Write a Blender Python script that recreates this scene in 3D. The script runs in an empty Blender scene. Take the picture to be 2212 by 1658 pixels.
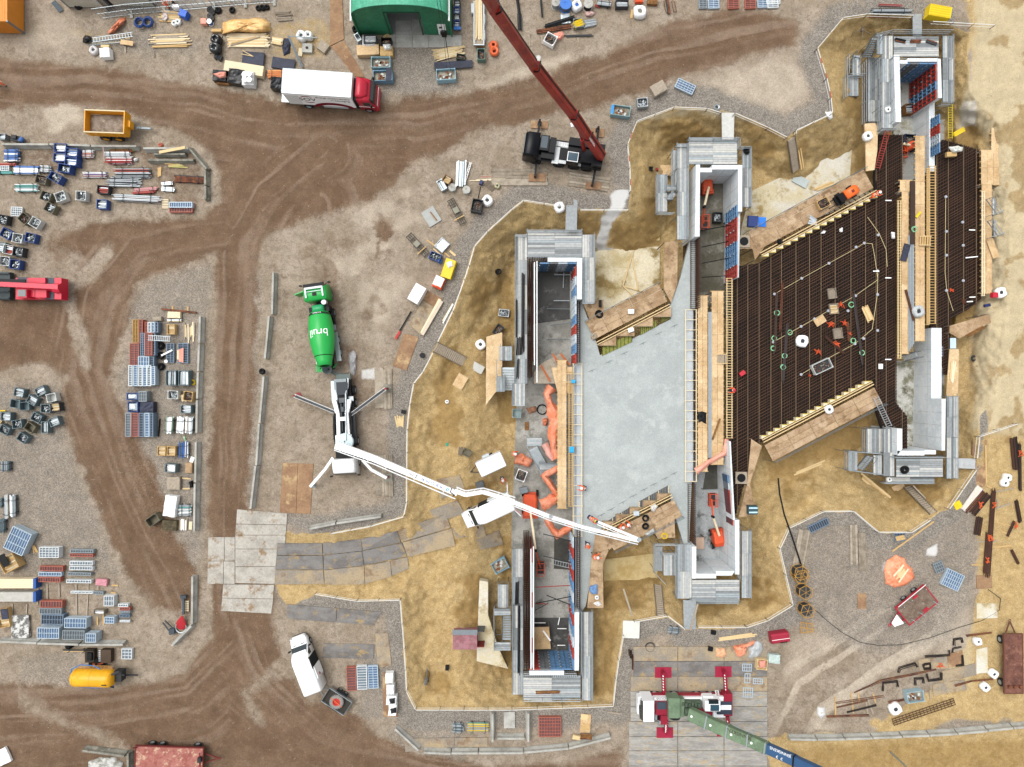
import bpy,math,random
import numpy as np
from mathutils import Vector,Matrix
R=math.radians
rnd=random.Random(7)
SC=bpy.context.scene
H=75.4
cd=bpy.data.cameras.new('camera');cam=bpy.data.objects.new('camera',cd);SC.collection.objects.link(cam)
cam.location=(0,0,H);cam.rotation_euler=(0,0,0)
cd.sensor_width=36;cd.lens=36*H/110.6;cd.clip_end=3000;cd.clip_start=1
SC.camera=cam
SUN_EL,SUN_AZ=R(66),R(-50)
w=bpy.data.worlds.new('World');SC.world=w;w.use_nodes=True
wn=w.node_tree.nodes;wl=w.node_tree.links
sky=wn.new('ShaderNodeTexSky');sky.sky_type='NISHITA';sky.sun_disc=False
sky.sun_elevation=SUN_EL;sky.sun_rotation=SUN_AZ;sky.air_density=1.;sky.dust_density=4.;sky.ozone_density=1.
hs=wn.new('ShaderNodeHueSaturation');hs.inputs['Saturation'].default_value=.12
wl.new(sky.outputs[0],hs.inputs['Color']);wl.new(hs.outputs[0],wn['Background'].inputs[0])
wn['Background'].inputs[1].default_value=.15
sd=bpy.data.lights.new('sun','SUN');sd.energy=1.1;sd.angle=R(40);sd.color=(1.,.97,.92)
so=bpy.data.objects.new('sun',sd);SC.collection.objects.link(so)
so.rotation_euler=(math.pi/2-SUN_EL,0,math.pi-SUN_AZ)
SC.view_settings.view_transform='Standard';SC.view_settings.look='None';SC.view_settings.gamma=1
SC.view_settings.exposure=.58
TI=[0,0]
def tile(i,j):TI[0],TI[1]=i,j
def D(px,py):return(553*TI[0]+px/4.,414.5*TI[1]+py/4.)
def Wd(u,v,z=0.):
 k=(H-z)/H/20.
 return Vector(((u-1106)*k,(829-v)*k,z))
def W(px,py,z=0.):
 u,v=D(px,py);return Wd(u,v,z)
def srgb(h):
 o=[]
 for i in(0,2,4):
  c=int(h[i:i+2],16)/255.
  o.append(c/12.92 if c<=.04045 else((c+.055)/1.055)**2.4)
 return o
MATS={}
def mat(hexc,rough=.7,metal=0.,var=.12,scale=2.,bump=0.,k=.85,spec=.35,trans=0):
 key=(hexc,rough,metal,var,scale,bump,k,spec)
 if key in MATS:return MATS[key]
 m=bpy.data.materials.new('paint_'+hexc);m.use_nodes=True
 n=m.node_tree.nodes;l=m.node_tree.links;b=n['Principled BSDF']
 c=[x*k for x in srgb(hexc)]
 b.inputs['Roughness'].default_value=rough;b.inputs['Metallic'].default_value=metal
 b.inputs['Specular IOR Level'].default_value=spec
 if var>0:
  g=n.new('ShaderNodeNewGeometry')
  t=n.new('ShaderNodeTexNoise');t.inputs['Scale'].default_value=scale;t.inputs['Detail'].default_value=6;t.inputs['Roughness'].default_value=.65
  l.new(g.outputs['Position'],t.inputs['Vector'])
  mr=n.new('ShaderNodeMapRange');mr.inputs[1].default_value=.3;mr.inputs[2].default_value=.7
  mr.inputs[3].default_value=1-var;mr.inputs[4].default_value=1+var*.7
  l.new(t.outputs['Fac'],mr.inputs[0])
  mx=n.new('ShaderNodeMix');mx.data_type='RGBA';mx.blend_type='MULTIPLY';mx.inputs['Factor'].default_value=1
  mx.inputs[6].default_value=(*c,1);l.new(mr.outputs[0],mx.inputs[7]);l.new(mx.outputs[2],b.inputs['Base Color'])
  if bump:
   bp=n.new('ShaderNodeBump');bp.inputs['Strength'].default_value=bump;bp.inputs['Distance'].default_value=.1
   l.new(t.outputs['Fac'],bp.inputs['Height']);l.new(bp.outputs[0],b.inputs['Normal'])
 else:
  b.inputs['Base Color'].default_value=(*c,1)
 MATS[key]=m;return m
def stain(name,base,c2,lo=.45,hi=.6,scale=.5,rough=.8,c3=None,fine=14,k=.85,stretch=None,bump=0.,rough2=None):
 key=('st',name)
 if key in MATS:return MATS[key]
 m=bpy.data.materials.new(name);m.use_nodes=True
 n=m.node_tree.nodes;l=m.node_tree.links;b=n['Principled BSDF']
 b.inputs['Roughness'].default_value=rough;b.inputs['Specular IOR Level'].default_value=.3
 g=n.new('ShaderNodeNewGeometry');vec=g.outputs['Position']
 if stretch:
  mp=n.new('ShaderNodeMapping');mp.inputs['Scale'].default_value=stretch;l.new(vec,mp.inputs[0]);vec=mp.outputs[0]
 def noise(s,d=8,r=.7,off=0):
  t=n.new('ShaderNodeTexNoise');t.inputs['Scale'].default_value=s;t.inputs['Detail'].default_value=d;t.inputs['Roughness'].default_value=r
  if off:
   a=n.new('ShaderNodeVectorMath');a.inputs[1].default_value=(off,off*2,off*3);l.new(vec,a.inputs[0]);l.new(a.outputs[0],t.inputs[0])
  else:l.new(vec,t.inputs[0])
  return t.outputs['Fac']
 def rng(x,a,c,o0=0,o1=1):
  r=n.new('ShaderNodeMapRange');r.interpolation_type='SMOOTHSTEP'
  r.inputs[1].default_value=a;r.inputs[2].default_value=c;r.inputs[3].default_value=o0;r.inputs[4].default_value=o1
  l.new(x,r.inputs[0]);return r.outputs[0]
 def mix(f,a,c,bt='MIX'):
  x=n.new('ShaderNodeMix');x.data_type='RGBA';x.blend_type=bt
  if isinstance(f,float):x.inputs['Factor'].default_value=f
  else:l.new(f,x.inputs['Factor'])
  for i,q in((6,a),(7,c)):
   if isinstance(q,str):x.inputs[i].default_value=(*[y*k for y in srgb(q)],1)
   else:l.new(q,x.inputs[i])
  return x.outputs[2]
 f1=rng(noise(scale),lo,hi)
 col=mix(f1,base,c2)
 if c3:col=mix(rng(noise(scale*1.7,off=7.3),.52,.66),col,c3)
 fn=rng(noise(fine,3),.3,.7,.86,1.1)
 col=mix(1.,col,fn,'MULTIPLY')
 l.new(col,b.inputs['Base Color'])
 if rough2 is not None:l.new(rng(noise(scale),lo,hi,rough,rough2),b.inputs['Roughness'])
 if bump:
  bp=n.new('ShaderNodeBump');bp.inputs['Strength'].default_value=bump;bp.inputs['Distance'].default_value=.1
  l.new(noise(fine,4),bp.inputs['Height']);l.new(bp.outputs[0],b.inputs['Normal'])
 MATS[key]=m;return m
class M:
 def __init__(s):s.v=[];s.f=[];s.m=[];s.uv=None
 def add(s,vs,fs,m=0):
  o=len(s.v);s.v+=[tuple(p) for p in vs];s.f+=[tuple(i+o for i in q) for q in fs];s.m+=[m]*len(fs);return s
 def box(s,c,sz,rz=0.,m=0,top=1.,topy=None):
  x,y,z=sz[0]/2,sz[1]/2,sz[2]/2;ca,sa=math.cos(rz),math.sin(rz);vs=[]
  ty=top if topy is None else topy
  for dz in(-z,z):
   kx,ky=(top,ty) if dz>0 else(1,1)
   for dx,dy in((-x,-y),(x,-y),(x,y),(-x,y)):
    dx*=kx;dy*=ky
    vs.append((c[0]+dx*ca-dy*sa,c[1]+dx*sa+dy*ca,c[2]+dz))
  return s.add(vs,[(3,2,1,0),(4,5,6,7),(0,1,5,4),(1,2,6,5),(2,3,7,6),(3,0,4,7)],m)
 def bar(s,p,q,w,h,m=0):
  p=Vector(p);q=Vector(q);d=q-p
  if d.length<1e-5:return s
  d.normalize()
  up=Vector((0,0,1)) if abs(d.z)<.95 else Vector((1,0,0))
  sd_=d.cross(up).normalized();up=sd_.cross(d).normalized()
  a,b=sd_*w/2,up*h/2
  vs=[p-a-b,p+a-b,p+a+b,p-a+b,q-a-b,q+a-b,q+a+b,q-a+b]
  return s.add(vs,[(0,1,2,3),(7,6,5,4),(4,5,1,0),(5,6,2,1),(6,7,3,2),(7,4,0,3)],m)
 def cyl(s,p,q,r,m=0,n=8,r1=None,cap=True):
  p=Vector(p);q=Vector(q);d=(q-p)
  if d.length<1e-6:return s
  d.normalize();r1=r if r1 is None else r1
  up=Vector((0,0,1)) if abs(d.z)<.95 else Vector((1,0,0))
  a=d.cross(up).normalized();b=a.cross(d).normalized()
  vs=[]
  for c,rr in((p,r),(q,r1)):
   for i in range(n):
    t=2*math.pi*i/n;vs.append(c+a*math.cos(t)*rr+b*math.sin(t)*rr)
  fs=[((i+1)%n,i,n+i,n+(i+1)%n) for i in range(n)]
  if cap:fs+=[tuple(range(n)),tuple(reversed(range(n,2*n)))]
  return s.add(vs,fs,m)
 def path(s,pts,r,m=0,n=6):
  for a,b in zip(pts[:-1],pts[1:]):s.cyl(a,b,r,m,n)
  return s
 def prism(s,pts,z0,z1,m=0,mt=None):
  n=len(pts);ar=sum(pts[i][0]*pts[(i+1)%n][1]-pts[(i+1)%n][0]*pts[i][1] for i in range(n))
  if ar<0:pts=list(reversed(pts))
  vs=[(p[0],p[1],z0) for p in pts]+[(p[0],p[1],z1) for p in pts]
  s.add(vs,[(i,(i+1)%n,n+(i+1)%n,n+i) for i in range(n)]+[tuple(reversed(range(n)))],m)
  s.add(vs[n:],[tuple(range(n))],m if mt is None else mt);return s
 def lathe(s,prof,m=0,n=20,axis='z',c=(0,0,0)):
  vs=[]
  for r,h in prof:
   for i in range(n):
    t=2*math.pi*i/n;a,b=r*math.cos(t),r*math.sin(t)
    p=(a,b,h) if axis=='z' else((h,a,b) if axis=='x' else(b,h,a))
    vs.append((c[0]+p[0],c[1]+p[1],c[2]+p[2]))
  fs=[]
  for k in range(len(prof)-1):
   for i in range(n):fs.append((k*n+i,k*n+(i+1)%n,(k+1)*n+(i+1)%n,(k+1)*n+i))
  return s.add(vs,fs,m)
 def torus(s,c,r,t,m=0,n=16,k=6,axis='z'):
  vs=[];fs=[]
  for i in range(n):
   a=2*math.pi*i/n
   for j in range(k):
    b=2*math.pi*j/k;rr=r+t*math.cos(b);p=(rr*math.cos(a),rr*math.sin(a),t*math.sin(b))
    if axis=='y':p=(p[0],p[2],p[1])
    if axis=='x':p=(p[2],p[0],p[1])
    vs.append((c[0]+p[0],c[1]+p[1],c[2]+p[2]))
  for i in range(n):
   for j in range(k):fs.append((i*k+j,((i+1)%n)*k+j,((i+1)%n)*k+(j+1)%k,i*k+(j+1)%k))
  return s.add(vs,fs,m)
 def mesh(s,name,mats,smooth=False,off=None):
  me=bpy.data.meshes.new(name)
  vs=s.v if off is None else[(a-off[0],b-off[1],c-off[2]) for a,b,c in s.v]
  me.from_pydata(vs,[],s.f)
  for x in mats:me.materials.append(x)
  if len(mats)>1:me.polygons.foreach_set('material_index',s.m)
  if smooth:me.polygons.foreach_set('use_smooth',[True]*len(s.f))
  me.update();return me
 def obj(s,name,mats,parent=None,smooth=False,world=False):
  if not isinstance(mats,(list,tuple)):mats=[mats]
  o=bpy.data.objects.new(name,s.mesh(name,mats,smooth));SC.collection.objects.link(o)
  if parent is not None:
   o.parent=parent
   if world:
    t=parent
    off=Vector(t.location)
    while t.parent:t=t.parent;off=off+Vector(t.location)
    o.location=-off
  return o
def tag(o,label=None,cat=None,group=None,kind=None):
 for k,x in(('label',label),('category',cat),('group',group),('kind',kind)):
  if x:o[k]=x
 return o
def thing(name,label,cat,loc=(0,0,0),rz=0.,group=None):
 o=bpy.data.objects.new(name,None);SC.collection.objects.link(o);o.empty_display_size=.3
 o.location=loc;o.rotation_euler=(0,0,rz)
 return tag(o,label,cat,group)
def solo(m,name,mats,label=None,cat=None,group=None,kind=None,smooth=False):
 if not isinstance(mats,(list,tuple)):mats=[mats]
 a=np.array(m.v);lo,hi=a.min(0),a.max(0);off=((lo[0]+hi[0])/2,(lo[1]+hi[1])/2,lo[2])
 o=bpy.data.objects.new(name,m.mesh(name,mats,smooth,off));SC.collection.objects.link(o);o.location=off
 return tag(o,label,cat,group,kind)
def dup(o,loc=None,rz=None,label=None,group=None,parent=None):
 c=o.copy();SC.collection.objects.link(c)
 if parent is not None:c.parent=parent
 if loc is not None:c.location=loc
 if rz is not None:c.rotation_euler=(0,0,rz)
 if label:c['label']=label
 if group:c['group']=group
 for ch in o.children:dup(ch,parent=c)
 return c
ORD=['first','second','third','fourth','fifth','sixth','seventh','eighth','ninth','tenth','eleventh','twelfth','thirteenth','fourteenth','fifteenth','sixteenth']
GALV=mat('aab2b6',.45,.6,.12,4);GALVD=mat('7f878b',.5,.5,.15,4);BLACK=mat('101114',.5,var=.1,spec=.2);DARK=mat('2b2c2e',.6)
WHITE=mat('f4f5f4',.35,var=.03,k=.88);PINE=mat('d9bf8f',.75,var=.12,scale=5);PINEB=mat('c6a570',.8,var=.15,scale=5);PINEW=mat('e6d6b4',.75,var=.08,scale=5)
OLDW=mat('8d8172',.85,var=.2,scale=4);OLDW2=mat('776b5c',.85,var=.2,scale=4);OLDW3=mat('a39786',.85,var=.2,scale=4)
DECK=[mat('b4b7b7',.65,.1,.2,3),mat('9a9fa1',.65,.1,.2,3),mat('c6c6c1',.65,.1,.16,3),mat('84898b',.65,.1,.2,3),mat('a4aeb2',.65,.1,.2,3)]
RUST=stain('rust','7a4a33','4f3024',.42,.6,1.2,.85,'93613f');REBAR=mat('4a2f22',.8,var=.25,scale=1.5)
TYRE=mat('1d1d1e',.85,var=.1);GLASS=mat('18262b',.12,var=0,spec=.7);CONC=stain('grey_concrete','b4b3ac','96958e',.4,.65,.8,.85,'a6a598')
CONCD=stain('weathered_concrete','8f8d82','6d6b61',.4,.65,.9,.9,'a09d90')
ORANGE=mat('d9663a',.5,var=.12,scale=3);RED=mat('b3202c',.4,var=.06);PLY=stain('plywood','d2b48a','bb9a6e',.42,.65,.5,.75,'dabd92',6)
TARPO=stain('orange_tarp','de7f5a','e9a183',.35,.65,.6,.5,'cb6c47',3)
PIT=[(1106,454),(1053,500),(1025,532),(1013,574),(1003,604),(978,672),(945,739),(935,760),(913,804),(893,829),(885,874),(879,929),(878,1029),(878,1086),(872,1115),(800,1136),(713,1154),(620,1152),(600,1205),(604,1262),(680,1284),(770,1299),(864,1297),(873,1404),(878,1494),(898,1534),(1106,1533),(1325,1526),(1331,1469),(1337,1428),(1347,1374),(1347,1344),(1371,1344),(1442,1331),(1480,1360),(1508,1358),(1613,1356),(1659,1341),(1713,1308),(1698,1243),(1685,1186),(1706,1141),(1779,1106),(1845,1105),(1899,1151),(1969,1151),(2014,1119),(2029,1106),(2051,1100),(2109,1016),(2114,985),(2116,900),(2150,860),(2165,780),(2170,700),(2185,640),(2180,500),(2190,420),(2175,330),(2160,270),(2120,230),(2095,200),(2090,120),(2095,75),(2050,52),(1974,34),(1874,31),(1821,39),(1766,105),(1786,170),(1795,212),(1798,245),(1720,282),(1704,299),(1659,276),(1588,245),(1528,235),(1456,232),(1376,262),(1356,312),(1361,362),(1362,414),(1358,454),(1253,453),(1220,447),(1131,433)]
def segdist(U,V,pts,closed=True):
 d=np.full(U.shape,1e9);n=len(pts)
 for i in range(n if closed else n-1):
  (x0,y0),(x1,y1)=pts[i],pts[(i+1)%n];dx,dy=x1-x0,y1-y0;L=dx*dx+dy*dy+1e-9
  t=np.clip(((U-x0)*dx+(V-y0)*dy)/L,0,1);d=np.minimum(d,(U-x0-t*dx)**2+(V-y0-t*dy)**2)
 return np.sqrt(d)
def inside(U,V,pts):
 c=np.zeros(U.shape,bool);n=len(pts)
 for i in range(n):
  (x0,y0),(x1,y1)=pts[i],pts[(i+1)%n]
  if y0==y1:continue
  k=((V>y0)!=(V>y1))&(U<(x1-x0)*(V-y0)/(y1-y0)+x0);c^=k
 return c
def sdist(U,V,pts):
 d=segdist(U,V,pts);return np.where(inside(U,V,pts),d,-d)
def sstep(a,b,x):
 t=np.clip((x-a)/(b-a),0,1);return t*t*(3-2*t)
_rs=np.random.RandomState(3);_perm=_rs.rand(256,256)
def vnoise(U,V,s,o=0):
 x,y=U/s+o*17.3,V/s+o*9.7;xi,yi=np.floor(x).astype(int),np.floor(y).astype(int);fx,fy=x-xi,y-yi
 fx=fx*fx*(3-2*fx);fy=fy*fy*(3-2*fy);g=lambda a,b:_perm[a%256,b%256]
 return(g(xi,yi)*(1-fx)+g(xi+1,yi)*fx)*(1-fy)+(g(xi,yi+1)*(1-fx)+g(xi+1,yi+1)*fx)*fy
def fbm(U,V,s,o=0,k=4):
 a,t,w_=0,0,1
 for i in range(k):a=a+w_*vnoise(U,V,s/2**i,o+i);t+=w_;w_*=.55
 return a/t
ZB=-4.8
def zfun(U,V):
 U=np.asarray(U,float);V=np.asarray(V,float)
 d=sdist(U,V,PIT)/20.
 dmax=1.6+2.9*sstep(985,1110,U)
 dmax=dmax*np.clip((U-600)/330,.02,1)
 dmax=np.where(U>2060,np.minimum(dmax,3.2),dmax)
 slope=1.-.45*sstep(1090,960,U)-.35*sstep(2080,2150,U)*(V<900)
 dd=np.clip(d,0,99)*slope+np.where(d>0,(fbm(U,V,30,2)-.5)*np.clip(d,0,1.2)*.9,0)
 z=-np.minimum(np.clip(dd,0,99),dmax)
 z=np.where(d>0,z,(fbm(U,V,90,5)-.5)*.1)
 return z
def zg(u,v):return float(zfun(np.array([u]),np.array([v]))[0])
def G(px,py,dz=0.):
 u,v=D(px,py);return Wd(u,v,zg(u,v)+dz)
us=np.arange(-260,2472,4.);vs_=np.arange(-260,1920,4.)
us=np.concatenate([[-14000,-3000],us,[5000,16000]]);vs_=np.concatenate([[-14000,-3000],vs_,[5000,16000]])
U,V=np.meshgrid(us,vs_);Z=zfun(U,V)
inb=(U>-300)&(U<2500)&(V>-300)&(V<1950)
Z=np.where(inb,Z,0)
Z+=np.where(inb,(fbm(U,V,10,9,3)-.5)*np.where(sdist(U,V,PIT)>4,.42,.05),0)
K=(H-Z)/H/20
P=np.stack([(U-1106)*K,(829-V)*K,Z],-1).reshape(-1,3)
nx,ny=len(us),len(vs_)
idx=np.arange(nx*ny).reshape(ny,nx)
F=np.stack([idx[1:,:-1],idx[1:,1:],idx[:-1,1:],idx[:-1,:-1]],-1).reshape(-1,4)
me=bpy.data.meshes.new('ground');me.vertices.add(len(P));me.vertices.foreach_set('co',P.astype(np.float32).ravel())
me.loops.add(F.size);me.loops.foreach_set('vertex_index',F.astype(np.int32).ravel())
me.polygons.add(len(F));me.polygons.foreach_set('loop_start',np.arange(0,F.size,4,dtype=np.int32));me.polygons.foreach_set('loop_total',np.full(len(F),4,np.int32))
me.polygons.foreach_set('use_smooth',np.ones(len(F),bool))
me.update(calc_edges=True)
wob=(fbm(U,V,60,21,5)-.5)*60;wob2=(fbm(U,V,26,31,4)-.5)*34
def poly(pts,soft=18,wb=1.):return sstep(-soft,soft,sdist(U,V,pts)+wob*wb*.5+wob2*wb*.6)
def line(pts,wd,soft=12,wb=1.):return sstep(-soft,soft,wd/2-segdist(U,V,pts,False)+wob*wb*.35+wob2*wb*.5)
MUD=[(-300,112),(60,128),(140,138),(210,140),(260,152),(330,166),(420,180),(560,205),(600,215),(800,228),(860,218),(960,205),(1060,192),(1120,170),(1180,162),(1240,138),(1300,122),(1370,90),(1450,45),(1560,25),(1660,30),(1720,50),(1710,95),(1640,118),(1560,140),(1480,160),(1430,190),(1350,215),(1270,232),(1150,262),(1060,268),(1010,300),(960,330),(890,360),(845,405),(800,432),(740,452),(640,486),(590,500),(566,520),(558,560),(552,700),(548,860),(536,980),(532,1100),(560,1112),(620,1118),(590,1260),(606,1330),(615,1380),(640,1450),(700,1490),(770,1545),(850,1600),(900,1635),(1060,1652),(1240,1650),(1345,1605),(1360,1700),(-300,1900),(-300,1470),(60,1478),(160,1490),(290,1480),(400,1450),(446,1380),(450,1320),(446,1262),(450,1160),(452,1000),(462,800),(465,640),(462,556),(350,590),(290,620),(280,690),(255,760),(240,830),(270,880),(300,960),(330,1010),(360,1090),(400,1180),(440,1270),(420,1330),(330,1310),(270,1230),(230,1150),(200,1080),(170,990),(140,900),(140,820),(100,790),(-300,830),(-300,650),(140,620),(180,560),(120,530),(150,500),(240,476),(330,478),(430,470),(474,430),(476,380),(455,330),(420,300),(340,270),(250,238),(160,226),(60,232),(-300,235)]
mud=.62*poly(MUD,15,.8)+.38*poly(MUD,52,1.3)
mud=np.maximum(mud,.62*poly([(20,520),(140,490),(300,470),(470,470),(470,570),(330,600),(280,690),(250,840),(320,1080),(300,1180),(170,980),(120,760),(60,700)],45,1.3)*sstep(.3,.6,fbm(U,V,70,71)))
mud=np.maximum(mud,.5*poly([(560,560),(760,470),(850,520),(880,700),(820,900),(760,1000),(700,800),(620,700)],40,1.3)*sstep(.5,.66,fbm(U,V,46,72)))
mud=np.maximum(mud,.7*line([(2212,1640),(1700,1625)],90,30))
mud*=1-.85*line([(140,620),(195,590),(230,548)],40,14)
mud*=1-.8*line([(150,650),(170,720),(185,790)],36,14)
mud*=1-.75*line([(390,1430),(445,1370),(447,1250)],26,12)
mud*=1-.7*line([(20,1360+130),(90,1540),(210,1590),(330,1660)],30,25)*(vnoise(U,V,60,3)>.35)
mud*=1-.7*line([(610,1330),(630,1400),(680,1490)],60,20)
mud*=1-.6*line([(560,1560),(530,1500),(600,1450)],34,16)
mud=np.maximum(mud,.55*line([(700,590),(740,700),(770,800),(760,900)],60,30)*sstep(.45,.6,fbm(U,V,40,44)))
mud=np.maximum(mud,.75*poly([(820,460),(870,500),(870,540),(800,560),(790,500)],22)*sstep(.42,.58,fbm(U,V,34,45)))
mud=np.maximum(mud,.3*poly([(1690,1400),(1800,1350),(1860,1420),(1800,1560),(1700,1640),(1660,1500)],30))
mud=np.maximum(mud,.5*poly([(0,300),(120,300),(440,300),(450,450),(300,470),(100,420)],26)*sstep(.4,.6,fbm(U,V,50,46)))
lat=np.full(U.shape,1e9);lon=np.zeros(U.shape)
ROADS=[[(-300,180),(300,200),(600,260),(900,250),(1150,200),(1400,110),(1700,50),(2000,-20)],[(700,330),(580,420),(515,520),(505,800),(490,1100),(500,1300),(560,1450),(700,1570),(1000,1648),(1400,1640)],[(-300,1540),(200,1510),(400,1480),(500,1380)],[(480,510),(300,540),(220,640),(190,800),(240,960),(320,1150),(430,1360)],[(1680,1640),(1750,1500),(1880,1420),(2000,1340)],[(690,440),(700,600),(720,900)],[(2190,-200),(2170,300),(2195,900),(2190,1100)],[(2212,1620),(1700,1620)],[(600,1210),(800,1200),(1000,1150),(1100,1100)]]
for pts in ROADS:
 acc=0
 for(x0,y0),(x1,y1) in zip(pts[:-1],pts[1:]):
  dx,dy=x1-x0,y1-y0;L=math.hypot(dx,dy);t=np.clip(((U-x0)*dx+(V-y0)*dy)/L/L,0,1)
  ox,oy=U-x0-t*dx,V-y0-t*dy;dd=np.hypot(ox,oy);sg=np.sign(ox*dy-oy*dx);k=dd<np.abs(lat)
  lat=np.where(k,dd*sg,lat);lon=np.where(k,acc+t*L,lon);acc+=L
rut=vnoise(lat*1.+fbm(U,V,120,8)*24,lon*.03,7,4)*.6+vnoise(lat+fbm(U,V,160,6)*30,lon*.05,15,7)*.4
rut=(rut-.5)*(.35+1.3*fbm(U,V,34,77))*np.exp(-(np.abs(lat)/150)**2)
mud=np.clip(mud*(1+.15*rut)+rut*.22*(mud>.25)+rut*.2*(lat*0+1)*(mud<=.25)*.5,0,1)
pd=sdist(U,V,PIT)
sand=sstep(-7,5,pd+wob2*.25)
sand=np.maximum(sand,poly([(590,1150),(720,1158),(880,1118),(990,1050),(1120,1060),(1120,1180),(900,1240),(700,1265),(620,1320),(598,1270)],14))
sand=np.maximum(sand,.9*poly([(2040,-300),(2500,-300),(2500,1640),(2230,1640),(2180,1560),(2060,1560),(1990,1580),(1900,1590),(1870,1560),(2000,1500),(2090,1400),(2110,1280),(2110,1100),(2130,900),(2090,300),(2100,80)],22))
sand=np.maximum(sand,.9*poly([(1660,1600),(1800,1585),(2500,1560),(2500,1950),(1660,1950)],16))
sand=np.maximum(sand,.45*poly([(120,60),(240,40),(330,70),(300,110),(180,110)],25));sand=np.maximum(sand,.5*poly([(560,40),(700,20),(760,90),(700,140),(590,140)],25))
sand=np.maximum(sand,.35*poly([(590,700),(650,660),(640,900),(690,1000),(580,1080),(560,900)],25));sand=np.maximum(sand,.4*poly([(2212,20),(1900,30),(1760,60),(1600,-40),(2300,-100)],30))
grav=np.where(pd<3,sstep(58,22,-pd+wob*.5),0)*(1-.9*line([(900,1560),(1100,1580)],0,1))
grav*=1-.9*poly([(590,1120),(700,1165),(700,1280),(590,1300)],20)
grav=np.where((U>2060)&(V<880),grav*.1,grav)
grav=np.maximum(grav,.6*poly([(1700,1160),(1780,1110),(1860,1110),(1900,1160),(2020,1130),(2105,1100),(2110,1290),(2050,1380),(1900,1420),(1800,1400),(1720,1320)],25))
grav=np.maximum(grav,.6*poly([(-300,810),(130,830),(150,960),(230,1130),(260,1240),(120,1250),(-300,1230)],25));grav=np.maximum(grav,.6*poly([(280,1010),(330,1130),(420,1270),(445,1180),(440,700),(300,690),(250,800)],25))
grav=np.maximum(grav,.7*poly([(820,210),(1000,200),(960,90),(800,100)],20));grav=np.maximum(grav,.6*poly([(190,110),(420,130),(440,90),(300,40),(180,60)],25))
grav=np.maximum(grav,.6*poly([(260,690),(300,600),(462,560),(465,700),(340,720)],20));grav=np.maximum(grav,.5*poly([(40,1420),(170,1400),(160,1480),(40,1480)],16))
grav=np.maximum(grav,.6*poly([(885,1240),(860,1420),(780,1400),(760,1560),(1000,1570),(1000,1650),(830,1600)],25));grav=np.maximum(grav,.5*poly([(1700,1590),(2212,1540),(2212,1590),(1700,1610)],8))
grav=np.maximum(grav,.75*line([(860,1140),(876,1050),(880,900),(930,760),(985,640),(1010,560),(1050,490)],60,25));grav=np.maximum(grav,.5*line([(555,590),(548,760),(540,1080)],24,10))
pale=.9*poly([(2060,-300),(2500,-300),(2500,960),(2100,930),(2100,600),(2140,300),(2080,230),(2110,60)],25)
pale=np.maximum(pale,.55*poly([(560,560),(700,470),(900,390),(960,420),(900,600),(820,760),(740,600),(620,620)],30)*sstep(.3,.6,fbm(U,V,60,52)))
pale=np.maximum(pale,.75*line([(1376,262),(1500,236),(1640,262)],20,14));pale=np.maximum(pale,.6*poly([(1480,170),(1720,110),(1760,190),(1720,260),(1600,230)],30))
pale=np.maximum(pale,.7*line([(1290,530),(1310,470),(1345,420)],26,8)*(np.abs(V)>0));pale=np.maximum(pale,.8*poly([(2080,215),(2120,210),(2115,270),(2060,280)],10))
pale=np.maximum(pale,.6*poly([(990,270),(1110,210),(1180,160),(1250,140),(1230,110),(1080,150),(990,220)],20));pale=np.maximum(pale,.55*poly([(2000,1290),(2060,1240),(2105,1260),(2105,1500),(2030,1450)],20))
pale=np.maximum(pale,.75*sstep(.45,.7,vnoise(lat+fbm(U,V,90,9)*20,lon*.03,13,5))*poly([(1670,1630),(1700,1400),(1790,1330),(2000,1290),(2090,1300),(2080,1400),(1900,1470),(1760,1640)],30));pale=np.maximum(pale,.5*poly([(1690,1500),(1760,1450),(1830,1360),(1770,1330),(1700,1380)],30))
pale=np.maximum(pale,.8*line([(740,770),(750,800),(742,850)],14,8));pale=np.maximum(pale,.9*poly([(80,215),(170,208),(180,262),(110,285)],20));pale=np.maximum(pale,.5*poly([(0,90),(120,20),(200,90),(120,125)],30))
wet=sstep(8,40,pd)*sstep(.44,.62,fbm(U,V,70,61,4))*.9
wet=np.maximum(wet,poly([(1640,960),(1860,830),(1870,930),(1840,990),(1750,1000),(1660,1050)],22,.6));wet=np.maximum(wet,poly([(1230,452),(1290,455),(1300,520),(1240,545)],14,.5)*.8)
wet=np.maximum(wet,poly([(1290,1330),(1340,1330),(1330,1500),(1290,1500)],14,.5)*.8);wet=np.maximum(wet,poly([(1330,500),(1420,440),(1430,530),(1340,540)],14,.6)*.9)
wet=np.maximum(wet,poly([(1070,610),(1110,580),(1110,720),(1075,730)],12,.6)*.8);wet=np.maximum(wet,poly([(1600,240),(1690,280),(1700,320),(1600,300)],14,.6)*.6);wet=np.maximum(wet,poly([(1840,180),(1870,140),(1880,290),(1850,330)],14,.6)*.7)
wet=np.maximum(wet,.7*poly([(1690,1620),(1900,1600),(2212,1595),(2300,1660),(1690,1700)],14,.6));wet*=1-.8*sstep(2085,2130,U)*(V<930);wet=np.maximum(wet,.7*sstep(.52,.62,fbm(U,V,44,83))*sstep(2110,2150,U)*(V<960));wet*=1-.7*sstep(970,900,U)*(pd>0)
def attr(name,chans):
 a=me.color_attributes.new(name,'FLOAT_COLOR','POINT');arr=np.stack([np.clip(c,0,1) for c in chans],-1).reshape(-1,4).astype(np.float32);a.data.foreach_set('color',arr.ravel())
FD=sstep(-256,-150,U)*sstep(2462,2340,U)*sstep(-256,-150,V)*sstep(1910,1800,V)
attr('soil',(mud*FD,sand*FD,grav*FD,pale*FD));spill=line([(1343,418),(1330,450),(1310,480),(1302,510),(1300,535),(1312,552)],26,13,1.)*(V>410)
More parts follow.
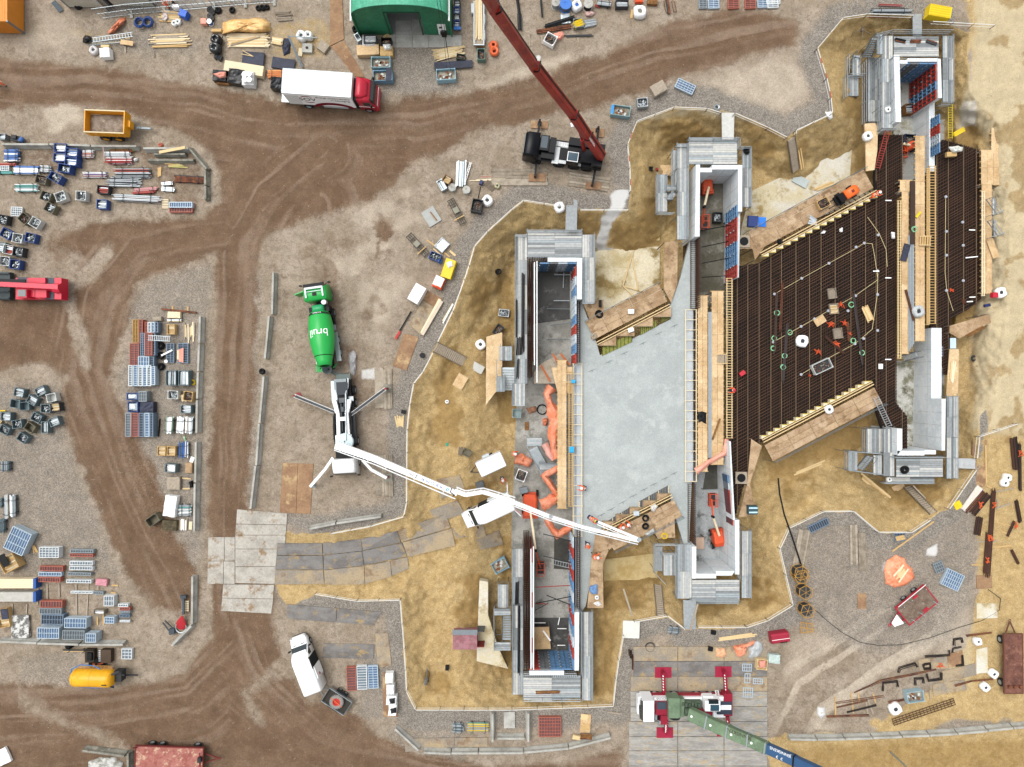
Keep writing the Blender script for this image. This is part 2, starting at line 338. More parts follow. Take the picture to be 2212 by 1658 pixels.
spill=np.maximum(spill,.9*poly([(1288,535),(1325,535),(1328,555),(1290,562)],6,.4));spill=np.maximum(spill,.5*poly([(2075,220),(2110,212),(2112,275),(2070,280)],7,.6));spill=np.maximum(spill,.7*poly([(2000,1185),(2025,1175),(2020,1200),(1990,1210)],8,.7));spill=np.maximum(spill,.55*poly([(1900,1240),(1912,1215),(1905,1290)],8,.7));spill=np.maximum(spill,.8*line([(1163,125),(1160,140)],10,4,.3));spill=np.maximum(spill,.6*poly([(780,800),(810,795),(812,820),(780,822)],6,.6))
attr('soil_state',(wet*FD,np.clip(rut+.5,0,1),sstep(0,60,pd),spill))
def ground_mat():
 m=bpy.data.materials.new('site_soil');m.use_nodes=True;n=m.node_tree.nodes;l=m.node_tree.links;b=n['Principled BSDF']
 b.inputs['Roughness'].default_value=.95;b.inputs['Specular IOR Level'].default_value=.1
 a=n.new('ShaderNodeVertexColor');a.layer_name='soil';s=n.new('ShaderNodeSeparateColor');l.new(a.outputs[0],s.inputs[0])
 a2=n.new('ShaderNodeVertexColor');a2.layer_name='soil_state';s2=n.new('ShaderNodeSeparateColor');l.new(a2.outputs[0],s2.inputs[0])
 g=n.new('ShaderNodeNewGeometry')
 def noise(sc,d=6,r=.65,dist=0):
  t=n.new('ShaderNodeTexNoise');t.inputs['Scale'].default_value=sc;t.inputs['Detail'].default_value=d;t.inputs['Roughness'].default_value=r;t.inputs['Distortion'].default_value=dist;l.new(g.outputs[0],t.inputs[0]);return t.outputs['Fac']
 def mth(op,x,y,cl=False):
  t=n.new('ShaderNodeMath');t.operation=op;t.use_clamp=cl
  for i,q in enumerate((x,y)):
   if isinstance(q,(int,float)):t.inputs[i].default_value=q
   else:l.new(q,t.inputs[i])
  return t.outputs[0]
 def rng(x,p,q,o0=0,o1=1):
  r=n.new('ShaderNodeMapRange');r.interpolation_type='SMOOTHSTEP'
  for i,y in((1,p),(2,q),(3,o0),(4,o1)):r.inputs[i].default_value=y
  l.new(x,r.inputs[0]);return r.outputs[0]
 def mix(f,p,q,bt='MIX'):
  x=n.new('ShaderNodeMix');x.data_type='RGBA';x.blend_type=bt
  if isinstance(f,(int,float)):x.inputs['Factor'].default_value=f
  else:l.new(f,x.inputs['Factor'])
  for i,y in((6,p),(7,q)):
   if isinstance(y,str):x.inputs[i].default_value=(*[t*.85 for t in srgb(y)],1)
   else:l.new(y,x.inputs[i])
  return x.outputs[2]
 n1=noise(.35,10,.7);n2=noise(1.6,8,.72,.6);n3=noise(8,5,.7);n4=noise(26,3,.7)
 mott=mth('ADD',mth('MULTIPLY',mth('SUBTRACT',n2,.5),.9),mth('MULTIPLY',mth('SUBTRACT',n3,.5),.55))
 def edge(ch,wdt=.18,amt=1.):return rng(mth('ADD',ch,mth('MULTIPLY',mott,amt)),.5-wdt,.5+wdt)
 base=mix(rng(n1,.4,.62),GC['base'],GC['base2'])
 base=mix(rng(n2,.45,.7),base,GC['base3'])
 pl=mix(edge(s_alpha(a),.3,.8),base,GC['pale'])
 gv=mix(rng(n3,.42,.62),GC['grav'],GC['grav2'])
 c=mix(edge(s.outputs[2],.42,1.),pl,gv)
 rt=s2.outputs[1]
 md=mix(rng(n1,.35,.65),GC['mud'],GC['mud2']);md=mix(rng(mth('ADD',rt,mth('MULTIPLY',mott,.25)),.5,.85),md,GC['mud3']);md=mix(rng(n2,.58,.78),md,GC['mud4'])
 c=mix(edge(s.outputs[0],.33,.95),c,md)
 sn=mix(rng(n2,.38,.62),GC['sand'],GC['sand2']);sn=mix(rng(n3,.5,.68),sn,GC['sand3']);sn=mix(mth('MULTIPLY',edge(s_alpha(a),.3,.7),.85),sn,GC['sandpale'])
 sn=mix(mth('MULTIPLY',edge(s2.outputs[0],.4,.9),.75),sn,GC['sandwet']);nd=noise(2.2,6,.7,2.5);sn=mix(rng(nd,.42,.3,0,.6),sn,'8d7040');sn=mix(rng(nd,.6,.75,0,.5),sn,'ecdcb4')
 c=mix(edge(s.outputs[1],.12,.5),c,sn)
 vo=n.new('ShaderNodeTexVoronoi');vo.inputs['Scale'].default_value=11;vo.inputs['Randomness'].default_value=1;l.new(g.outputs[0],vo.inputs['Vector'])
 sp=n.new('ShaderNodeSeparateColor');l.new(vo.outputs['Color'],sp.inputs[0])
 stone=rng(sp.outputs[0],0,1,.62,1.35)
 stn=mth('MULTIPLY',mth('SUBTRACT',1,edge(s.outputs[1],.15,.4)),mth('ADD',.28,mth('MULTIPLY',s.outputs[2],.5)))
 c=mix(stn,c,mix(1.,c,stone,'MULTIPLY'))
 c=mix(rng(n4,.3,.72,0.,1),mix(1.,c,'d8d8d8','MULTIPLY'),c);c=mix(1.,c,rng(noise(.6,9,.78),.3,.7,.84,1.13),'MULTIPLY')
 v2=n.new('ShaderNodeTexVoronoi');v2.inputs['Scale'].default_value=3.2;l.new(g.outputs[0],v2.inputs['Vector'])
 dot=mth('MULTIPLY',rng(v2.outputs['Distance'],.1,.06),mth('SUBTRACT',1,s.outputs[1]))
 c=mix(mth('MULTIPLY',dot,rng(n2,.5,.6)),c,'cfc6bb')
 c=mix(edge(s_alpha(a2),.2,.5),c,'d6d5d2')
 l.new(c,b.inputs['Base Color'])
 bp=n.new('ShaderNodeBump');bp.inputs['Strength'].default_value=.8;bp.inputs['Distance'].default_value=.25
 l.new(mth('ADD',mth('ADD',mth('MULTIPLY',n2,.8),mth('MULTIPLY',n3,.5)),mth('MULTIPLY',rt,.5)),bp.inputs['Height']);l.new(bp.outputs[0],b.inputs['Normal'])
 return m
def s_alpha(a):return a.outputs[1]
GC=dict(base='ab9c88',base2='bcad9b',base3='958472',pale='d3c5b1',grav='a79f95',grav2='8d857a',mud='8a725d',mud2='79614d',mud3='98826f',mud4='aa9784',sand='d8bb86',sand2='c3a46f',sand3='e8d3a5',sandwet='a88853',sandpale='e0d0ad')
me.materials.append(ground_mat())
go=bpy.data.objects.new('ground',me);SC.collection.objects.link(go);tag(go,kind='structure')
def quadpts(x0,y0,x1,y1,z):return[W(x0,y0,z),W(x1,y0,z),W(x1,y1,z),W(x0,y1,z)]
def slab(name,pts,z0,z1,m,label=None,cat=None,kind=None,dpx=False):
 q=M();P_=[(Wd(*p,z1) if dpx else W(*p,z1)) for p in pts];q.prism([(p.x,p.y) for p in P_],z0,z1)
 return solo(q,name,m,label,cat,None,kind)
def boards(q,x0,y0,x1,y1,z,along,bw=.24,nm=5,seg=2.5,th=.05,zr=0.):
 a,b=W(x0,y1,z),W(x1,y0,z)
 L,B=(b.x-a.x,b.y-a.y) if along=='x' else(b.y-a.y,b.x-a.x)
 n=max(1,int(round(B/bw)));k=max(1,int(round(L/seg)))
 for i in range(n):
  for j in range(k):
   s0,s1=L*j/k,L*(j+1)/k-.02;t=B*(i+.5)/n
   cx,cy=((a.x+(s0+s1)/2,a.y+t) if along=='x' else(a.x+t,a.y+(s0+s1)/2))
   sz=(s1-s0,B/n-.025,th) if along=='x' else(B/n-.025,s1-s0,th)
   q.box((cx,cy,z-th/2+rnd.uniform(-.006,.006)+zr),sz,0,rnd.randrange(nm))
def posts(q,p,r,z0,z1,m=0):q.cyl((p.x,p.y,z0),(p.x,p.y,z1),r,m,5,cap=False)
def scaffold(label,decks,rails=(),z=0.,posth=1.05,brace=True,nm=None,group='grey scaffolds round the concrete chambers',stepz=None):
 c=W((decks[0][0]+decks[0][2])/2,(decks[0][1]+decks[0][3])/2,z)
 zb=-4.4
 t=thing('scaffold',label,'scaffold',(c.x,c.y,zb),0,group)
 f=M()
 for i,d in enumerate(decks):
  q=M();dz=d[5] if len(d)>5 else 0;boards(q,*d[:4],z+dz,d[4]);q.obj('deck',DECK,t,world=True)
  a,b=W(d[0],d[3],z+dz),W(d[2],d[1],z+dz)
  nx_,ny_=max(1,int(round((b.x-a.x)/2.4))),max(1,int(round((b.y-a.y)/2.4)))
  for ii in range(nx_+1):
   for jj in range(ny_+1):
    if 0<ii<nx_ and 0<jj<ny_:continue
    p=Vector((a.x+(b.x-a.x)*ii/nx_,a.y+(b.y-a.y)*jj/ny_,0));f.cyl((p.x,p.y,zb),(p.x,p.y,z+dz-.05),.03,0,5,cap=False)
    f.bar((p.x,p.y,z+dz-.1),(p.x+.01,p.y+.3,z+dz-.1),.05,.05)
  for ii in range(ny_+1):
   y=a.y+(b.y-a.y)*ii/ny_;f.bar((a.x,y,z+dz-.09),(b.x,y,z+dz-.09),.05,.06);f.bar((a.x,y,-2.4),(b.x,y,-2.4),.05,.05)
  for ii in range(nx_+1):
   x=a.x+(b.x-a.x)*ii/nx_;f.bar((x,a.y,z+dz-.09),(x,b.y,z+dz-.09),.05,.06)
 f.obj('frame',GALVD,t,world=True)
 if rails:
  g=M()
  for pl in rails:
   zz=z
   P_=[W(p[0],p[1],zz+1.) for p in pl]
   for a,b in zip(P_[:-1],P_[1:]):
    L=(b-a).length;k=max(1,int(round(L/2.2)))
    for j in range(k+1):
     p=a+(b-a)*j/k;g.cyl((p.x,p.y,zz-.05),(p.x,p.y,zz+1.08),.035,0,5)
    for h in(1.,.55):g.cyl((a.x,a.y,zz+h),(b.x,b.y,zz+h),.035,0,5)
    g.bar((a.x,a.y,zz+.1),(b.x,b.y,zz+.1),.03,.16)
  g.obj('guardrail',GALV,t,world=True)
 return t
def spurs(t,pts,z,L=.9):
 q=M()
 for x,y,a in pts:
  p=W(x,y,z);q.cyl(p,p+Vector((math.cos(R(a))*L,-math.sin(R(a))*L,.12)),.03,0,5)
 q.obj('tube',GALVD,t,world=True)
def face_panels(p,q_,z0,z1,cols,side,label,group,th=.14,rows=1,over=0.):
 p=Vector((p.x,p.y,0));q_=Vector((q_.x,q_.y,0));d=(q_-p);L=d.length;d.normalize();nrm=Vector((-d.y,d.x,0))*side;n=len(cols)
 for i,c in enumerate(cols):
  for r_ in range(rows):
   a,b=p+d*L*i/n,p+d*L*(i+1)/n-d*.03;za,zb=z0+(z1-z0)*r_/rows,z0+(z1-z0)*(r_+1)/rows-.02
   cn={'b':'blue','r':'red','g':'grey','w':'pale'}[c];m_={'b':mat('5f86ad',.5,var=.2),'r':mat('a3372b',.6,var=.2),'g':mat('6d6f72',.6,var=.2),'w':mat('b9c4cc',.5,var=.15)}[c]
   mid=(a+b)/2+nrm*th/2
   t=thing('formwork_panel',label%cn,'formwork panel',(mid.x,mid.y,za),0,group)
   f=M();o=nrm*th
   for k in range(7):
    z=za+.05+(zb-za-.1)*k/6;f.bar(a+o*.5+Vector((0,0,z)),b+o*.5+Vector((0,0,z)),th,.08)
   for k in(0,.5,1):e=a+(b-a)*(.02+.96*k)+o*.5;f.bar((e.x,e.y,za),(e.x,e.y,zb),th-.01,.09)
   f.obj('frame',m_,t,world=True)
   s=M();e0,e1=a+o*.12,b+o*.12;s.bar((e0.x,e0.y,(za+zb)/2),(e1.x,e1.y,(za+zb)/2),.03,zb-za-.06);s.obj('facing',mat('3b4149',.7,var=.2),t,world=True)
   g=M()
   for k in range(3):
    z=za+(zb-za)*(.2+.3*k);e=b+o*1.1;g.box((e.x,e.y,z),(.14,.12,.2));
   g.obj('clamp',GALV,t,world=True)
def cage(x0,y0,x1,y1,z0,z1,label,sp=.22):
 a,b=W(x0,y1,z1),W(x1,y0,z1);q=M();h=M()
 nx_,ny_=max(1,int((b.x-a.x)/sp)),max(1,int((b.y-a.y)/sp))
 t=thing('rebar_cage',label,'rebar cage',(a.x,a.y,z0))
 for i in range(nx_+1):
  for j in range(ny_+1):
   if 1<=i<nx_ and 1<=j<ny_ and nx_>2:continue
   x,y=a.x+(b.x-a.x)*i/nx_,a.y+(b.y-a.y)*j/ny_;q.bar((x,y,z0),(x,y,z1+rnd.uniform(-.1,.15)),.035,.035)
 for k in range(int((z1-z0)/.35)+1):
  z=z0+k*.35
  for x in(a.x,b.x):h.bar((x,a.y,z),(x,b.y,z),.03,.03)
  for j in range(0,ny_+1):y=a.y+(b.y-a.y)*j/ny_;(k%2==0) and h.bar((a.x,y,z),(b.x,y,z),.03,.03)
 o=q.obj('vertical_bars',REBAR,t,world=True);o['kind']='stuff';o=h.obj('cross_ties',REBAR,t,world=True);o['kind']='stuff'
 return t
def stair(p,q_,wd,n,label,col=None,col2=None,group=None,name='stair',rail=True):
 col=col or GALV;col2=col2 or GALVD;p=Vector(p);q_=Vector(q_);d=q_-p;dx=Vector((d.x,d.y,0)).normalized();s=Vector((-dx.y,dx.x,0))
 t=thing(name,label,'stair',p,0,group);a=M();b=M()
 for k in(-1,1):a.bar(p+s*k*wd/2,q_+s*k*wd/2,.07,.2)
 if rail:
  for k in(-1,1):
   a.bar(p+s*k*wd/2+Vector((0,0,.95)),q_+s*k*wd/2+Vector((0,0,.95)),.04,.04)
   for f in(0,.5,1):e=p+d*f+s*k*wd/2;a.bar(e,e+Vector((0,0,.95)),.04,.04)
 for i in range(n):
  c=p+d*(i+.5)/n;b.bar(c-s*(wd/2-.03),c+s*(wd/2-.03),min(.26,d.length/n*.62),.05)
 a.obj('stringer',col2,t,world=True);b.obj('treads',col,t,world=True);return t
def ladder(p,q_,wd,label,col,name='ladder',n=None,th=.05,group=None):
 p=Vector(p);q_=Vector(q_);d=q_-p;dx=Vector((d.x,d.y,0)).normalized() if abs(d.x)+abs(d.y)>1e-3 else Vector((1,0,0));s=Vector((-dx.y,dx.x,0));n=n or max(3,int(d.length/.3));q=M();a=M()
 t=thing(name,label,'ladder',p,0,group)
 for k in(-1,1):q.bar(p+s*k*wd/2,q_+s*k*wd/2,th,.09)
 for i in range(n):c=p+d*(i+.5)/n;a.bar(c-s*wd/2,c+s*wd/2,.05,.04)
 q.obj('rail',col,t,world=True);a.obj('rungs',col,t,world=True);return t
ZF=-4.3
POURED=stain('fresh_concrete','adb4b3','a2a9a8',.4,.64,.3,.6,'b6bbb9',12,.8)
CHAMBER=stain('wet_chamber_floor','b3b1aa','8a887f',.44,.6,.32,.75,'77746a',8,.8,rough2=.45)
BLIND=stain('blinding_concrete','d3cfc2','c9bd9c',.4,.6,.25,.8,'a08a58',8,.85)
WALLC=stain('pier_wall_concrete','dfe4e6','d2d9dc',.42,.6,.8,.7,'e8ebea',10,.85)
def Dq(pts):return pts
slab('blinding_floor',[(1620,415),(1830,315),(1842,300),(1836,380),(1900,420),(1640,520),(1600,540),(1600,500)],-4.9,-4.32,BLIND,kind='structure',dpx=True)
slab('blinding_floor',[(1283,545),(1300,540),(1425,533),(1425,620),(1440,640),(1310,700),(1283,690)],-4.9,-4.32,stain('blinding_sandy','d9cfb4','b7a67c',.42,.6,.22,.7,'8a7444',8,.85),kind='structure',dpx=True)
slab('blinding_floor',[(1130,540),(1262,540),(1262,1480),(1120,1480),(1105,1310),(1105,1140)],-4.9,ZF,CHAMBER,kind='structure',dpx=True)
slab('wet_floor',[(1160,574),(1231,574),(1231,690),(1155,700)],-4.9,ZF+.03,stain('dark_wet_floor','4a4947','353432',.45,.6,.3,.5,'86857f',6),kind='structure',dpx=True)
slab('wet_floor',[(1150,1335),(1231,1335),(1231,1440),(1150,1440)],-4.9,ZF+.03,MATS[('st','dark_wet_floor')],kind='structure',dpx=True)
slab('blinding_floor',[(1500,350),(1590,350),(1600,680),(1500,700)],-4.9,ZF,stain('chamber_floor_b','6a665a','54503f',.45,.6,.3,.6,'8b887e',8,.8),kind='structure',dpx=True)
slab('blinding_floor',[(1498,980),(1560,1000),(1560,1240),(1500,1240)],-4.9,ZF,stain('chamber_floor_c','a9adae','8f9496',.45,.6,.3,.7,'5a5b57',8,.8),kind='structure',dpx=True)
slab('blinding_floor',[(1930,150),(2040,140),(2040,420),(1930,420)],-4.9,ZF,stain('chamber_floor_d','b5b4ae','8d8972',.45,.58,.3,.7,'6e674c',8,.8),kind='structure',dpx=True)
slab('blinding_floor',[(1930,780),(2040,780),(2040,980),(1940,980)],-4.9,ZF,stain('chamber_floor_e','75735e','c5c4bd',.45,.58,.28,.7,'57533f',8,.8),kind='structure',dpx=True)
slab('blinding_floor',[(1300,1210),(1420,1195),(1420,1252),(1305,1255)],-4.9,-4.32,stain('blinding_f','c2ae80','ab925e',.42,.6,.3,.8),kind='structure',dpx=True)
slab('blinding_floor',[(1850,180),(1890,180),(1890,300),(1845,310)],-4.9,-4.3,stain('blinding_g','b3ab8a','98895c',.42,.6,.3,.8),kind='structure',dpx=True)
slab('blinding_floor',[(1390,440),(1425,425),(1425,520),(1400,520)],-4.9,-4.3,stain('blinding_h','cbb98f','a78f5a',.42,.6,.3,.8),kind='structure',dpx=True)
def pier(label,walls,ztop=1.,ref=(0,0),inner=None):
 c=W(*ref,0);t=thing('lock_chamber',label,'concrete chamber',(c.x,c.y,-4.5))
 for w_ in walls:
  zt=ztop
  if isinstance(w_[0],(int,float)):zt,w_=w_[0],w_[1]
  q=M();P_=[W(*p,zt) for p in w_];q.prism([(p.x,p.y) for p in P_],-4.5,zt);o=q.obj('wall',WALLC,t,world=True)
  s=M();n=len(P_)
  for i in range(n):
   a,b=P_[i],P_[(i+1)%n];L=(b-a).length
   if L<2:continue
   nr=Vector((b.y-a.y,a.x-b.x,0)).normalized()*.004
   for sg in(1,-1):
    for k in range(1,int(L/1.35)):
     e=a+(b-a)*k*1.35/L+nr*sg;s.bar((e.x,e.y,-4.4),(e.x,e.y,zt-.01),.02,.02)
    s.bar((a.x+nr.x*sg,a.y+nr.y*sg,-1.6),(b.x+nr.x*sg,b.y+nr.y*sg,-1.6),.02,.02)
  s.v and s.obj('joint',CONC,o)
 return t
tile(2,1)
pier('concrete chamber next to the slab, its long inner wall half cast, ringed by scaffold',[[(562,572),(607,572),(604,930),(562,930)],[(310,570),(560,570),(560,606),(310,606)],(-1.25,[(548,934),(590,934),(590,1482),(548,1482)])],1.,(400,900))
A_='formwork panels in the chamber above the orange tarps'
face_panels(W(508*1.1,1480,1),W(508*1.1,640,1),ZF,.9,'rbwrbwwbwr'.replace('w','w'),1,'%s formwork panel on the long wall of the chamber above the tarps',A_)
face_panels(W(560,610,1),W(240,610,1),ZF,.9,'bwgb',1,'%s formwork panel on the end wall of the chamber above the tarps',A_)
face_panels(W(188,1450,1),W(188,620,1),ZF,.95,'rwwrrwww',-1,'%s formwork panel facing the rebar cage of the chamber above the tarps',A_)
cage(134,568,176,1600,ZF,.9,'long dark rebar cage for the uncast wall above the orange tarps')
cage(180,566,300,600,ZF,.9,'short dark rebar cage at the end of the chamber above the tarps')
cage(566,940,590,1470,-1.25,-.1,'dark starter bars along the slab edge by the chamber')
scaffold('grey scaffold decks on three sides of the chamber above the orange tarps',[(34,378,130,1658,'y'),(136,384,604,556,'x'),(608,372,712,958,'y'),(136,340,604,380,'x',-.9)],[[(28,372),(28,1650)],[(128,332),(606,332)],[(716,372),(716,960),(608,962)],[(28,372),(126,372)],[(132,560),(600,560)]])
slab('gangway',[(468,72),(566,72),(560,330),(462,330)],-.08,.02,DECK[1],'grey scaffold gangway from the gravel to the chamber nearest the poured slab','gangway')
tile(2,2)
scaffold('grey scaffold deck beside the stair and the orange tarps',[(5,0,112,188,'y')],[[(2,0),(2,190),(112,190)]],group='grey scaffolds round the concrete chambers')
tile(2,3)
pier('concrete chamber in front of the white vans, with blue shuttering at its closed end',[[(540,320),(580,320),(578,822),(540,822)],[(150,826),(450,826),(450,862),(150,862)],(-1.25,[(548,-420),(590,-420),(590,316),(548,316)])],1.,(380,400))
B_='formwork panels in the chamber near the maroon crane'
face_panels(W(536,820,1),W(536,-330,1),ZF,.9,'brwbrbwbrbrw',1,'%s formwork panel on the long wall of the chamber near the maroon crane',B_)
face_panels(W(150,824,1),W(520,824,1),ZF,.8,'rgbb',1,'%s formwork panel at the closed end of the chamber near the maroon crane',B_,rows=2)
face_panels(W(168,-240,1),W(168,800,1),ZF,.95,'rwwrwwrw',1,'%s formwork panel facing the rebar cage of the chamber near the maroon crane',B_)
cage(106,-300,152,820,ZF,.8,'long dark rebar cage beside the scaffold near the maroon crane');cage(110,866,570,880,ZF,.4,'rebar strip behind the closed end of the chamber near the maroon crane')
cage(566,-400,590,300,-1.25,-.1,'dark starter bars beside the narrow end of the slab')
scaffold('grey scaffold decks on three sides of the chamber near the maroon crane',[(8,262,94,1030,'y'),(98,866,592,1056,'x'),(606,318,694,1080,'y'),(100,1060,592,1096,'x',-.9),(10,-230,92,258,'y',-.4)],[[(4,-220),(4,1034)],[(98,1090),(596,1090)],[(698,318),(698,1084)],[(98,862),(560,862)],[(602,318),(602,860)]])
tile(2,0)
pier('tall pale concrete chamber above the poured slab with an orange lift inside',[[(1590,1424),(1625,1424),(1622,2046),(1580,2046)],[(1625,1452),(1728,1452),(1728,1490),(1625,1490)],[(1728,1428),(1952,1428),(1952,1466),(1728,1466)],[(1954,1428),(1990,1428),(1988,1830),(1954,1830)],(.3,[(1952,1832),(1972,1832),(1960,2400),(1940,2400)])],1.,(1750,1800))
C_='formwork panels in the chamber above the poured slab'
face_panels(W(1952,2390,1),W(1952,1770,1),-3.,.9,'rbbrrb',1,'%s formwork panel high on the wall of the chamber above the poured slab',C_)
scaffold('grey scaffold decks round the pale chamber above the poured slab',[(1428,1250,1526,2070,'y'),(1530,1222,1946,1420,'x'),(1992,1282,2066,1790,'y'),(1536,1196,1944,1220,'x',-.9),(1392,1300,1424,1640,'y',-1.2)],[[(1392,1290),(1392,1700)],[(1530,1192),(1974,1192),(1974,1270),(2070,1270),(2070,1780)],[(1424,1246),(1526,1246)],[(1526,1424),(1526,2040)]])
scaffold('small grey stair scaffold hanging on the pale chamber above the slab',[(1262,1510,1340,1830,'y',-1.),(1340,1600,1420,1650,'x',-.6)],[[(1258,1500),(1258,1840),(1400,1840)],[(1340,1500),(1340,1640)]],z=0)
slab('gangway',[(1812,976),(1922,976),(1916,1210),(1816,1210)],-.08,.02,DECK[2],'grey scaffold gangway between the two rail fences at the top of the pit','gangway')
tile(2,1)
cage(1552,392,1612,1008,ZF,-.6,'dark rebar strip between the slab and the pale upper chamber');cage(1618,260,1626,1000,ZF,.6,'thin row of rebar standing at the edge of the upper chamber')
tile(2,2)
pier('pale concrete chamber with a small orange lift standing in it',[[(1556,1410),(1592,1410),(1592,1686),(1556,1686)],[(1926,1180),(1964,1180),(1964,1650),(1930,1650)],[(1592,1644),(1764,1644),(1764,1684),(1592,1684)],[(1764,1620),(1926,1620),(1900,1660),(1764,1660)],(1.,[(1878,500),(1890,500),(1926,1180),(1910,1180)])],1.,(1760,1500))
face_panels(W(1862,800,.6),W(1908,1230,.6),-1.4,.5,'bwrrrrr',1,'%s formwork panel on the wall behind the small orange lift','formwork panels behind the orange lift')
cage(1530,872,1588,1402,ZF,-.6,'dark rebar strip between the slab and the chamber with the orange lift')
scaffold('grey scaffold decks round the chamber with the orange lift',[(1432,1390,1552,1858,'y'),(1556,1698,1966,1870,'x'),(1986,1276,2066,1853,'y'),(1556,1876,1960,1905,'x',-.9)],[[(1428,1390),(1428,1858)],[(2070,1276),(2070,1856)],[(1550,1876),(1966,1876)],[(1970,1276),(1970,1690)]])
scaffold('tangle of open scaffold frames beside the slab corner',[(1240,1410,1300,1620,'y',-1.2),(1310,1480,1420,1658,'y',-.5)],[[(1236,1400),(1236,1640),(1330,1740)],[(1240,1400),(1420,1400)],[(1300,1480),(1430,1480)]])
tile(2,3)
slab('gangway',[(1480,214),(1590,214),(1590,466),(1484,466)],-.08,.03,DECK[1],'grey scaffold gangway leading down to the gravel by the wooden stair','gangway')
tile(3,0)
pier('concrete chamber at the top of the pit with red and blue shuttering inside',[[(1086,480),(1136,480),(1150,1056),(1104,1056)],[(1140,522),(1206,522),(1206,552),(1140,552)],[(1206,506),(1470,506),(1470,534),(1206,534)],[(1466,510),(1492,510),(1504,848),(1472,848)],(-1.2,[(1392,850),(1440,850),(1440,1480),(1392,1480)])],1.,(1300,800))
E_='formwork panels in the chamber at the top of the pit'
face_panels(W(1463,845,1),W(1463,545,1),ZF+.3,.9,'rbrr',1,'%s formwork panel on the long wall of the chamber at the top of the pit',E_)
face_panels(W(1470,540,1),W(1150,540,1),ZF+.6,.9,'bbgb',1,'%s formwork panel on the end wall of the chamber at the top of the pit',E_,rows=2)
face_panels(W(1500,1310,.6),W(1500,980,.6),-2.,.4,'bwrb',1,'%s formwork panel around the dark opening in the top chamber wall',E_)
scaffold('grey scaffold decks and stairs round the chamber at the top of the pit',[(990,310,1078,1110,'y',.3),(1088,316,1476,486,'x',.1),(1512,310,1600,880,'y'),(865,500,984,1050,'y',-1.9),(944,300,990,470,'y',.3)],[[(940,296),(1080,260),(1600,260)],[(1606,300),(1606,890),(1512,890)],[(985,480),(985,1110),(1110,1110)],[(850,520),(850,1050)],[(1084,490),(1476,490)],[(1082,500),(1082,1050)]])
scaffold('low grey landing on the sandy slope left of the top chamber',[(690,650,782,830,'y',-1.9),(730,480,800,650,'y',-1.2)],[[(688,640),(688,830)],[(704,470),(704,640),(840,640)]])
slab('gangway',[(1250,124),(1330,124),(1330,310),(1254,310)],-.08,.03,DECK[1],'grey scaffold gangway near the yellow container at the top of the pit','gangway')
tile(3,2)
pier('pale concrete chamber in the corner of the pit with an L-shaped end wall',[[(1116,390),(1160,390),(1160,566),(1116,620)],[(1118,582),(1352,582),(1352,622),(1118,622)],[(1352,576),(1450,576),(1450,612),(1352,612)],[(1500,132),(1536,132),(1530,580),(1500,580)],(-1.,[(1410,-480),(1500,-480),(1500,130),(1410,130)])],1.,(1300,300))
scaffold('grey scaffold decks round the L-shaped chamber in the corner of the pit',[(1000,392,1092,800,'y'),(1110,650,1512,806,'x'),(1546,112,1640,820,'y'),(860,392,996,600,'y',-.8),(1020,810,1440,860,'x',-1.2)],[[(1644,112),(1644,826)],[(1012,866),(1440,866)],[(850,400),(850,600)],[(1100,640),(1540,640)]])
scaffold('grey stair scaffold at the foot of the corner chamber',[(700,592,770,750,'y',-1.),(912,620,984,790,'y',-.3)],[[(696,588),(696,752),(1000,790)],[(696,588),(990,610)],[(770,590),(770,760)]])
slab('gangway',[(1644,646),(1792,650),(1792,738),(1644,732)],-.08,.03,DECK[0],'grey gangway leading to the rusty plates by the rebar bundles','gangway')
tile(3,0);stair(W(850,500,-1.6),W(930,330,.3),.9,9,'steep grey stair on the scaffold of the top chamber')
stair(W(720,600,-1.9),W(770,480,-1.),.8,6,'short grey stair to the low landing on the slope')
tile(3,2);stair(W(790,740,-1.6),W(880,630,-.2),.8,8,'grey zigzag stair beside the corner chamber')
tile(2,0);stair(W(1290,1700,-2.4),W(1400,1640+60,-.4),.9,7,'grey stair hanging beside the pale chamber above the slab')
tile(1,2);stair(W(2180,60,-2.6),W(2180,-140,0),1.4,9,'wide grey-green stair against the scaffold above the orange worker')
scaffold('grey stair landing beside the plywood sheets and the sandy bank',[(2085,-60,2150,70,'y',-.3),(2110,-320,2212,-200,'y',-1.2)],[[(2080,-210),(2080,70)],[(2100,-320),(2100,-200)]])
tile(1,3);stair(W(2166,350,-2.4),W(2166,560,0),.95,10,'grey scaffold stair beside the rusty steel box')
scaffold('grey stair landing beside the rusty steel box',[(2060,290,2200,345,'x',-1),(2060,580,2200,650,'x',0),(2090,80,2180,280,'y',-1.4)],[[(2056,290),(2056,650)]])
tile(2,2);stair(W(270,720,-4.2),W(180,560,-1.6),1.1,12,'grey steel stair between the orange tarps on the chamber floor')
scaffold('grey landing decks between the orange tarps',[(130,470,260,540,'x',-2.),(240,690,390,780,'x',-2.6)],[[(126,540),(250,780)]])
TRD=[OLDW,OLDW2]
tile(1,1);stair(G(1800,1470,.1),G(1550,1340,.1),1.1,17,'old wooden stair down the sandy bank by the round black pipe end',OLDW3,OLDW2,rail=False)
tile(3,0);stair(G(240,1480,.3),G(200,1200,.1),.95,18,'wooden stair on the sandy bank by the grey blinding floor',OLDW3,OLDW2,rail=False)
tile(3,2);stair(G(1200,890,.3),G(1430,1120,.1),.8,15,'wooden stair on the bank at the corner chamber',OLDW3,OLDW2,rail=False)
tile(2,3);stair(G(1258,80,.3),G(1285,350,.1),.85,15,'wooden stair on the bank between the two lower chambers',OLDW3,OLDW2,rail=False)
ZS=-1.2
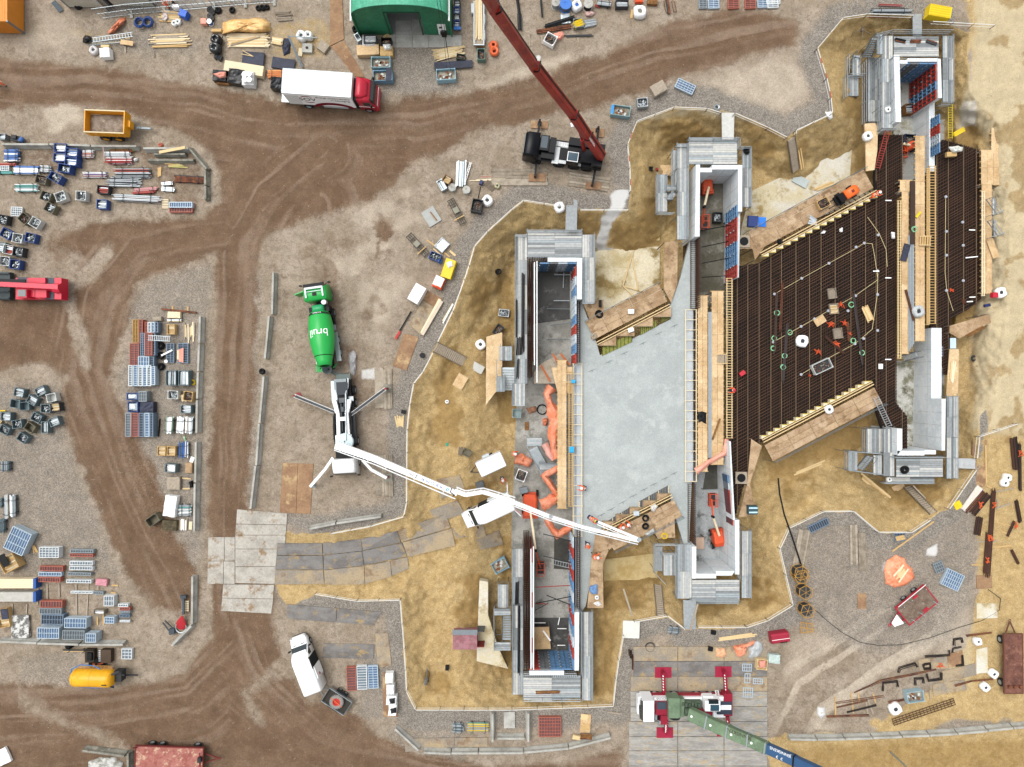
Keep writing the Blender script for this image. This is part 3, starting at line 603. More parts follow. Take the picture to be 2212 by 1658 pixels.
slab('concrete_slab',[(1252,640),(1290,745),(1296,768),(1449,690),(1447,662),(1470,600),(1492,512),(1503,512),(1503,668),(1494,668),(1494,1045),(1488,1190),(1478,1180),(1450,1085),(1447,1065),(1303,1140),(1290,1150),(1285,1200),(1265,1310),(1250,1330),(1250,785),(1252,640)],-1.8,ZS,POURED,'large freshly poured pale blue-grey concrete slab in the middle of the pit','concrete slab',dpx=True)
def rebar_deck(label,poly_,z,sp=.2,ang=0.,ang2=90.,dense=None):
 P_=[Wd(*p,z) for p in poly_];t=thing('rebar_deck',label,'rebar mat',(P_[0].x,P_[0].y,z-.4))
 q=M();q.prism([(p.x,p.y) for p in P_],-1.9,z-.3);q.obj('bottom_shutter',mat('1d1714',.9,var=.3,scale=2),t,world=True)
 for nm,a,s_,dz,wd in(('lower_bars',ang2,sp*1.25,-.05,.05),('upper_bars',ang,sp*1.5,.02,.055),('spacer_bars',90,1.42,.08,.05)):
  d=Vector((math.cos(R(a)),math.sin(R(a)),0));nrm=Vector((-d.y,d.x,0));ts=[p.dot(nrm) for p in P_];q=M();k=min(ts)+s_*.5
  while k<max(ts):
   xs=[]
   for i in range(len(P_)):
    A,B=P_[i],P_[(i+1)%len(P_)];ta,tb=A.dot(nrm),B.dot(nrm)
    if(ta>k)!=(tb>k):e=A+(B-A)*(k-ta)/(tb-ta);xs.append(e.dot(d))
   xs.sort()
   for a0,a1 in zip(xs[0::2],xs[1::2]):
    if a1-a0>.4:q.bar(nrm*k+d*(a0+.05)+Vector((0,0,z+dz)),nrm*k+d*(a1-.05)+Vector((0,0,z+dz)),wd,wd)
   k+=s_*rnd.uniform(.75,1.25)
  o=q.obj(nm,mat('7a6650',.8,var=.3) if nm=='spacer_bars' else(mat('3a281b',.85,var=.6,scale=.4) if nm=='lower_bars' else mat('553a29',.8,var=.6,scale=.45)),t,world=True);o['kind']='stuff'
 return t
rebar_deck('wide dark rebar mat between the two long timber walkways',[(1590,530),(1592,575),(1640,568),(1895,418),(1890,380),(1900,290),(1952,290),(1952,395),(1938,420),(1938,870),(1962,900),(1962,990),(1925,985),(1895,890),(1890,818),(1635,962),(1622,1000),(1592,1110),(1572,1130),(1570,985),(1580,620)],-1.35,.2,28.5)
rebar_deck('narrow dark rebar mat beside the sandy bank at the far side',[(2040,300),(2118,322),(2122,645),(2096,668),(2055,690),(2055,810),(2012,810),(2012,330)],-1.35,.2,28.5)
def deckthing(label,rects,z,mats=None,name='timber_walkway',cat='walkway',joists=True,bw=.62,seg=2.4):
 c=W((rects[0][0]+rects[0][2])/2,(rects[0][1]+rects[0][3])/2,z);t=thing(name,label,cat,(c.x,c.y,z-1))
 for r_ in rects:
  q=M();boards(q,*r_[:4],z,r_[4],bw,len(mats or[PLY]),seg,.04);q.obj('boards',mats or[PLY],t,world=True)
 if joists:
  q=M()
  for r_ in rects:
   a,b=W(r_[0],r_[3],z),W(r_[2],r_[1],z)
   n=int((b.y-a.y if r_[4]=='y' else b.x-a.x)/.6)
   for k in range(n+1):
    if r_[4]=='y':y=a.y+(b.y-a.y)*k/max(n,1);q.bar((a.x-.1,y,z-.13),(b.x+.1,y,z-.13),.09,.16)
    else:x=a.x+(b.x-a.x)*k/max(n,1);q.bar((x,a.y-.1,z-.13),(x,b.y+.1,z-.13),.09,.16)
  q.obj('joists',PINEB,t,world=True)
  q=M()
  for r_ in rects:
   a,b=W(r_[0],r_[3],z),W(r_[2],r_[1],z)
   for p in((a.x+.1,a.y+.1),(b.x-.1,b.y-.1),(a.x+.1,b.y-.1),(b.x-.1,a.y+.1)):q.bar((p[0],p[1],z-.2),(p[0],p[1],-4.4),.12,.12)
  q.obj('prop_frame',OLDW,t,world=True)
 return t
def rungs_frame(label,pts,wd,z,col=PINE,n=None,cat='edge form',name='timber_edge_form',sp=.75,bw=.08):
 a,b=W(*pts[0],z),W(*pts[1],z);d=b-a;L=d.length;d.normalize();s=Vector((-d.y,d.x,0));t=thing(name,label,cat,(a.x,a.y,z-.2));q=M();g=M()
 for k in(-1,1):q.bar(a+s*k*wd/2,b+s*k*wd/2,bw,.12)
 n=n or int(L/sp)
 for i in range(n+1):c=a+d*L*i/n;g.bar(c-s*(wd/2+.1),c+s*(wd/2+.1),.06,.09)
 q.obj('waler',col,t,world=True);g.obj('cross_pieces',col,t,world=True);return t
ZW=-.55
PLYS=[PLY,stain('plywood_b','d4b890','bfa076',.42,.65,.5,.75,'e0c8a0',6),stain('plywood_c','cbae86','b6966c',.42,.65,.5,.75,'cfae80',6)]
tile(2,1)
deckthing('long pale plywood walkway between the poured slab and the wide rebar mat',[(1605,900,1690,1658+760,'y'),(1725,860,1828,1658+700,'y')],ZW,PLYS)
rungs_frame('light timber ladder-like edge form along the slab side of the middle walkway',[(1546,1020),(1546,1658+846)],1.15,-.75,PINEW,sp=1.1)
cage(1570,1020,1596,1658+840,-1.3,-.75,'row of starter bars under the light timber edge form',.2)
slab('kicker_strip',[(1506,1018),(1570,1018),(1570,1658+850),(1506,1658+850)],-1.19,-1.,stain('kicker_concrete','b9bfc2','aab0b4',.42,.6,.8,.7),'raised grey concrete strip along the slab under the timber edge form','kicker')
rungs_frame('timber ladder-like edge form along the wide rebar mat',[(1878,750),(1878,1658+470)],.55,-.6,PINE,sp=.28)
rungs_frame('narrow timber rung strip down the middle of the plywood walkway',[(1708,1050),(1708,1658+640)],.2,-.6,PINEB,sp=.26)
for i in range(3):solo(M().bar(W(1700+i*10,1040,-.5),W(1700+i*10,2300,-.5),.1,.1),'aluminium_beam',GALV,'long grey aluminium beam laid along the middle plywood walkway','beam','aluminium beams on the middle walkway')
tile(3,1)
deckthing('long plywood walkway between the two rebar mats',[(1155,0,1215,1400,'y'),(1272,-480,1355,1290,'y')],ZW,PLYS)
deckthing('plywood walkway between the top chamber and the rebar mats',[(1140,-100,1240,0,'y')],ZW,PLYS)
rungs_frame('timber ladder-like edge form beside the narrow rebar mat',[(1420,-220),(1420,1140)],.62,-.6,PINEB,sp=.3)
rungs_frame('thin timber rung edge on the wide rebar mat side of the far walkway',[(1134,80),(1134,1440)],.28,-.6,PINE,sp=.3)
rungs_frame('short timber rung strip inside the far walkway',[(1380,-200),(1380,1150)],.16,-.58,PINEB,sp=.24)
for i in range(4):solo(M().bar(W(1216+i*13,380-i*40,-.48),W(1216+i*13,1380-i*20,-.48),.13,.12),'aluminium_beam',GALV,'grey aluminium beam lying on the far plywood walkway','beam','aluminium beams on the far walkway')
solo(M().bar(W(1248,-90,-.4),W(1248,455,-.4),.5,.16),'steel_beam',mat('3a2a20',.7),'long dark brown steel beam on the far walkway','beam')
deckthing('plywood edge walkway along the sandy bank',[(1846,-60,1935,880,'y')],ZW,PLYS)
rungs_frame('thin timber edge form between the narrow rebar mat and the sandy bank',[(1858,0),(1858,900)],.22,-.5,PINEW,sp=.5)
deckthing('plywood landing at the far corner by the yellow bracket',[(1930,-560,2010,-330,'y'),(1842,-360,2000,-60,'y')],ZW,PLYS)
tile(2,2)
deckthing('plywood walkway beside the orange tarps',[(392,-200,470,1080,'y')],ZW,PLYS)
rungs_frame('timber rung edge beside the plywood walkway of the tarps',[(506,-100),(506,1060)],.34,-.6,PINEB,sp=.26)
rungs_frame('white timber ladder-like edge form on the tarp side of the slab',[(566,-170),(566,1320)],.95,-.8,PINEW,sp=1.05)
slab('kicker_strip',[(530,-170),(604,-170),(604,1320),(530,1320)],-1.19,-1.02,MATS[('st','kicker_concrete')],'raised grey concrete strip between the slab and the tarps','kicker')
cage(532,-150,552,1300,-1.3,-.85,'row of starter bars on the tarp side of the slab',.2)
MP=stain('muddy_plywood','baa080','9a7f60',.4,.62,.6,.85,'866c50',6)
def zigzag(label,a,b,n,wd,ndir,yel=True,z=-.9,walk=1.6):
 A,B=W(*a,z),W(*b,z);d=B-A;L=d.length;d.normalize();s=Vector((d.y,-d.x,0))*ndir;t=thing('zigzag_shutter',label,'shutter',(A.x,A.y,z-.4));q=M();g=M();w_=M();y=M()
 for i in range(n):
  c0,c1=A+d*L*i/n,A+d*L*(i+1)/n;horiz=Vector((c1.x-c0.x,0,0))
  pts=[c0,c0+horiz,c1] if ndir>0 else[c0,Vector((c0.x,c1.y,c0.z)),c1]
  pts=[c0,(c0+horiz if yel else c0+horiz),c1]
  q.prism([(p.x,p.y) for p in pts],z-.6,z+.12)
  y.bar(c0+Vector((0,0,.14)),c0+horiz+Vector((0,0,.14)),.06,.05)
 q.obj('step_boxes',[PINEW if yel else MP],t,world=True);y.obj('step_edges',mat('c9b23c' if yel else '8d7f63',.6),t,world=True)
 for k in(0,.28):g.bar(A+s*(.1+k)+Vector((0,0,.25)),B+s*(.1+k)+Vector((0,0,.25)),.09,.12)
 g.obj('waler',PINE,t,world=True)
 m=int(L/.62)
 for i in range(m):c=A+d*L*(i+.5)/m;w_.bar(c+s*.05+Vector((0,0,.1)),c+s*.7-Vector((0,0,.5)),.07,.1)
 w_.obj('struts',RUST,t,world=True)
 q=M();nb=3
 for i in range(nb):
  for j in range(5):
   p0,p1=A+d*(L*j/5+.02)+s*(.75+walk*(i+.5)/nb),A+d*(L*(j+1)/5-.02)+s*(.75+walk*(i+.5)/nb);q.bar(p0,p1,walk/nb-.03,.05,rnd.randrange(3))
 q.obj('walkway',[MP,stain('muddy_plywood_b','b49a7c','937758',.4,.65,.5,.8,'c0a88a',6),MP],t,world=True)
 q=M()
 for j in range(6):
  p=A+d*L*j/5+s*(.75+walk+.05);q.cyl((p.x,p.y,-4.3),(p.x,p.y,z+1.),.03,0,5)
 for h in(.5,.95):q.cyl(A+s*(.8+walk)+Vector((0,0,h)),B+s*(.8+walk)+Vector((0,0,h)),.03,0,5)
 q.obj('handrail',GALVD,t,world=True);return t
tile(2,1)
zigzag('timber shutter with steel struts and green mesh along the upper edge of the poured slab',(740,1330),(1372,1000),4,.5,-1,False,-.8,2.2)
tile(2,2)
zigzag('timber shutter and muddy walkway along the lower edge of the poured slab',(1372,950),(780,1250),5,.5,-1,False,-.8,2.)
tile(3,1)
zigzag('yellow-edged zigzag shutter above the wide rebar mat',(-60,560),(940,20),16,.5,-1,True,-.9,2.3)
tile(3,2)
zigzag('yellow-edged zigzag shutter below the wide rebar mat',(890,-20),(-60,480),16,.5,-1,True,-.9,2.)
tile(2,1)
for(a,b,c,d_) in(((780,1420),(1036,1300),(1036,1225),(780,1345)),((1110,1240),(1250,1165),(1250,1110),(1110,1170)),((1290,1135),(1366,1098),(1366,1035),(1290,1090))):
 q=M();P_=[W(*p,-1.1) for p in(a,b,c,d_)];q.prism([(p.x,p.y) for p in P_],-1.19,-1.12,0);e0,e1,f0,f1=P_[0],P_[1],P_[3],P_[2]
 for k in range(9):u=k/8;q.bar(e0+(e1-e0)*u,f0+(f1-f0)*u,.05,.06,1)
 solo(q,'mesh_insert',[mat('83873f',.8,var=.4,scale=6),mat('4b4a28',.8)],'yellow-green mesh pocket with dark bars in the upper slab shutter','mesh insert','mesh pockets in the upper slab shutter')
tile(2,2)
for(a,b,c,d_) in(((790,1210),(1028,1065),(1028,1130),(790,1260)),((1098,1020),(1352,880),(1352,945),(1098,1080))):
 q=M();P_=[W(*p,-1.1) for p in(a,b,c,d_)];q.prism([(p.x,p.y) for p in P_],-1.19,-1.12,0);e0,e1,f0,f1=P_[0],P_[1],P_[3],P_[2]
 for k in range(14):u=k/13;q.bar(e0+(e1-e0)*u,f0+(f1-f0)*u,.04,.05,1)
 for k in(0,.33,.66,1):q.bar(e0+(e1-e0)*k+Vector((0,0,.1)),f0+(f1-f0)*k+Vector((0,0,.1)),.07,.12,2)
 solo(q,'mesh_insert',[mat('6b6c6c',.8,var=.3,scale=6),mat('3a3a3a',.8),PINEW],'grey mesh pocket with pale dividers in the lower slab shutter','mesh insert','mesh pockets in the lower slab shutter')
def place(px,py,h):p=W(px,py,h);return Vector((p.x,p.y,0))
def ang(p,q):return math.atan2(-(q[1]-p[1]),q[0]-p[0])
def text_mesh(txt,size,z=0.,ext=.004):
 c=bpy.data.curves.new('lettering','FONT');c.body=txt;c.size=size;c.align_x='CENTER';c.align_y='CENTER';c.extrude=ext
 o=bpy.data.objects.new('lettering',c);SC.collection.objects.link(o);bpy.context.view_layer.update()
 me=bpy.data.meshes.new_from_object(o.evaluated_get(bpy.context.evaluated_depsgraph_get()));bpy.data.objects.remove(o);return me
def lettering(txt,size,parent,m,mtx,name='lettering',bend=None):
 me=text_mesh(txt,size);me.materials.clear();me.materials.append(m)
 for v in me.vertices:
  if bend:v.co=bend(v.co)
 if mtx is not None:me.transform(mtx)
 o=bpy.data.objects.new(name,me);SC.collection.objects.link(o);o.parent=parent;return o
def wheel(par,c,r,wd,rimcol=None,name='wheel'):
 q=M();x,y,z=c
 q.lathe([(r*.55,-wd/2),(r*.93,-wd/2),(r,-wd*.36),(r,wd*.36),(r*.93,wd/2),(r*.55,wd/2)],0,18,'y',c)
 o=q.obj(name,TYRE,par,smooth=False);g=M();g.lathe([(.01,-wd*.4),(r*.5,-wd*.42),(r*.56,-wd*.5),(r*.56,wd*.5),(r*.5,wd*.42),(.01,wd*.4)],0,14,'y',c);g.obj('rim',rimcol or GALV,o);return o
def part(par,name,m,fn,smooth=False):q=M();fn(q);return q.obj(name,m,par,smooth)
def loft(q,secs,m=0):
 rings=[]
 for s in secs:
  x,hw,z0,z1=s[:4];c=s[4] if len(s)>4 else .12
  c=min(c,hw*.9,(z1-z0)*.45);rings.append([(x,-hw,z0),(x,hw,z0),(x,hw,z1-c),(x,hw-c*.35,z1-c*.3),(x,hw-c,z1),(x,-hw+c,z1),(x,-hw+c*.35,z1-c*.3),(x,-hw,z1-c)])
 vs=[p for r_ in rings for p in r_];n=8;fs=[]
 for k in range(len(rings)-1):
  for i in range(n):fs.append((k*n+(i+1)%n,k*n+i,(k+1)*n+i,(k+1)*n+(i+1)%n))
 fs+=[tuple(range(n)),tuple(reversed(range((len(rings)-1)*n,len(rings)*n)))]
 return q.add(vs,fs,m)
def van(px,py,a,label,L=5.95,grp='white vans on the site',open_side=False,open_rear=False):
 W_=.99;p=place(px,py,2.3);t=thing('van',label,'van',p,a,grp);hx=L/2
 part(t,'body',mat('f2f4f4',.3,var=.03,k=.9),lambda q:loft(q,[(-hx,W_*.97,.45,2.42,.16),(-hx+.15,W_,.4,2.56,.2),(hx-2.35,W_,.4,2.6,.2),(hx-2.,W_*.98,.4,2.5,.22),(hx-1.72,W_*.96,.4,2.3,.25),(hx-.95,W_*.95,.4,1.42,.2),(hx-.35,W_*.9,.42,1.2,.2),(hx-.05,W_*.72,.45,.95,.2),(hx,W_*.6,.5,.8,.15)]),True)
 part(t,'windscreen',GLASS,lambda q:q.add([(hx-1.8,-.8,2.325),(hx-1.8,.8,2.325),(hx-.93,.86,1.46),(hx-.93,-.86,1.46),(hx-1.8,-.8,2.25),(hx-1.8,.8,2.25),(hx-.93,.86,1.38),(hx-.93,-.86,1.38)],[(3,2,1,0),(0,1,5,4),(2,3,7,6),(1,2,6,5),(3,0,4,7),(4,5,6,7)]))
 for s in(-1,1):
  part(t,'side_window',GLASS,lambda q:q.add([(hx-1.95,s*.99,1.4),(hx-1.15,s*.965,1.38),(hx-1.7,s*.955,2.1),(hx-1.95,s*.965,2.15),(hx-1.95,s*.9,1.4),(hx-1.15,s*.9,1.38),(hx-1.7,s*.88,2.1),(hx-1.95,s*.88,2.15)],[(0,1,2,3),(7,6,5,4),(0,4,5,1),(1,5,6,2),(2,6,7,3),(3,7,4,0)]))
  part(t,'mirror',BLACK,lambda q:q.box((hx-1.15,s*1.13,1.5),(.12,.22,.34)))
  part(t,'headlight',mat('cfd6da',.2,var=0),lambda q:q.box((hx-.22,s*.72,1.),(.34,.22,.16),s*.3))
  part(t,'bonnet_vent',BLACK,lambda q:q.box((hx-.78,s*.42,1.33),(.08,.35,.1),-s*.15))
  for x in(-hx+1.15,hx-1.):wheel(t,(x,s*.86,.34),.35,.24)
 part(t,'bumper',mat('3a3c3e',.6),lambda q:loft(q,[(hx-.3,W_*.9,.3,.55,.05),(hx+.04,W_*.62,.32,.55,.05)]))
 part(t,'roof_ribs',mat('e8ebec',.3,var=.02,k=.9),lambda q:[q.box((-.55,y,2.605),(3.4,.05,.02)) for y in(-.6,-.3,0,.3,.6)])
 if open_side:
  s=open_side
  part(t,'door_opening',mat('14181b',.9,var=0),lambda q:q.box((hx-2.75,s*(W_-.28),1.45),(1.25,.66,2.1)))
  part(t,'sliding_door',mat('eef1f1',.3,var=.03,k=.9),lambda q:q.box((hx-3.9,s*(W_+.1),1.45),(1.3,.07,1.9)))
  part(t,'emblem',mat('b02a38',.5),lambda q:q.torus((hx-4.3,s*(W_+.16),1.6),.13,.035,0,14,5,'y'))
  part(t,'shelf',mat('5b6268',.7),lambda q:q.box((hx-2.75,s*.45,1.9),(1.2,.5,.06)))
 if open_rear:
  for s in(-1,1):part(t,'rear_door',mat('dfe3e5',.3,var=.03,k=.9),lambda q:q.box((-hx-.1+.02*s,s*(W_+.42),1.45),(.08,.85,1.9),s*.4))
 return t
tile(1,3)
van(408,795,ang((470,960),(330,590)),'white van with its side door open, towing a small trailer',5.9,open_side=-1)
tile(1,2)
van(2000,1115,ang((2170,1035),(1830,1190)),'white van parked under the white concrete boom',5.6,open_side=-1,open_rear=True)
tile(1,3)
def car_trailer():
 p=place(700,1085,.7);t=thing('car_trailer','small grey open trailer hitched behind the white van','trailer',p,ang((770,1190),(600,1000))-R(3))
 a=ang((785,1130),(615,1020));t.rotation_euler=(0,0,a)
 part(t,'floor',mat('3a3630',.8),lambda q:q.box((0,0,.52),(2.75,1.6,.06)))
 for s in(-1,1):part(t,'side_board',GALV,lambda q:q.box((0,s*.82,.72),(2.85,.05,.42)))
 for s in(-1,1):part(t,'end_board',GALVD,lambda q:q.box((s*1.42,0,.72),(.05,1.6,.42)))
 for s in(-1,1):
  part(t,'mudguard',BLACK,lambda q:q.box((0,s*.98,.58),(1.3,.22,.08)))
  for x in(-.35,.35):wheel(t,(x,s*.98,.28),.28,.18)
 part(t,'drawbar',GALVD,lambda q:(q.bar((1.4,-.5,.45),(2.5,0,.42),.07,.08),q.bar((1.4,.5,.45),(2.5,0,.42),.07,.08),q.bar((2.4,0,.42),(2.85,0,.42),.09,.09)))
 w_=thing('spare_wheel','big worn tractor wheel with a red rim strapped onto the small trailer','wheel',p+Vector((0,0,.55)),a)
 part(w_,'tyre',mat('8a8681',.9,var=.2,scale=8),lambda q:(q.lathe([(.42,0),(.66,0),(.74,.1),(.74,.38),(.66,.48),(.42,.48)],0,24),[q.box((.72*math.cos(k*.2618),.72*math.sin(k*.2618),.24),(.1,.08,.42),k*.2618) for k in range(24)]))
 part(w_,'rim',mat('c23a2c',.5),lambda q:q.lathe([(.44,.05),(.44,.44),(.34,.4),(.3,.3),(.1,.3),(.1,.36),(.01,.36)],0,20))
 part(w_,'strap',ORANGE,lambda q:q.bar((-.75,.1,.5),(.75,-.1,.5),.06,.02))
car_trailer()
tile(1,0)
def box_truck():
 a=ang((230,700),(815,740));p=place(525,718,3.8);t=thing('box_truck','white box truck with a red cab on the muddy road','truck',p,a)
 L,hw=7.1,1.24
 part(t,'box',mat('f7f8f8',.4,var=.02,k=.92),lambda q:q.box((0,0,2.4),(L,hw*2,2.75)))
 part(t,'roof_edge',GALV,lambda q:[q.box((0,s*hw,3.78),(L+.04,.06,.06)) for s in(-1,1)]+[q.box((s*L/2,0,3.78),(.06,hw*2-.07,.06)) for s in(-1,1)])
 part(t,'side_skirt',mat('b9bdbf',.5),lambda q:[q.box((1.3,s*1.2,.72),(2.6,.05,.35)) for s in(-1,1)])
 part(t,'chassis',BLACK,lambda q:(q.box((.9,0,.82),(8.9,.9,.3)),q.box((L/2+.2,0,1.8),(.35,2.3,2.2))))
 cab=mat('b8263a',.3,var=.04)
 part(t,'cab',cab,lambda q:loft(q,[(L/2+.4,1.22,.55,3.1,.15),(L/2+1.2,1.22,.5,3.15,.3),(L/2+1.7,1.2,.5,2.9,.35),(L/2+2.05,1.18,.45,1.75,.2),(L/2+2.2,1.12,.42,1.5,.15)]),True)
 part(t,'roof_spoiler',cab,lambda q:(loft(q,[(L/2+.42,1.05,3.,3.7,.2),(L/2+1.,1.,3.,3.5,.25),(L/2+1.5,.7,3.,3.25,.2)])),True)
 part(t,'windscreen',GLASS,lambda q:q.add([(L/2+1.74,-1.08,2.84),(L/2+1.74,1.08,2.84),(L/2+2.1,1.1,1.8),(L/2+2.1,-1.1,1.8),(L/2+1.6,-1.08,2.7),(L/2+1.6,1.08,2.7),(L/2+1.95,1.1,1.72),(L/2+1.95,-1.1,1.72)],[(3,2,1,0),(0,1,5,4),(2,3,7,6),(1,2,6,5),(3,0,4,7),(4,5,6,7)]))
 part(t,'sun_visor',BLACK,lambda q:q.box((L/2+1.95,0,2.85),(.3,2.1,.08)))
 part(t,'bumper',cab,lambda q:loft(q,[(L/2+1.95,1.2,.3,.95,.1),(L/2+2.35,1.1,.32,.9,.1)]))
 part(t,'trim_stripe',WHITE,lambda q:(q.box((L/2+2.26,0,1.3),(.05,2.,.08)),q.box((L/2+1.2,-1.235,1.45),(1.6,.03,.07))))
 for s in(-1,1):
  part(t,'side_window',GLASS,lambda q:q.box((L/2+1.35,s*1.22,2.15),(.8,.04,.75)))
  part(t,'mirror',BLACK,lambda q:(q.box((L/2+1.85,s*1.45,2.3),(.14,.2,.55)),q.bar((L/2+1.7,s*1.2,2.6),(L/2+1.85,s*1.45,2.5),.05,.05)))
  part(t,'headlight',mat('d9dee0',.2,var=0),lambda q:q.box((L/2+2.3,s*.85,.75),(.06,.35,.2)))
  wheel(t,(L/2+1.25,s*1.08,.5),.5,.3);wheel(t,(-1.7,s*1.02,.5),.5,.5)
 part(t,'door_panel',mat('e3e5e5',.5),lambda q:q.box((-L/2+.75,-hw-.01,2.2),(1.45,.03,2.3)))
 part(t,'tail_lift',GALV,lambda q:(q.box((-L/2-.55,-.4,.75),(.9,1.3,.08)),q.bar((-L/2,-.8,.7),(-L/2-.3,-.8,.7),.1,.1)))
 lt=mat('1c1c1e',.6,var=0);rt=Matrix.Translation((-1.25,-hw-.012,2.45))@Matrix.Rotation(R(90),4,'X')
 lettering('SOV',.95,t,lt,rt)
 gr=mat('6e6e70',.6,var=0)
 lettering('Brengt ondernemers',.42,t,gr,Matrix.Translation((1.5,-hw-.012,3.1))@Matrix.Rotation(R(90),4,'X'))
 lettering('in beweging',.42,t,gr,Matrix.Translation((2.2,-hw-.012,2.6))@Matrix.Rotation(R(90),4,'X'))
 def arc(q,cx,cz,r0,r1,a0,a1,sx=1):
  n=18
  for i in range(n):
   t0,t1=R(a0+(a1-a0)*i/n),R(a0+(a1-a0)*(i+1)/n);w0,w1=(r1-r0)*math.sin(math.pi*i/n)**.5*.5,(r1-r0)*math.sin(math.pi*(i+1)/n)**.5*.5;rm=(r0+r1)/2
   P_=[(cx+sx*(rm-w0)*math.cos(t0),cz+(rm-w0)*math.sin(t0)),(cx+sx*(rm+w0)*math.cos(t0),cz+(rm+w0)*math.sin(t0)),(cx+sx*(rm+w1)*math.cos(t1),cz+(rm+w1)*math.sin(t1)),(cx+sx*(rm-w1)*math.cos(t1),cz+(rm-w1)*math.sin(t1))]
   q.add([(x,-hw-.008,z) for x,z in P_]+[(x,-hw+.02,z) for x,z in P_],[(0,1,2,3),(3,2,1,0),(0,4,5,1),(2,6,7,3)])
 part(t,'side_arc',mat('a3243a',.5,var=0),lambda q:(arc(q,1.2,.2,1.15,1.75,15,165,1.5),arc(q,-1.2,2.45,.68,.85,50,140,1.1),arc(q,-1.2,2.45,.68,.85,230,310,1.1)))
box_truck()
tile(1,1)
def mixer():
 p0,p1=(502,800),(612,1560);a=ang(p1,p0);k=place(575,1190,1.8);t=thing('concrete_mixer','bright green concrete mixer truck backed up to the white pump','mixer truck',k,a)
 gm=mat('27a94c',.35,var=.05);L=4.65
 part(t,'chassis',BLACK,lambda q:(q.box((0,0,.85),(8.6,.9,.35)),[q.box((x,s*.95,.9),(2.2,.55,.5)) for x in(1.,) for s in(-1,1)],q.box((2.1,0,1.4),(.6,2.1,1.4))))
 part(t,'cab',gm,lambda q:loft(q,[(3.,1.2,.6,2.95,.2),(3.6,1.22,.55,3.05,.22),(4.35,1.18,.55,2.9,.3),(4.62,1.14,.5,1.8,.2),(4.72,1.1,.45,1.5,.15)]),True)
 part(t,'windscreen',GLASS,lambda q:q.add([(4.38,-1.05,2.8),(4.38,1.05,2.8),(4.67,1.08,1.85),(4.67,-1.08,1.85),(4.3,-1.05,2.7),(4.3,1.05,2.7),(4.55,1.08,1.8),(4.55,-1.08,1.8)],[(3,2,1,0),(0,1,5,4),(2,3,7,6),(1,2,6,5),(3,0,4,7)]))
 part(t,'sun_visor',BLACK,lambda q:q.box((4.6,0,2.85),(.3,2.2,.1)))
 part(t,'light_bar',GALV,lambda q:(q.bar((4.25,-.9,3.12),(4.25,.9,3.12),.2,.14),[q.bar((4.3,s*.88,3.12),(3.3,s*.88,3.12),.16,.1) for s in(-1,1)],q.bar((3.9,-.8,3.13),(3.9,.8,3.13),.06,.06)))
 part(t,'roof_hatch',BLACK,lambda q:q.box((3.6,0,3.06),(.35,.45,.06)))
 for s in(-1,1):
  part(t,'mirror',BLACK,lambda q:(q.box((4.75,s*1.5,2.3),(.12,.25,.5)),q.bar((4.5,s*1.1,2.6),(4.75,s*1.45,2.5),.05,.05)))
  for x in(3.65,1.75,-1.2,-2.55):wheel(t,(x,s*1.02,.5),.5,.34 if x>0 else .5)
 part(t,'door',gm,lambda q:q.box((4.,1.72,1.7),(.1,1.,1.9),R(12)))
 part(t,'gearbox_housing',mat('2a9d63',.4),lambda q:loft(q,[(1.75,.62,1.3,2.7,.25),(2.5,.62,1.3,2.7,.25)]),True)
 part(t,'air_filter',GALV,lambda q:q.cyl((2.7,-.75,2.),(2.7,-.75,2.7),.26,0,14))
 prof=[(.1,1.55),(1.,1.55),(1.06,1.42),(1.16,1.),(1.25,.4),(1.31,-.6),(1.29,-1.5),(1.1,-2.6),(.8,-3.65),(.74,-4.1),(.5,-4.12)]
 tilt=Matrix.Rotation(R(9),4,'Y')
 def drum(q):
  n=28
  q.lathe([(r_,h) for r_,h in prof],0,n,'x');q.v=[tuple(tilt@Vector(v)+Vector((.15,0,2.35))) for v in q.v]
 d=part(t,'drum',gm,drum,True)
 def band(q,x0,x1,r0,r1):q.lathe([(r0,x0),(r1,x1)],0,28,'x');q.v=[tuple(tilt@Vector(v)+Vector((.15,0,2.35))) for v in q.v]
 bb=M();band(bb,1.45,1.2,1.07,1.14);bb.obj('drum_band',mat('12351f',.5,var=0),d)
 bb=M();band(bb,-3.1,-3.17,.99,.965);bb.obj('drum_ring',BLACK,d)
 lettering('bruil',1.15,d,mat('ffffff',.4,var=0),None,bend=lambda co:(lambda th,rr:tilt@Vector((-.8-co.y,rr*math.sin(th),rr*math.cos(th)))+Vector((.15,0,2.35)))(co.x/1.31,1.318+co.z))
 lettering('bruil beton',.2,d,mat('ffffff',.4,var=0),None,bend=lambda co:(lambda th,rr:tilt@Vector((1.33-co.y,rr*math.sin(th),rr*math.cos(th)))+Vector((.15,0,2.35)))(co.x/1.12,1.12+co.z))
 part(t,'mudguard',GALV,lambda q:[q.box((-1.95,s*1.1,1.12),(3.1,.5,.06)) for s in(-1,1)])
 part(t,'water_tank',GALVD,lambda q:[q.cyl((.35,-1.1,1.3),(-.25,-1.1,1.3),.25,0,12)])
 part(t,'hopper',GALVD,lambda q:q.lathe([(.18,1.9),(.5,2.7),(.52,2.72),(.46,2.6),(.1,2.)],0,16,'z',(-4.25,0,-.35)))
 part(t,'rear_platform',mat('28a04c',.5),lambda q:([q.bar((-3.7,s*.75,.9),(-4.2,s*.75,2.5),.09,.09) for s in(-1,1)],q.box((-4.,1.05,1.35),(.8,.6,.04)),[q.bar((-3.6-.8*i,1.3,1.3),(-3.6-.8*i,1.3,2.3),.04,.04) for i in(0,1)],q.bar((-3.6,1.3,2.3),(-4.4,1.3,2.3),.04,.04)))
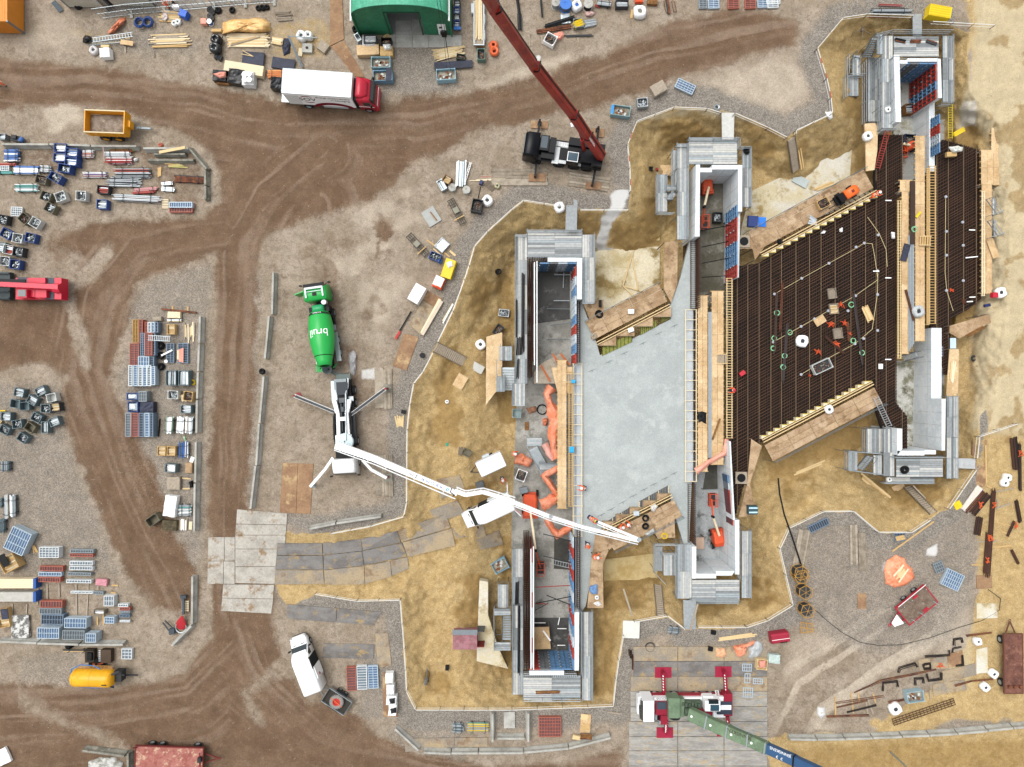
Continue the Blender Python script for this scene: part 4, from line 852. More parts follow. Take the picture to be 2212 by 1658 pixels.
 part(t,'chute',mat('59625c',.6),lambda q:(q.bar((-4.35,-.1,1.65),(-5.,-.75,1.35),.4,.08),q.bar((-4.95,-.7,1.36),(-5.05,-1.3,1.25),.45,.1)))
mixer()
tile(1,2)
def pump():
 a=ang((715,-100),(765,760));k=place(752,300,1.8);t=thing('concrete_pump','white concrete pump truck with its legs spread and boom reaching over the slab','pump truck',k,a)
 wm=mat('f1f3f3',.3,var=.04,k=.9)
 part(t,'chassis',BLACK,lambda q:(q.box((.4,0,.9),(10.2,1.,.4)),q.box((1.,0,1.25),(6.5,2.2,.25)),q.box((-2.9,0,1.1),(2.4,1.8,.7))))
 part(t,'cab',wm,lambda q:loft(q,[(3.45,1.15,.6,2.9,.2),(4.3,1.18,.55,2.95,.2),(4.85,1.16,.55,2.8,.25),(5.12,1.12,.5,1.75,.2),(5.22,1.08,.45,1.4,.15)]),True)
 part(t,'windscreen',GLASS,lambda q:q.add([(4.92,-1.05,2.7),(4.92,1.05,2.7),(5.2,1.06,1.8),(5.2,-1.06,1.8),(4.8,-1.05,2.6),(4.8,1.05,2.6),(5.05,1.06,1.75),(5.05,-1.06,1.75)],[(3,2,1,0),(0,1,5,4),(2,3,7,6),(1,2,6,5),(3,0,4,7)]))
 part(t,'roof_hatch',mat('e2e4e4',.3,k=.9),lambda q:q.box((4.1,-.1,2.965),(.75,1.1,.03)))
 for s in(-1,1):
  part(t,'mirror',BLACK,lambda q:(q.box((5.2,s*1.45,2.2),(.12,.2,.5)),q.bar((4.9,s*1.1,2.4),(5.2,s*1.4,2.3),.04,.04)))
  part(t,'side_locker',mat('3c3f42',.6),lambda q:q.box((1.2,s*1.08,1.1),(3.,.2,.7)))
  for x in(4.,2.55,-1.55,-2.9):wheel(t,(x,s*1.02,.5),.5,.34)
 part(t,'frame',wm,lambda q:([q.bar((-1.9,s*.78,1.75),(-.6,s*.5,1.9),.42,.5) for s in(-1,1)],[q.bar((-.6,s*.46,1.85),(2.2,s*.52,1.9),.34,.45) for s in(-1,1)],q.box((.05,0,1.9),(.4,.8,.42)),q.box((2.3,0,1.85),(1.1,1.7,.5))))
 part(t,'hose',BLACK,lambda q:[q.path([(-.6,s*.82,2.),(.3,s*.92,2.05),(1.2,s*.9,2.05),(2.4,s*.95,2.)],.07) for s in(-1,1)]+[q.path([(-.2,s*.95,1.9),(.6,s*1.03,1.9),(2.2,s*1.05,1.9)],.06) for s in(-1,1)])
 part(t,'hydraulics',mat('55595d',.5),lambda q:([q.cyl((-1.6,y,1.6),(1.4,y,1.6),.1,0,8) for y in(-.18,.18)],q.box((-1.9,0,1.75),(.5,.6,.4)),q.cyl((-1.2,.05,1.9),(-.7,.05,1.9),.22,0,10)))
 part(t,'turntable',mat('c9dbe0',.35,k=.85),lambda q:q.lathe([(.1,2.3),(.85,2.3),(.9,2.2),(.9,1.9)],0,22,'z',(2.45,.15,0)),False)
 part(t,'hopper',GALVD,lambda q:(q.box((-3.6,-.1,1.5),(1.1,1.3,.5)),q.box((-3.35,0.,1.85),(1.25,1.15,.08)),[q.box((-3.3,.15*k-.3,1.9),(1.,.05,.05)) for k in range(5)]))
 part(t,'hopper_lid',mat('232b33',.5),lambda q:q.box((-3.15,.12,2.02),(1.35,1.15,.06)))
 part(t,'receiving_trough',mat('5e6a66',.6),lambda q:q.box((-4.35,.2,1.3),(.6,1.5,.5)))
 part(t,'delivery_pipe',GALV,lambda q:q.path([(-4.2,.75,1.7),(-3.3,.72,1.8),(-2.6,.5,2.1),(.8,.38,2.2),(2.3,.3,2.4)],.09))
 part(t,'deck_plate',GALV,lambda q:(q.box((-2.9,-.85,1.5),(2.2,.6,.05)),q.box((-2.,.9,1.5),(.5,.5,.05))))
 for ch in t.children:
  if ch.name.split('.')[0] in('cab','windscreen','roof_hatch','mirror') or(ch.name.startswith('wheel') and max(v.co.x for v in ch.data.vertices)>3.5):ch.location.x+=.8
 rot=Matrix.Rotation(-a,4,'Z')
 def loc(px,py,z):return rot@(W(px,py,z)-Vector((k.x,k.y,0)))
 for(p,q_,c) in(((690,250),(335,105),'rear'),((820,270),(1120,45),'rear')):
  A,B=loc(*p,1.5),loc(*q_,1.3)
  o=part(t,'outrigger',wm,lambda q:q.bar(A,B,.34,.4));part(o,'hose_guard',mat('2b2e31',.5),lambda q:q.bar(A+Vector((0,0,.23)),B*.97+A*.03+Vector((0,0,.23)),.26,.06));part(o,'foot',mat('8a2a2c',.5),lambda q:(q.cyl((B.x,B.y,.12),(B.x,B.y,1.7),.12,0,10),q.cyl((B.x,B.y,0.),(B.x,B.y,.12),.35,0,14)))
 for pts in([(668,640),(600,740),(470,890)],[(920,660),(1000,745),(1130,815)]):
  P_=[loc(*p,1.4) for p in pts];o=part(t,'outrigger',wm,lambda q:[q.bar(P_[i],P_[i+1],.28,.36) for i in(0,1)]);part(o,'foot',GALVD if pts[0][0]<800 else mat('8a2a2c',.5),lambda q:(q.cyl((P_[2].x,P_[2].y,.1),(P_[2].x,P_[2].y,1.5),.1,0,10),q.box((P_[2].x,P_[2].y,.06),(.6,.4,.12))))
 bm=mat('f6f7f7',.3,var=.02,k=.92)
 def section(pts,w0,w1,name='boom_section',tubes=True,hgt=.5):
  P_=[loc(*p) for p in pts];n=len(P_)-1
  def f(q):
   for i in range(n):
    ww=[w0+(w1-w0)*j/n for j in(i,i+1)];A,B=P_[i],P_[i+1];d=(B-A).normalized();s=Vector((-d.y,d.x,0)).normalized()
    vs=[A-s*ww[0]/2-Vector((0,0,hgt/2)),A+s*ww[0]/2-Vector((0,0,hgt/2)),A+s*ww[0]/2+Vector((0,0,hgt/2)),A-s*ww[0]/2+Vector((0,0,hgt/2)),B-s*ww[1]/2-Vector((0,0,hgt/2*.8)),B+s*ww[1]/2-Vector((0,0,hgt/2*.8)),B+s*ww[1]/2+Vector((0,0,hgt/2*.8)),B-s*ww[1]/2+Vector((0,0,hgt/2*.8))]
    q.add(vs,[(0,1,2,3),(7,6,5,4),(4,5,1,0),(5,6,2,1),(6,7,3,2),(7,4,0,3)])
  o=part(t,name,bm,f)
  if tubes:
   def g(q):
    for sgn,off in((1,w0/2+.16),):
     Q=[]
     for i,A in enumerate(P_):
      d=(P_[min(i+1,n)]-P_[max(i-1,0)]).normalized();s=Vector((-d.y,d.x,0)).normalized();Q.append(A-s*off*tubes)
     q.path(Q,.06,0,8)
     for i in range(n):
      for f_ in(.15,.5,.85):c=Q[i]+(Q[i+1]-Q[i])*f_;e=P_[i]+(P_[i+1]-P_[i])*f_;q.bar(c,e,.06,.06)
   part(o,'pipe',mat('e3e6e7',.35,k=.88),g)
  return o,P_
 o1,P1=section([(690,530,4.2),(1030,650,5.6),(1740,950,8.2)],.8,.48,tubes=1)
 part(o1,'ram',GALVD,lambda q:q.cyl(loc(760,570,3.6),loc(1060,690,5.2),.14,0,10))
 section([(1720,925,8.4),(1810,960,8.4),(1960,935,8.),(2230,1015,7.4)],.4,.36,tubes=-1)
 tile(2,2)
 section([(0,1018,7.4),(330,1150,6.9),(600,1235,6.3),(1095,1360,5.4)],.4,.28,tubes=1)
 section([(1100,1345,5.6),(745,1195,3.2)],.26,.2,tubes=-1,hgt=.3)
 part(t,'end_hose',BLACK,lambda q:q.path([loc(745,1195,3.1),loc(735,1190,2.4),loc(730,1195,1.2),loc(725,1200,-.6)],.08,0,8))
 part(t,'joint',GALVD,lambda q:(q.cyl(loc(1098,1350,5.2),loc(1098,1350,6.),.22,0,12),q.cyl(loc(335,1150,6.4),loc(335,1150,7.3),.2,0,12)))
 tile(1,2)
 part(t,'hydraulic_loop',BLACK,lambda q:q.path([loc(1690,905,8.7),loc(1680,940,8.9),loc(1715,965,8.9),loc(1700,975,8.6)],.05))
 def putletters(chars,m,size):
  for ch,f_ in chars:
   c=P1[1]+(P1[2]-P1[1])*f_;d=(P1[2]-P1[1]).normalized();th=math.atan2(d.y,d.x)
   mt=Matrix.Translation(c+Vector((0,0,.26)))@Matrix.Rotation(th,4,'Z')@Matrix.Rotation(-math.asin(d.z),4,'Y')@Matrix.Rotation(R(90),4,'Z')
   lettering(ch,size,o1,m,mt)
 putletters([('2',.43),('5',.475),('M',.52)],mat('2f3a45',.5,var=0),.5);putletters([('R',.6),('E',.655),('D',.71),('A',.765),('F',.82)],mat('1d4f9c',.5,var=0),.52)
 part(o1,'emblem',mat('3aa6c8',.5,var=0),lambda q:q.torus(P1[1]+(P1[2]-P1[1])*.885+Vector((0,0,.26)),.12,.04,0,12,4))
pump()
def boomsec(par,A,B,w0,w1,h0,h1,m,name='boom_section'):
 d=(B-A).normalized();s=Vector((d.y,-d.x,0)).normalized();u=s.cross(d)
 q=M();rings=[]
 for P_,ww,hh in((A,w0,h0),(B,w1,h1)):rings+=[P_+s*ww*x+u*hh*z for x,z in((-.5,-.2),(-.3,-.5),(.3,-.5),(.5,-.2),(.5,.42),(.42,.5),(-.42,.5),(-.5,.42))]
 q.add(rings,[((i+1)%8,i,8+i,8+(i+1)%8) for i in range(8)]+[tuple(range(8)),tuple(reversed(range(8,16)))])
 for i in range(len(q.f)):q.f[i]=tuple(reversed(q.f[i]))
 o=q.obj(name,m,par);g=M();e=B-d*.12;g.bar(e-s*(w0/2+.03)+u*(h0*.53),e+s*(w0/2+.03)+u*(h0*.53),.14,.05);g.bar(e-s*(w0/2+.03),e-s*(w0/2+.03)+u*h0*.5,.14,.05);g.obj('collar',BLACK if m is not CG else GALV,o);return o,d,s,u
CR=stain('crane_red','9c2f26','7d241f',.4,.65,.5,.45,'a8402f',4);CG=stain('crane_green','6f8669','64795f',.4,.65,.5,.5,'7b9275',5);CB=mat('31557c',.4,var=.1)
def black_crane():
 tile(2,0)
 a=ang((110,1270),(790,1370));k=place(455,1310,1.8);t=thing('mobile_crane','black mobile crane with a long dark red boom over the muddy junction','crane',k,a);rot=Matrix.Rotation(-a,4,'Z')
 loc=lambda px,py,z:rot@(W(px,py,z)-k)
 bk=mat('0c0e14',.35,var=.15,spec=.2)
 part(t,'chassis',bk,lambda q:(q.box((0,0,1.05),(8.3,1.3,.5)),q.box((.2,0,1.45),(7.6,2.4,.15)),q.box((3.6,0,1.3),(1.,2.5,.7))))
 part(t,'cab',bk,lambda q:loft(q,[(-4.35,1.2,.5,1.9,.15),(-4.2,1.25,.5,2.7,.3),(-3.9,1.26,.5,2.85,.2),(-2.75,1.26,.6,2.85,.2)]),True)
 part(t,'windscreen',GLASS,lambda q:q.box((-4.3,0,2.25),(.08,2.1,.75)))
 part(t,'roof_window',mat('3d4b55',.2,var=0),lambda q:q.box((-2.25,.45,2.42),(.7,1.25,.06)))
 part(t,'engine_deck',bk,lambda q:(q.box((-2.2,.4,1.95),(.95,1.6,.9)),q.box((-1.35,.35,1.85),(.65,1.6,.7)),q.box((-1.7,-.75,1.7),(1.4,.6,.5))))
 part(t,'deck_plate',mat('cfd3d4',.5,var=.1),lambda q:(q.box((-.85,-.35,1.56),(.7,2.,.06)),q.box((-.2,.72,1.56),(1.6,.55,.06)),q.box((.5,-1.05,1.5),(2.8,.35,.06))))
 part(t,'deck_ladder',WHITE,lambda q:([q.bar((-1.,y,1.64),(.6,y,1.64),.05,.05) for y in(.55,.95)],[q.bar((-.9+.26*i,.55,1.64),(-.9+.26*i,.95,1.64),.04,.04) for i in range(6)]))
 part(t,'superstructure',bk,lambda q:(q.box((2.,-.1,1.9),(3.4,1.7,.7)),q.box((1.4,.9,2.1),(2.2,.8,1.)),q.box((3.7,.55,1.9),(.9,1.2,.8)),q.box((3.5,-.75,1.9),(1.1,.9,.8))))
 c=part(t,'crane_cab',bk,lambda q:loft(q,[(.3,.55,1.5,2.6,.12),(1.6,.55,1.5,2.75,.12)]),True);c.location=(0,-.75,0)
 part(c,'roof_rim',WHITE,lambda q:q.box((.9,0,2.72),(1.15,1.,.06)));part(c,'roof_glass',mat('4c5f69',.15,var=0),lambda q:q.box((.9,0,2.76),(1.,.85,.06)))
 for x in(-2.9,-.4,1.2,2.6):
  for s in(-1,1):wheel(t,(x,s*1.02,.62),.62,.45,BLACK)
 for(p0,p1,pad) in(((225,1160),(240,1050),0),((735,1240),(745,1110),0),((215,1360),(200,1520),1),((725,1440),(695,1595),1)):
  A,B=loc(*p0,.9),loc(*p1,.9);o=part(t,'outrigger',bk,lambda q:(q.bar(A,B,.22,.3),q.cyl((B.x,B.y,.25),(B.x,B.y,1.25),.13,0,10),q.box((B.x,B.y,.24),(.42,.42,.12))))
 pts=[(765,1350,2.6),(640,1165,6.3),(520,985,10.),(190,570,18.5),(-160,70,29),(-380,-300,38)]
 Q=[loc(*p) for p in pts];d=(Q[1]-Q[0])
 ws=[(1.,1.),(.94,.94),(.86,.86),(.78,.78),(.7,.7)]
 for i in range(5):
  o,dd,s,u=boomsec(t,Q[i],Q[i+1],ws[i][0]*.95,ws[i][1]*.95,ws[i][0]*1.,ws[i][1]*1.,CR)
  rp=M();rp.bar(Q[i]+(Q[i+1]-Q[i])*.04+u*(ws[i][0]*.52)+s*.12,Q[i]+(Q[i+1]-Q[i])*.96+u*(ws[i][0]*.52)+s*.12,.14,.05);rp.obj('rope_channel',mat('2a1715',.6),o)
  if i==1:
   th=math.atan2(dd.y,dd.x);mt=Matrix.Translation((Q[0]*.2+Q[1]*.8)-s*.3+u*.52)@Matrix.Rotation(th,4,'Z')@Matrix.Rotation(-math.asin(dd.z),4,'Y')@Matrix.Rotation(R(180),4,'Z')
   lettering('HAKVOORT',.36,o,WHITE,mt)
 part(t,'ram',CR,lambda q:(q.cyl(loc(625,1310,1.9),loc(605,1210,4.2),.2,0,12),q.cyl(loc(605,1210,4.2),loc(585,1150,5.6),.12,0,10)))
 part(t,'floodlight',WHITE,lambda q:q.box(loc(525,1083,7.2),(.4,.4,.3),.4))
black_crane()
def maroon_crane():
 tile(2,3)
 a=0.;k=place(1500,1160,1.8);t=thing('mobile_crane','maroon and white mobile crane with a green and blue boom on the grey plates','crane',k,a)
 loc=lambda px,py,z:W(px,py,z)-k
 mr=mat('8e1830',.4,var=.08);wh=mat('eef0f1',.35,var=.03,k=.9)
 def bx(q,x0,y0,x1,y1,z0,z1,m=0):
  A,B=loc(x0,y1,z1),loc(x1,y0,z1);q.box(((A.x+B.x)/2,(A.y+B.y)/2,(z0+z1)/2),(B.x-A.x,B.y-A.y,z1-z0),0,m)
 part(t,'chassis',mr,lambda q:(bx(q,1130,1030,1900,1210,.7,1.3),bx(q,1830,1025,1905,1215,.6,1.7)))
 part(t,'cab',wh,lambda q:(bx(q,1135,1085,1228,1265,.6,2.9),bx(q,1090,1050,1225,1120,.6,1.6)))
 part(t,'windscreen',GLASS,lambda q:q.add([loc(1102,1075,1.6),loc(1102,1235,1.6),loc(1135,1262,2.85),loc(1135,1088,2.85),loc(1112,1075,1.5),loc(1112,1235,1.5),loc(1145,1262,2.7),loc(1145,1088,2.7)],[(0,1,2,3),(7,6,5,4),(0,4,5,1),(1,5,6,2),(2,6,7,3),(3,7,4,0)]))
 part(t,'bumper',wh,lambda q:bx(q,1084,1050,1096,1200,.4,1.2))
 part(t,'grille',BLACK,lambda q:bx(q,1115,1062,1180,1080,1.5,1.75))
 part(t,'engine_cover',mr,lambda q:(bx(q,1240,1095,1345,1205,1.2,2.3),bx(q,1285,1210,1345,1290,1.,1.8)))
 part(t,'engine_top',mat('39434f',.5),lambda q:bx(q,1252,1098,1335,1158,2.25,2.4))
 part(t,'side_plate',wh,lambda q:(bx(q,1228,1058,1400,1088,1.,1.9),bx(q,1480,1055,1655,1100,1.,1.7),bx(q,1740,1048,1842,1095,1.,1.6),bx(q,1740,1180,1842,1228,1.,1.6)))
 part(t,'silencer',GALV,lambda q:(q.cyl(loc(1245,1190,1.7),loc(1245,1245,1.7),.12,0,10),q.cyl(loc(1270,1268,1.6),loc(1290,1268,1.6),.2,0,10),q.bar(loc(1240,1270,1.2),loc(1350,1270,1.2),.06,.06)))
 part(t,'rear_deck',mat('333c4a',.5),lambda q:(bx(q,1770,1092,1900,1202,1.2,1.75),))
 part(t,'rear_stripe',wh,lambda q:bx(q,1790,1122,1895,1162,1.75,1.79))
 for x in(1235,1405,1600,1720):
  for y in(1040,1215):P_=loc(x,y,.7);wheel(t,(P_.x,P_.y,.62),.62,.5,WHITE)
 for(x0,y0,x1,y1) in((1312,1040,1308,845),(1852,1040,1838,838),(1335,1250,1330,1360),(1862,1215,1870,1350)):
  A,B=loc(x0,y0,.9),loc(x1,y1,.9);o=part(t,'outrigger',mr,lambda q:(q.bar(A,B,.34,.34),q.cyl((B.x,B.y,.3),(B.x,B.y,1.2),.14,0,10),q.box((B.x,B.y,.26),(.4,.4,.1))));part(o,'stripes',WHITE,lambda q:[q.box((A.x+(B.x-A.x)*f-.08,A.y+(B.y-A.y)*f,1.08),(.09,.16,.02),.5) for f in(.3,.42,.54,.66,.78,.9)])
 gp=stain('crane_green_body','6d8268','5f735a',.4,.65,.6,.5,'788d72',5)
 part(t,'counterweight',gp,lambda q:(bx(q,1352,1062,1450,1235,1.5,2.9),bx(q,1440,1070,1490,1225,1.5,2.4)))
 part(t,'winch',mat('4d5b4b',.6),lambda q:(q.cyl(loc(1490,1180,2.6),loc(1535,1180,2.6),.4,0,14),bx(q,1455,1090,1640,1150,1.5,2.3),[bx(q,1470+28*i,1100+6*(i%3),1488+28*i,1130+6*(i%3),2.3,2.5+.1*(i%2)) for i in range(6)]))
 c=part(t,'crane_cab',wh,lambda q:(bx(q,1655,1045,1740,1100,1.4,2.2),bx(q,1668,1085,1800,1175,1.4,3.)))
 part(c,'roof_glass',mat('35505f',.15,var=0),lambda q:bx(q,1715,1120,1790,1172,3.,3.05));part(c,'windscreen',GLASS,lambda q:bx(q,1700,1082,1785,1112,2.7,3.06))
 part(t,'access_ladder',WHITE,lambda q:([q.bar(loc(1755+s*26,990,1.3),loc(1765+s*26,1040,1.5),.04,.04) for s in(0,1)],[q.bar(loc(1757+2*i,995+11*i,1.35),loc(1783+2*i,995+11*i,1.35),.03,.03) for i in range(5)]))
 lettering('JENNISKENS',.3,t,mat('3a3a3c',.5,var=0),Matrix.Translation(loc(1315,1066,1.93))@Matrix.Rotation(math.pi,4,'Z'))
 pts=[(1540,1190,3.),(1700,1265,4.2),(1880,1345,5.6),(2060,1420,7.),(2212,1490,8.2),(2460,1600,10.2),(2760,1740,12.8)]
 Q=[loc(*p) for p in pts];cols=[CG,CG,CG,CG,CB,CB];wv=[1.25,1.2,1.15,1.1,.95,.88]
 for i in range(6):
  o,dd,s,u=boomsec(t,Q[i],Q[i+1],wv[i],wv[i],wv[i],wv[i],cols[i])
  if i in(0,1,2,3):
   part(o,'lamp',WHITE,lambda q:q.cyl(Q[i]+(Q[i+1]-Q[i])*.2+u*wv[i]*.5,Q[i]+(Q[i+1]-Q[i])*.2+u*(wv[i]*.5+.06),.12,0,12))
  if i in(2,4):
   th=math.atan2(dd.y,dd.x);mt=Matrix.Translation((Q[i]+Q[i+1])/2-s*(-0.)+(s*-.36)+u*(wv[i]*.5+.01))@Matrix.Rotation(th,4,'Z')@Matrix.Rotation(-math.asin(dd.z),4,'Y')@Matrix.Rotation(math.pi,4,'Z')
   lettering('JENNISKENS',.5 if i==2 else .38,o,mat('3a1f1c',.5,var=0) if i==2 else WHITE,mt)
  if i==4:part(o,'lug',WHITE,lambda q:[q.torus((Q[i]+(Q[i+1]-Q[i])*f+u*wv[i]*.52+s*.22),.1,.03,0,12,4) for f in(.42,.58)])
 part(t,'boom_bar',GALV,lambda q:q.bar(Q[2]+Vector((.3,.7,.3)),Q[3]+Vector((.3,.62,.3)),.05,.05))
 for i,(x0,y0,x1,y1) in enumerate(((1236,795,1378,885),(1756,788,1897,880),(1250,1316,1392,1405),(1772,1338,1905,1392))):
  q=M();A,B=W(x0,y1,.2),W(x1,y0,.2);q.box(((A.x+B.x)/2,(A.y+B.y)/2,.12),(B.x-A.x,B.y-A.y,.16));[q.bar((A.x+.1+(B.x-A.x-.2)*f,A.y+.08,.215),(A.x+.1+(B.x-A.x-.2)*f,B.y-.08,.215),.08,.02) for f in(.1,.9)]
  solo(q,'outrigger_pad',mat('9d1c3c',.55,var=.12),['maroon plate under the crane foot above the white driving cab','maroon plate under the crane foot above the rear deck','maroon plate with black scuffs under the crane foot below the cab','maroon plate half hidden under the green boom'][i],'pad','maroon crane pads')
maroon_crane()
def telehandler():
 tile(0,1);k=place(340,840,1.6);t=thing('telehandler','bright red telehandler with its boom pointing out of the picture','telehandler',k,0);loc=lambda px,py,z:W(px,py,z)-k
 rd=mat('d0213f',.35,var=.08);gy=mat('4a4c58',.6)
 def bx(q,x0,y0,x1,y1,z0,z1):A,B=loc(x0,y1,z1),loc(x1,y0,z1);q.box(((A.x+B.x)/2,(A.y+B.y)/2,(z0+z1)/2),(B.x-A.x,B.y-A.y,z1-z0))
 part(t,'chassis',rd,lambda q:(bx(q,135,745,530,930,.6,1.4),bx(q,235,745,390,790,1.3,1.8),bx(q,470,745,530,930,.6,1.75)))
 part(t,'engine_hood',rd,lambda q:(bx(q,305,850,400,915,1.2,2.),bx(q,230,850,300,910,1.2,1.9)))
 part(t,'cab',rd,lambda q:bx(q,140,845,232,915,.8,2.4));part(t,'cab_glass',GLASS,lambda q:(bx(q,152,848,222,905,2.3,2.46)))
 part(t,'mudguard',gy,lambda q:(bx(q,150,740,235,785,1.,1.5),bx(q,385,745,470,795,1.,1.5),bx(q,390,865,465,930,1.,1.5)))
 for x in(195,430):
  for y in(765,910):P_=loc(x,y,.6);wheel(t,(P_.x,P_.y,.55),.55,.42)
 A,B=loc(510,825,2.3),loc(-300,785,3.2);o=part(t,'boom',rd,lambda q:q.bar(A,B,.5,.5));part(o,'hose_rail',BLACK,lambda q:(q.bar(loc(220,772,2.9),loc(-200,762,3.2),.3,.15)));part(t,'boom_pivot',rd,lambda q:q.cyl(loc(470,835,2.),loc(530,835,2.),.5,0,12))
 q=M();tile(0,1)
 A,B=W(-60,930,1.2),W(62,690,1.2);q.box(((A.x+B.x)/2,(A.y+B.y)/2,.5),(B.x-A.x,B.y-A.y,.6));[q.box(((A.x+B.x)/2,A.y+(B.y-A.y)*f,.95),(B.x-A.x+.15,.12,.3)) for f in(.05,.3,.5,.7,.95)]
 solo(q,'steel_bin',mat('3f4a4c',.6,var=.2),'dark grey steel bin held in front of the red telehandler','bin')
telehandler()
def simple_trailer(px,py,h,a,L,B,label,deckm,framem,wheels,draw,zdeck=.9,name='flatbed_trailer',walls=0,extra=None,wr=.4):
 k=place(px,py,h);t=thing(name,label,'trailer',k,a)
 part(t,'deck',deckm,lambda q:q.box((0,0,zdeck),(L,B,.14)))
 part(t,'frame',framem,lambda q:([q.box((0,s*(B/2+.05),zdeck-.02),(L+.1,.1,.26)) for s in(-1,1)],[q.box((s*(L/2+0.),0,zdeck+.01),(.1,B,.22)) for s in(-1,1)],q.box((0,0,zdeck-.25),(L*.96,.9,.3))))
 if walls:part(t,'side_board',framem,lambda q:([q.box((0,s*(B/2),zdeck+walls/2),(L,.08,walls)) for s in(-1,1)],[q.box((s*L/2,0,zdeck+walls/2),(.08,B,walls)) for s in(-1,1)]))
 for x in wheels:
  for s in(-1,1):wheel(t,(x,s*(B/2+0.),wr),wr,.28)
 if draw:part(t,'drawbar',framem,lambda q:(q.bar((L/2,.5,.6),(L/2+draw,0,.55),.1,.12),q.bar((L/2,-.5,.6),(L/2+draw,0,.55),.1,.12),q.torus((L/2+draw+.1,0,.55),.12,.04,0,10,5)))
 if extra:extra(t)
 return t
tile(0,3)
def ex(t):
 part(t,'headboard',mat('7a2f2a',.7),lambda q:(q.bar((-3.5,1.1,1.),(-3.5,1.5,1.9),.1,.1),q.bar((3.3,-.9,1.1),(3.3,.9,1.3),.08,.08)))
 part(t,'winch',DARK,lambda q:q.box((3.35,.2,1.3),(.35,.5,.4)))
simple_trailer(1460,1590,1.1,ang((1160,1580),(1760,1600)),7.2,2.5,'big faded red flatbed trailer with peeling deck at the bottom of the yard',stain('faded_red_deck','a86e64','94564e',.4,.6,.9,.85,'c8ac90',6),mat('6f2a26',.7),(-2.2,-1.1,2.7),1.5,1.,extra=ex)
tile(3,3)
def ex2(t):
 part(t,'nose_plate',WHITE,lambda q:q.add([(2.3,-.6,.92),(2.3,.6,.92),(3.3,.25,.92),(3.3,-.25,.92),(2.3,-.6,.86),(2.3,.6,.86),(3.3,.25,.86),(3.3,-.25,.86)],[(3,2,1,0),(4,5,6,7),(0,1,5,4),(1,2,6,5),(2,3,7,6),(3,0,4,7)]))
 part(t,'mudguard',mat('b02238',.4),lambda q:[q.box((x,s*.86,.98),(.6,.22,.05)) for x in(-.4,) for s in(-1,1)])
 part(t,'stanchion',GALV,lambda q:[q.bar((x,s*.75,.95),(x-.1,s*1.05,1.5),.07,.07) for x in(-1.6,.3,1.4) for s in(-1,1)])
 part(t,'side_rail',WHITE,lambda q:q.bar((-2.1,-1.2,1.05),(1.7,-1.2,1.05),.05,.05))
simple_trailer(1290,260,.95,ang((1420,150),(1090,420)),3.9,2.2,'bright red flat trailer with wooden deck and white nose plate',stain('trailer_wood','7b6a5c','655548',.4,.6,1.5,.85,'8f8074',9),mat('b02238',.4,var=.08),(-.9,.5),1.5,.8,extra=ex2,wr=.36)
def ex3(t):part(t,'deck_post',RUST,lambda q:[q.box((-2.7+.3,y,1.2),(.3,.25,.3)) for y in(-.6,0,.6)])
simple_trailer(2125,765,1.1,ang((2130,1020),(2125,520)),6.3,1.85,'rusty brown flat wagon standing on the sand at the far edge',stain('rusty_deck','7a5245','5f3d34',.4,.6,.9,.85,'8d6454',6),mat('6b4436',.8),(2.4,-2.2),1.2,1.,extra=ex3,wr=.45)
tile(0,0)
def dump():
 k=place(905,1055,2.2);a=ang((740,1050),(1070,1062));t=thing('dump_trailer','yellow dump trailer with an empty muddy tub','trailer',k,a);ye=mat('e8a21c',.45,var=.08)
 L,B=4.25,2.3
 part(t,'tub_floor',stain('tub_floor','94877a','6f6154',.4,.6,.8,.8,'a89a86'),lambda q:q.box((0,0,1.25),(L-.2,B-.2,.1)))
 part(t,'side_wall',ye,lambda q:[q.box((0,s*B/2,1.75),(L,.09,1.1)) for s in(-1,1)]+[q.bar((x,s*(B/2+.06),1.2),(x,s*(B/2+.06),2.25),.1,.08) for x in(-1.6,-.8,0,.8,1.6) for s in(-1,1)])
 part(t,'headboard',ye,lambda q:(q.box((L/2,0,1.8),(.1,B-.1,1.2)),q.box((L/2+.2,0,1.5),(.3,.7,.8))))
 part(t,'tailgate',ye,lambda q:q.box((-L/2,0,1.7),(.09,B-.1,1.)))
 part(t,'rim_edge',mat('d8c9a4',.7),lambda q:[q.box((0,s*B/2,2.315),(L,.12,.03)) for s in(-1,1)])
 part(t,'chassis',mat('8a6420',.6),lambda q:q.box((0,0,.95),(4.,1.,.3)))
 for x in(-.75,.6):
  for s in(-1,1):wheel(t,(x,s*1.05,.58),.58,.5,ye)
 part(t,'drawbar',GALVD,lambda q:(q.bar((L/2,0,.8),(L/2+1.9,0,.6),.2,.2),q.torus((L/2+.55,.1,1.),.3,.04,0,14,5),q.torus((L/2+1.95,0,.6),.1,.04,0,10,5)))
dump()
tile(0,3)
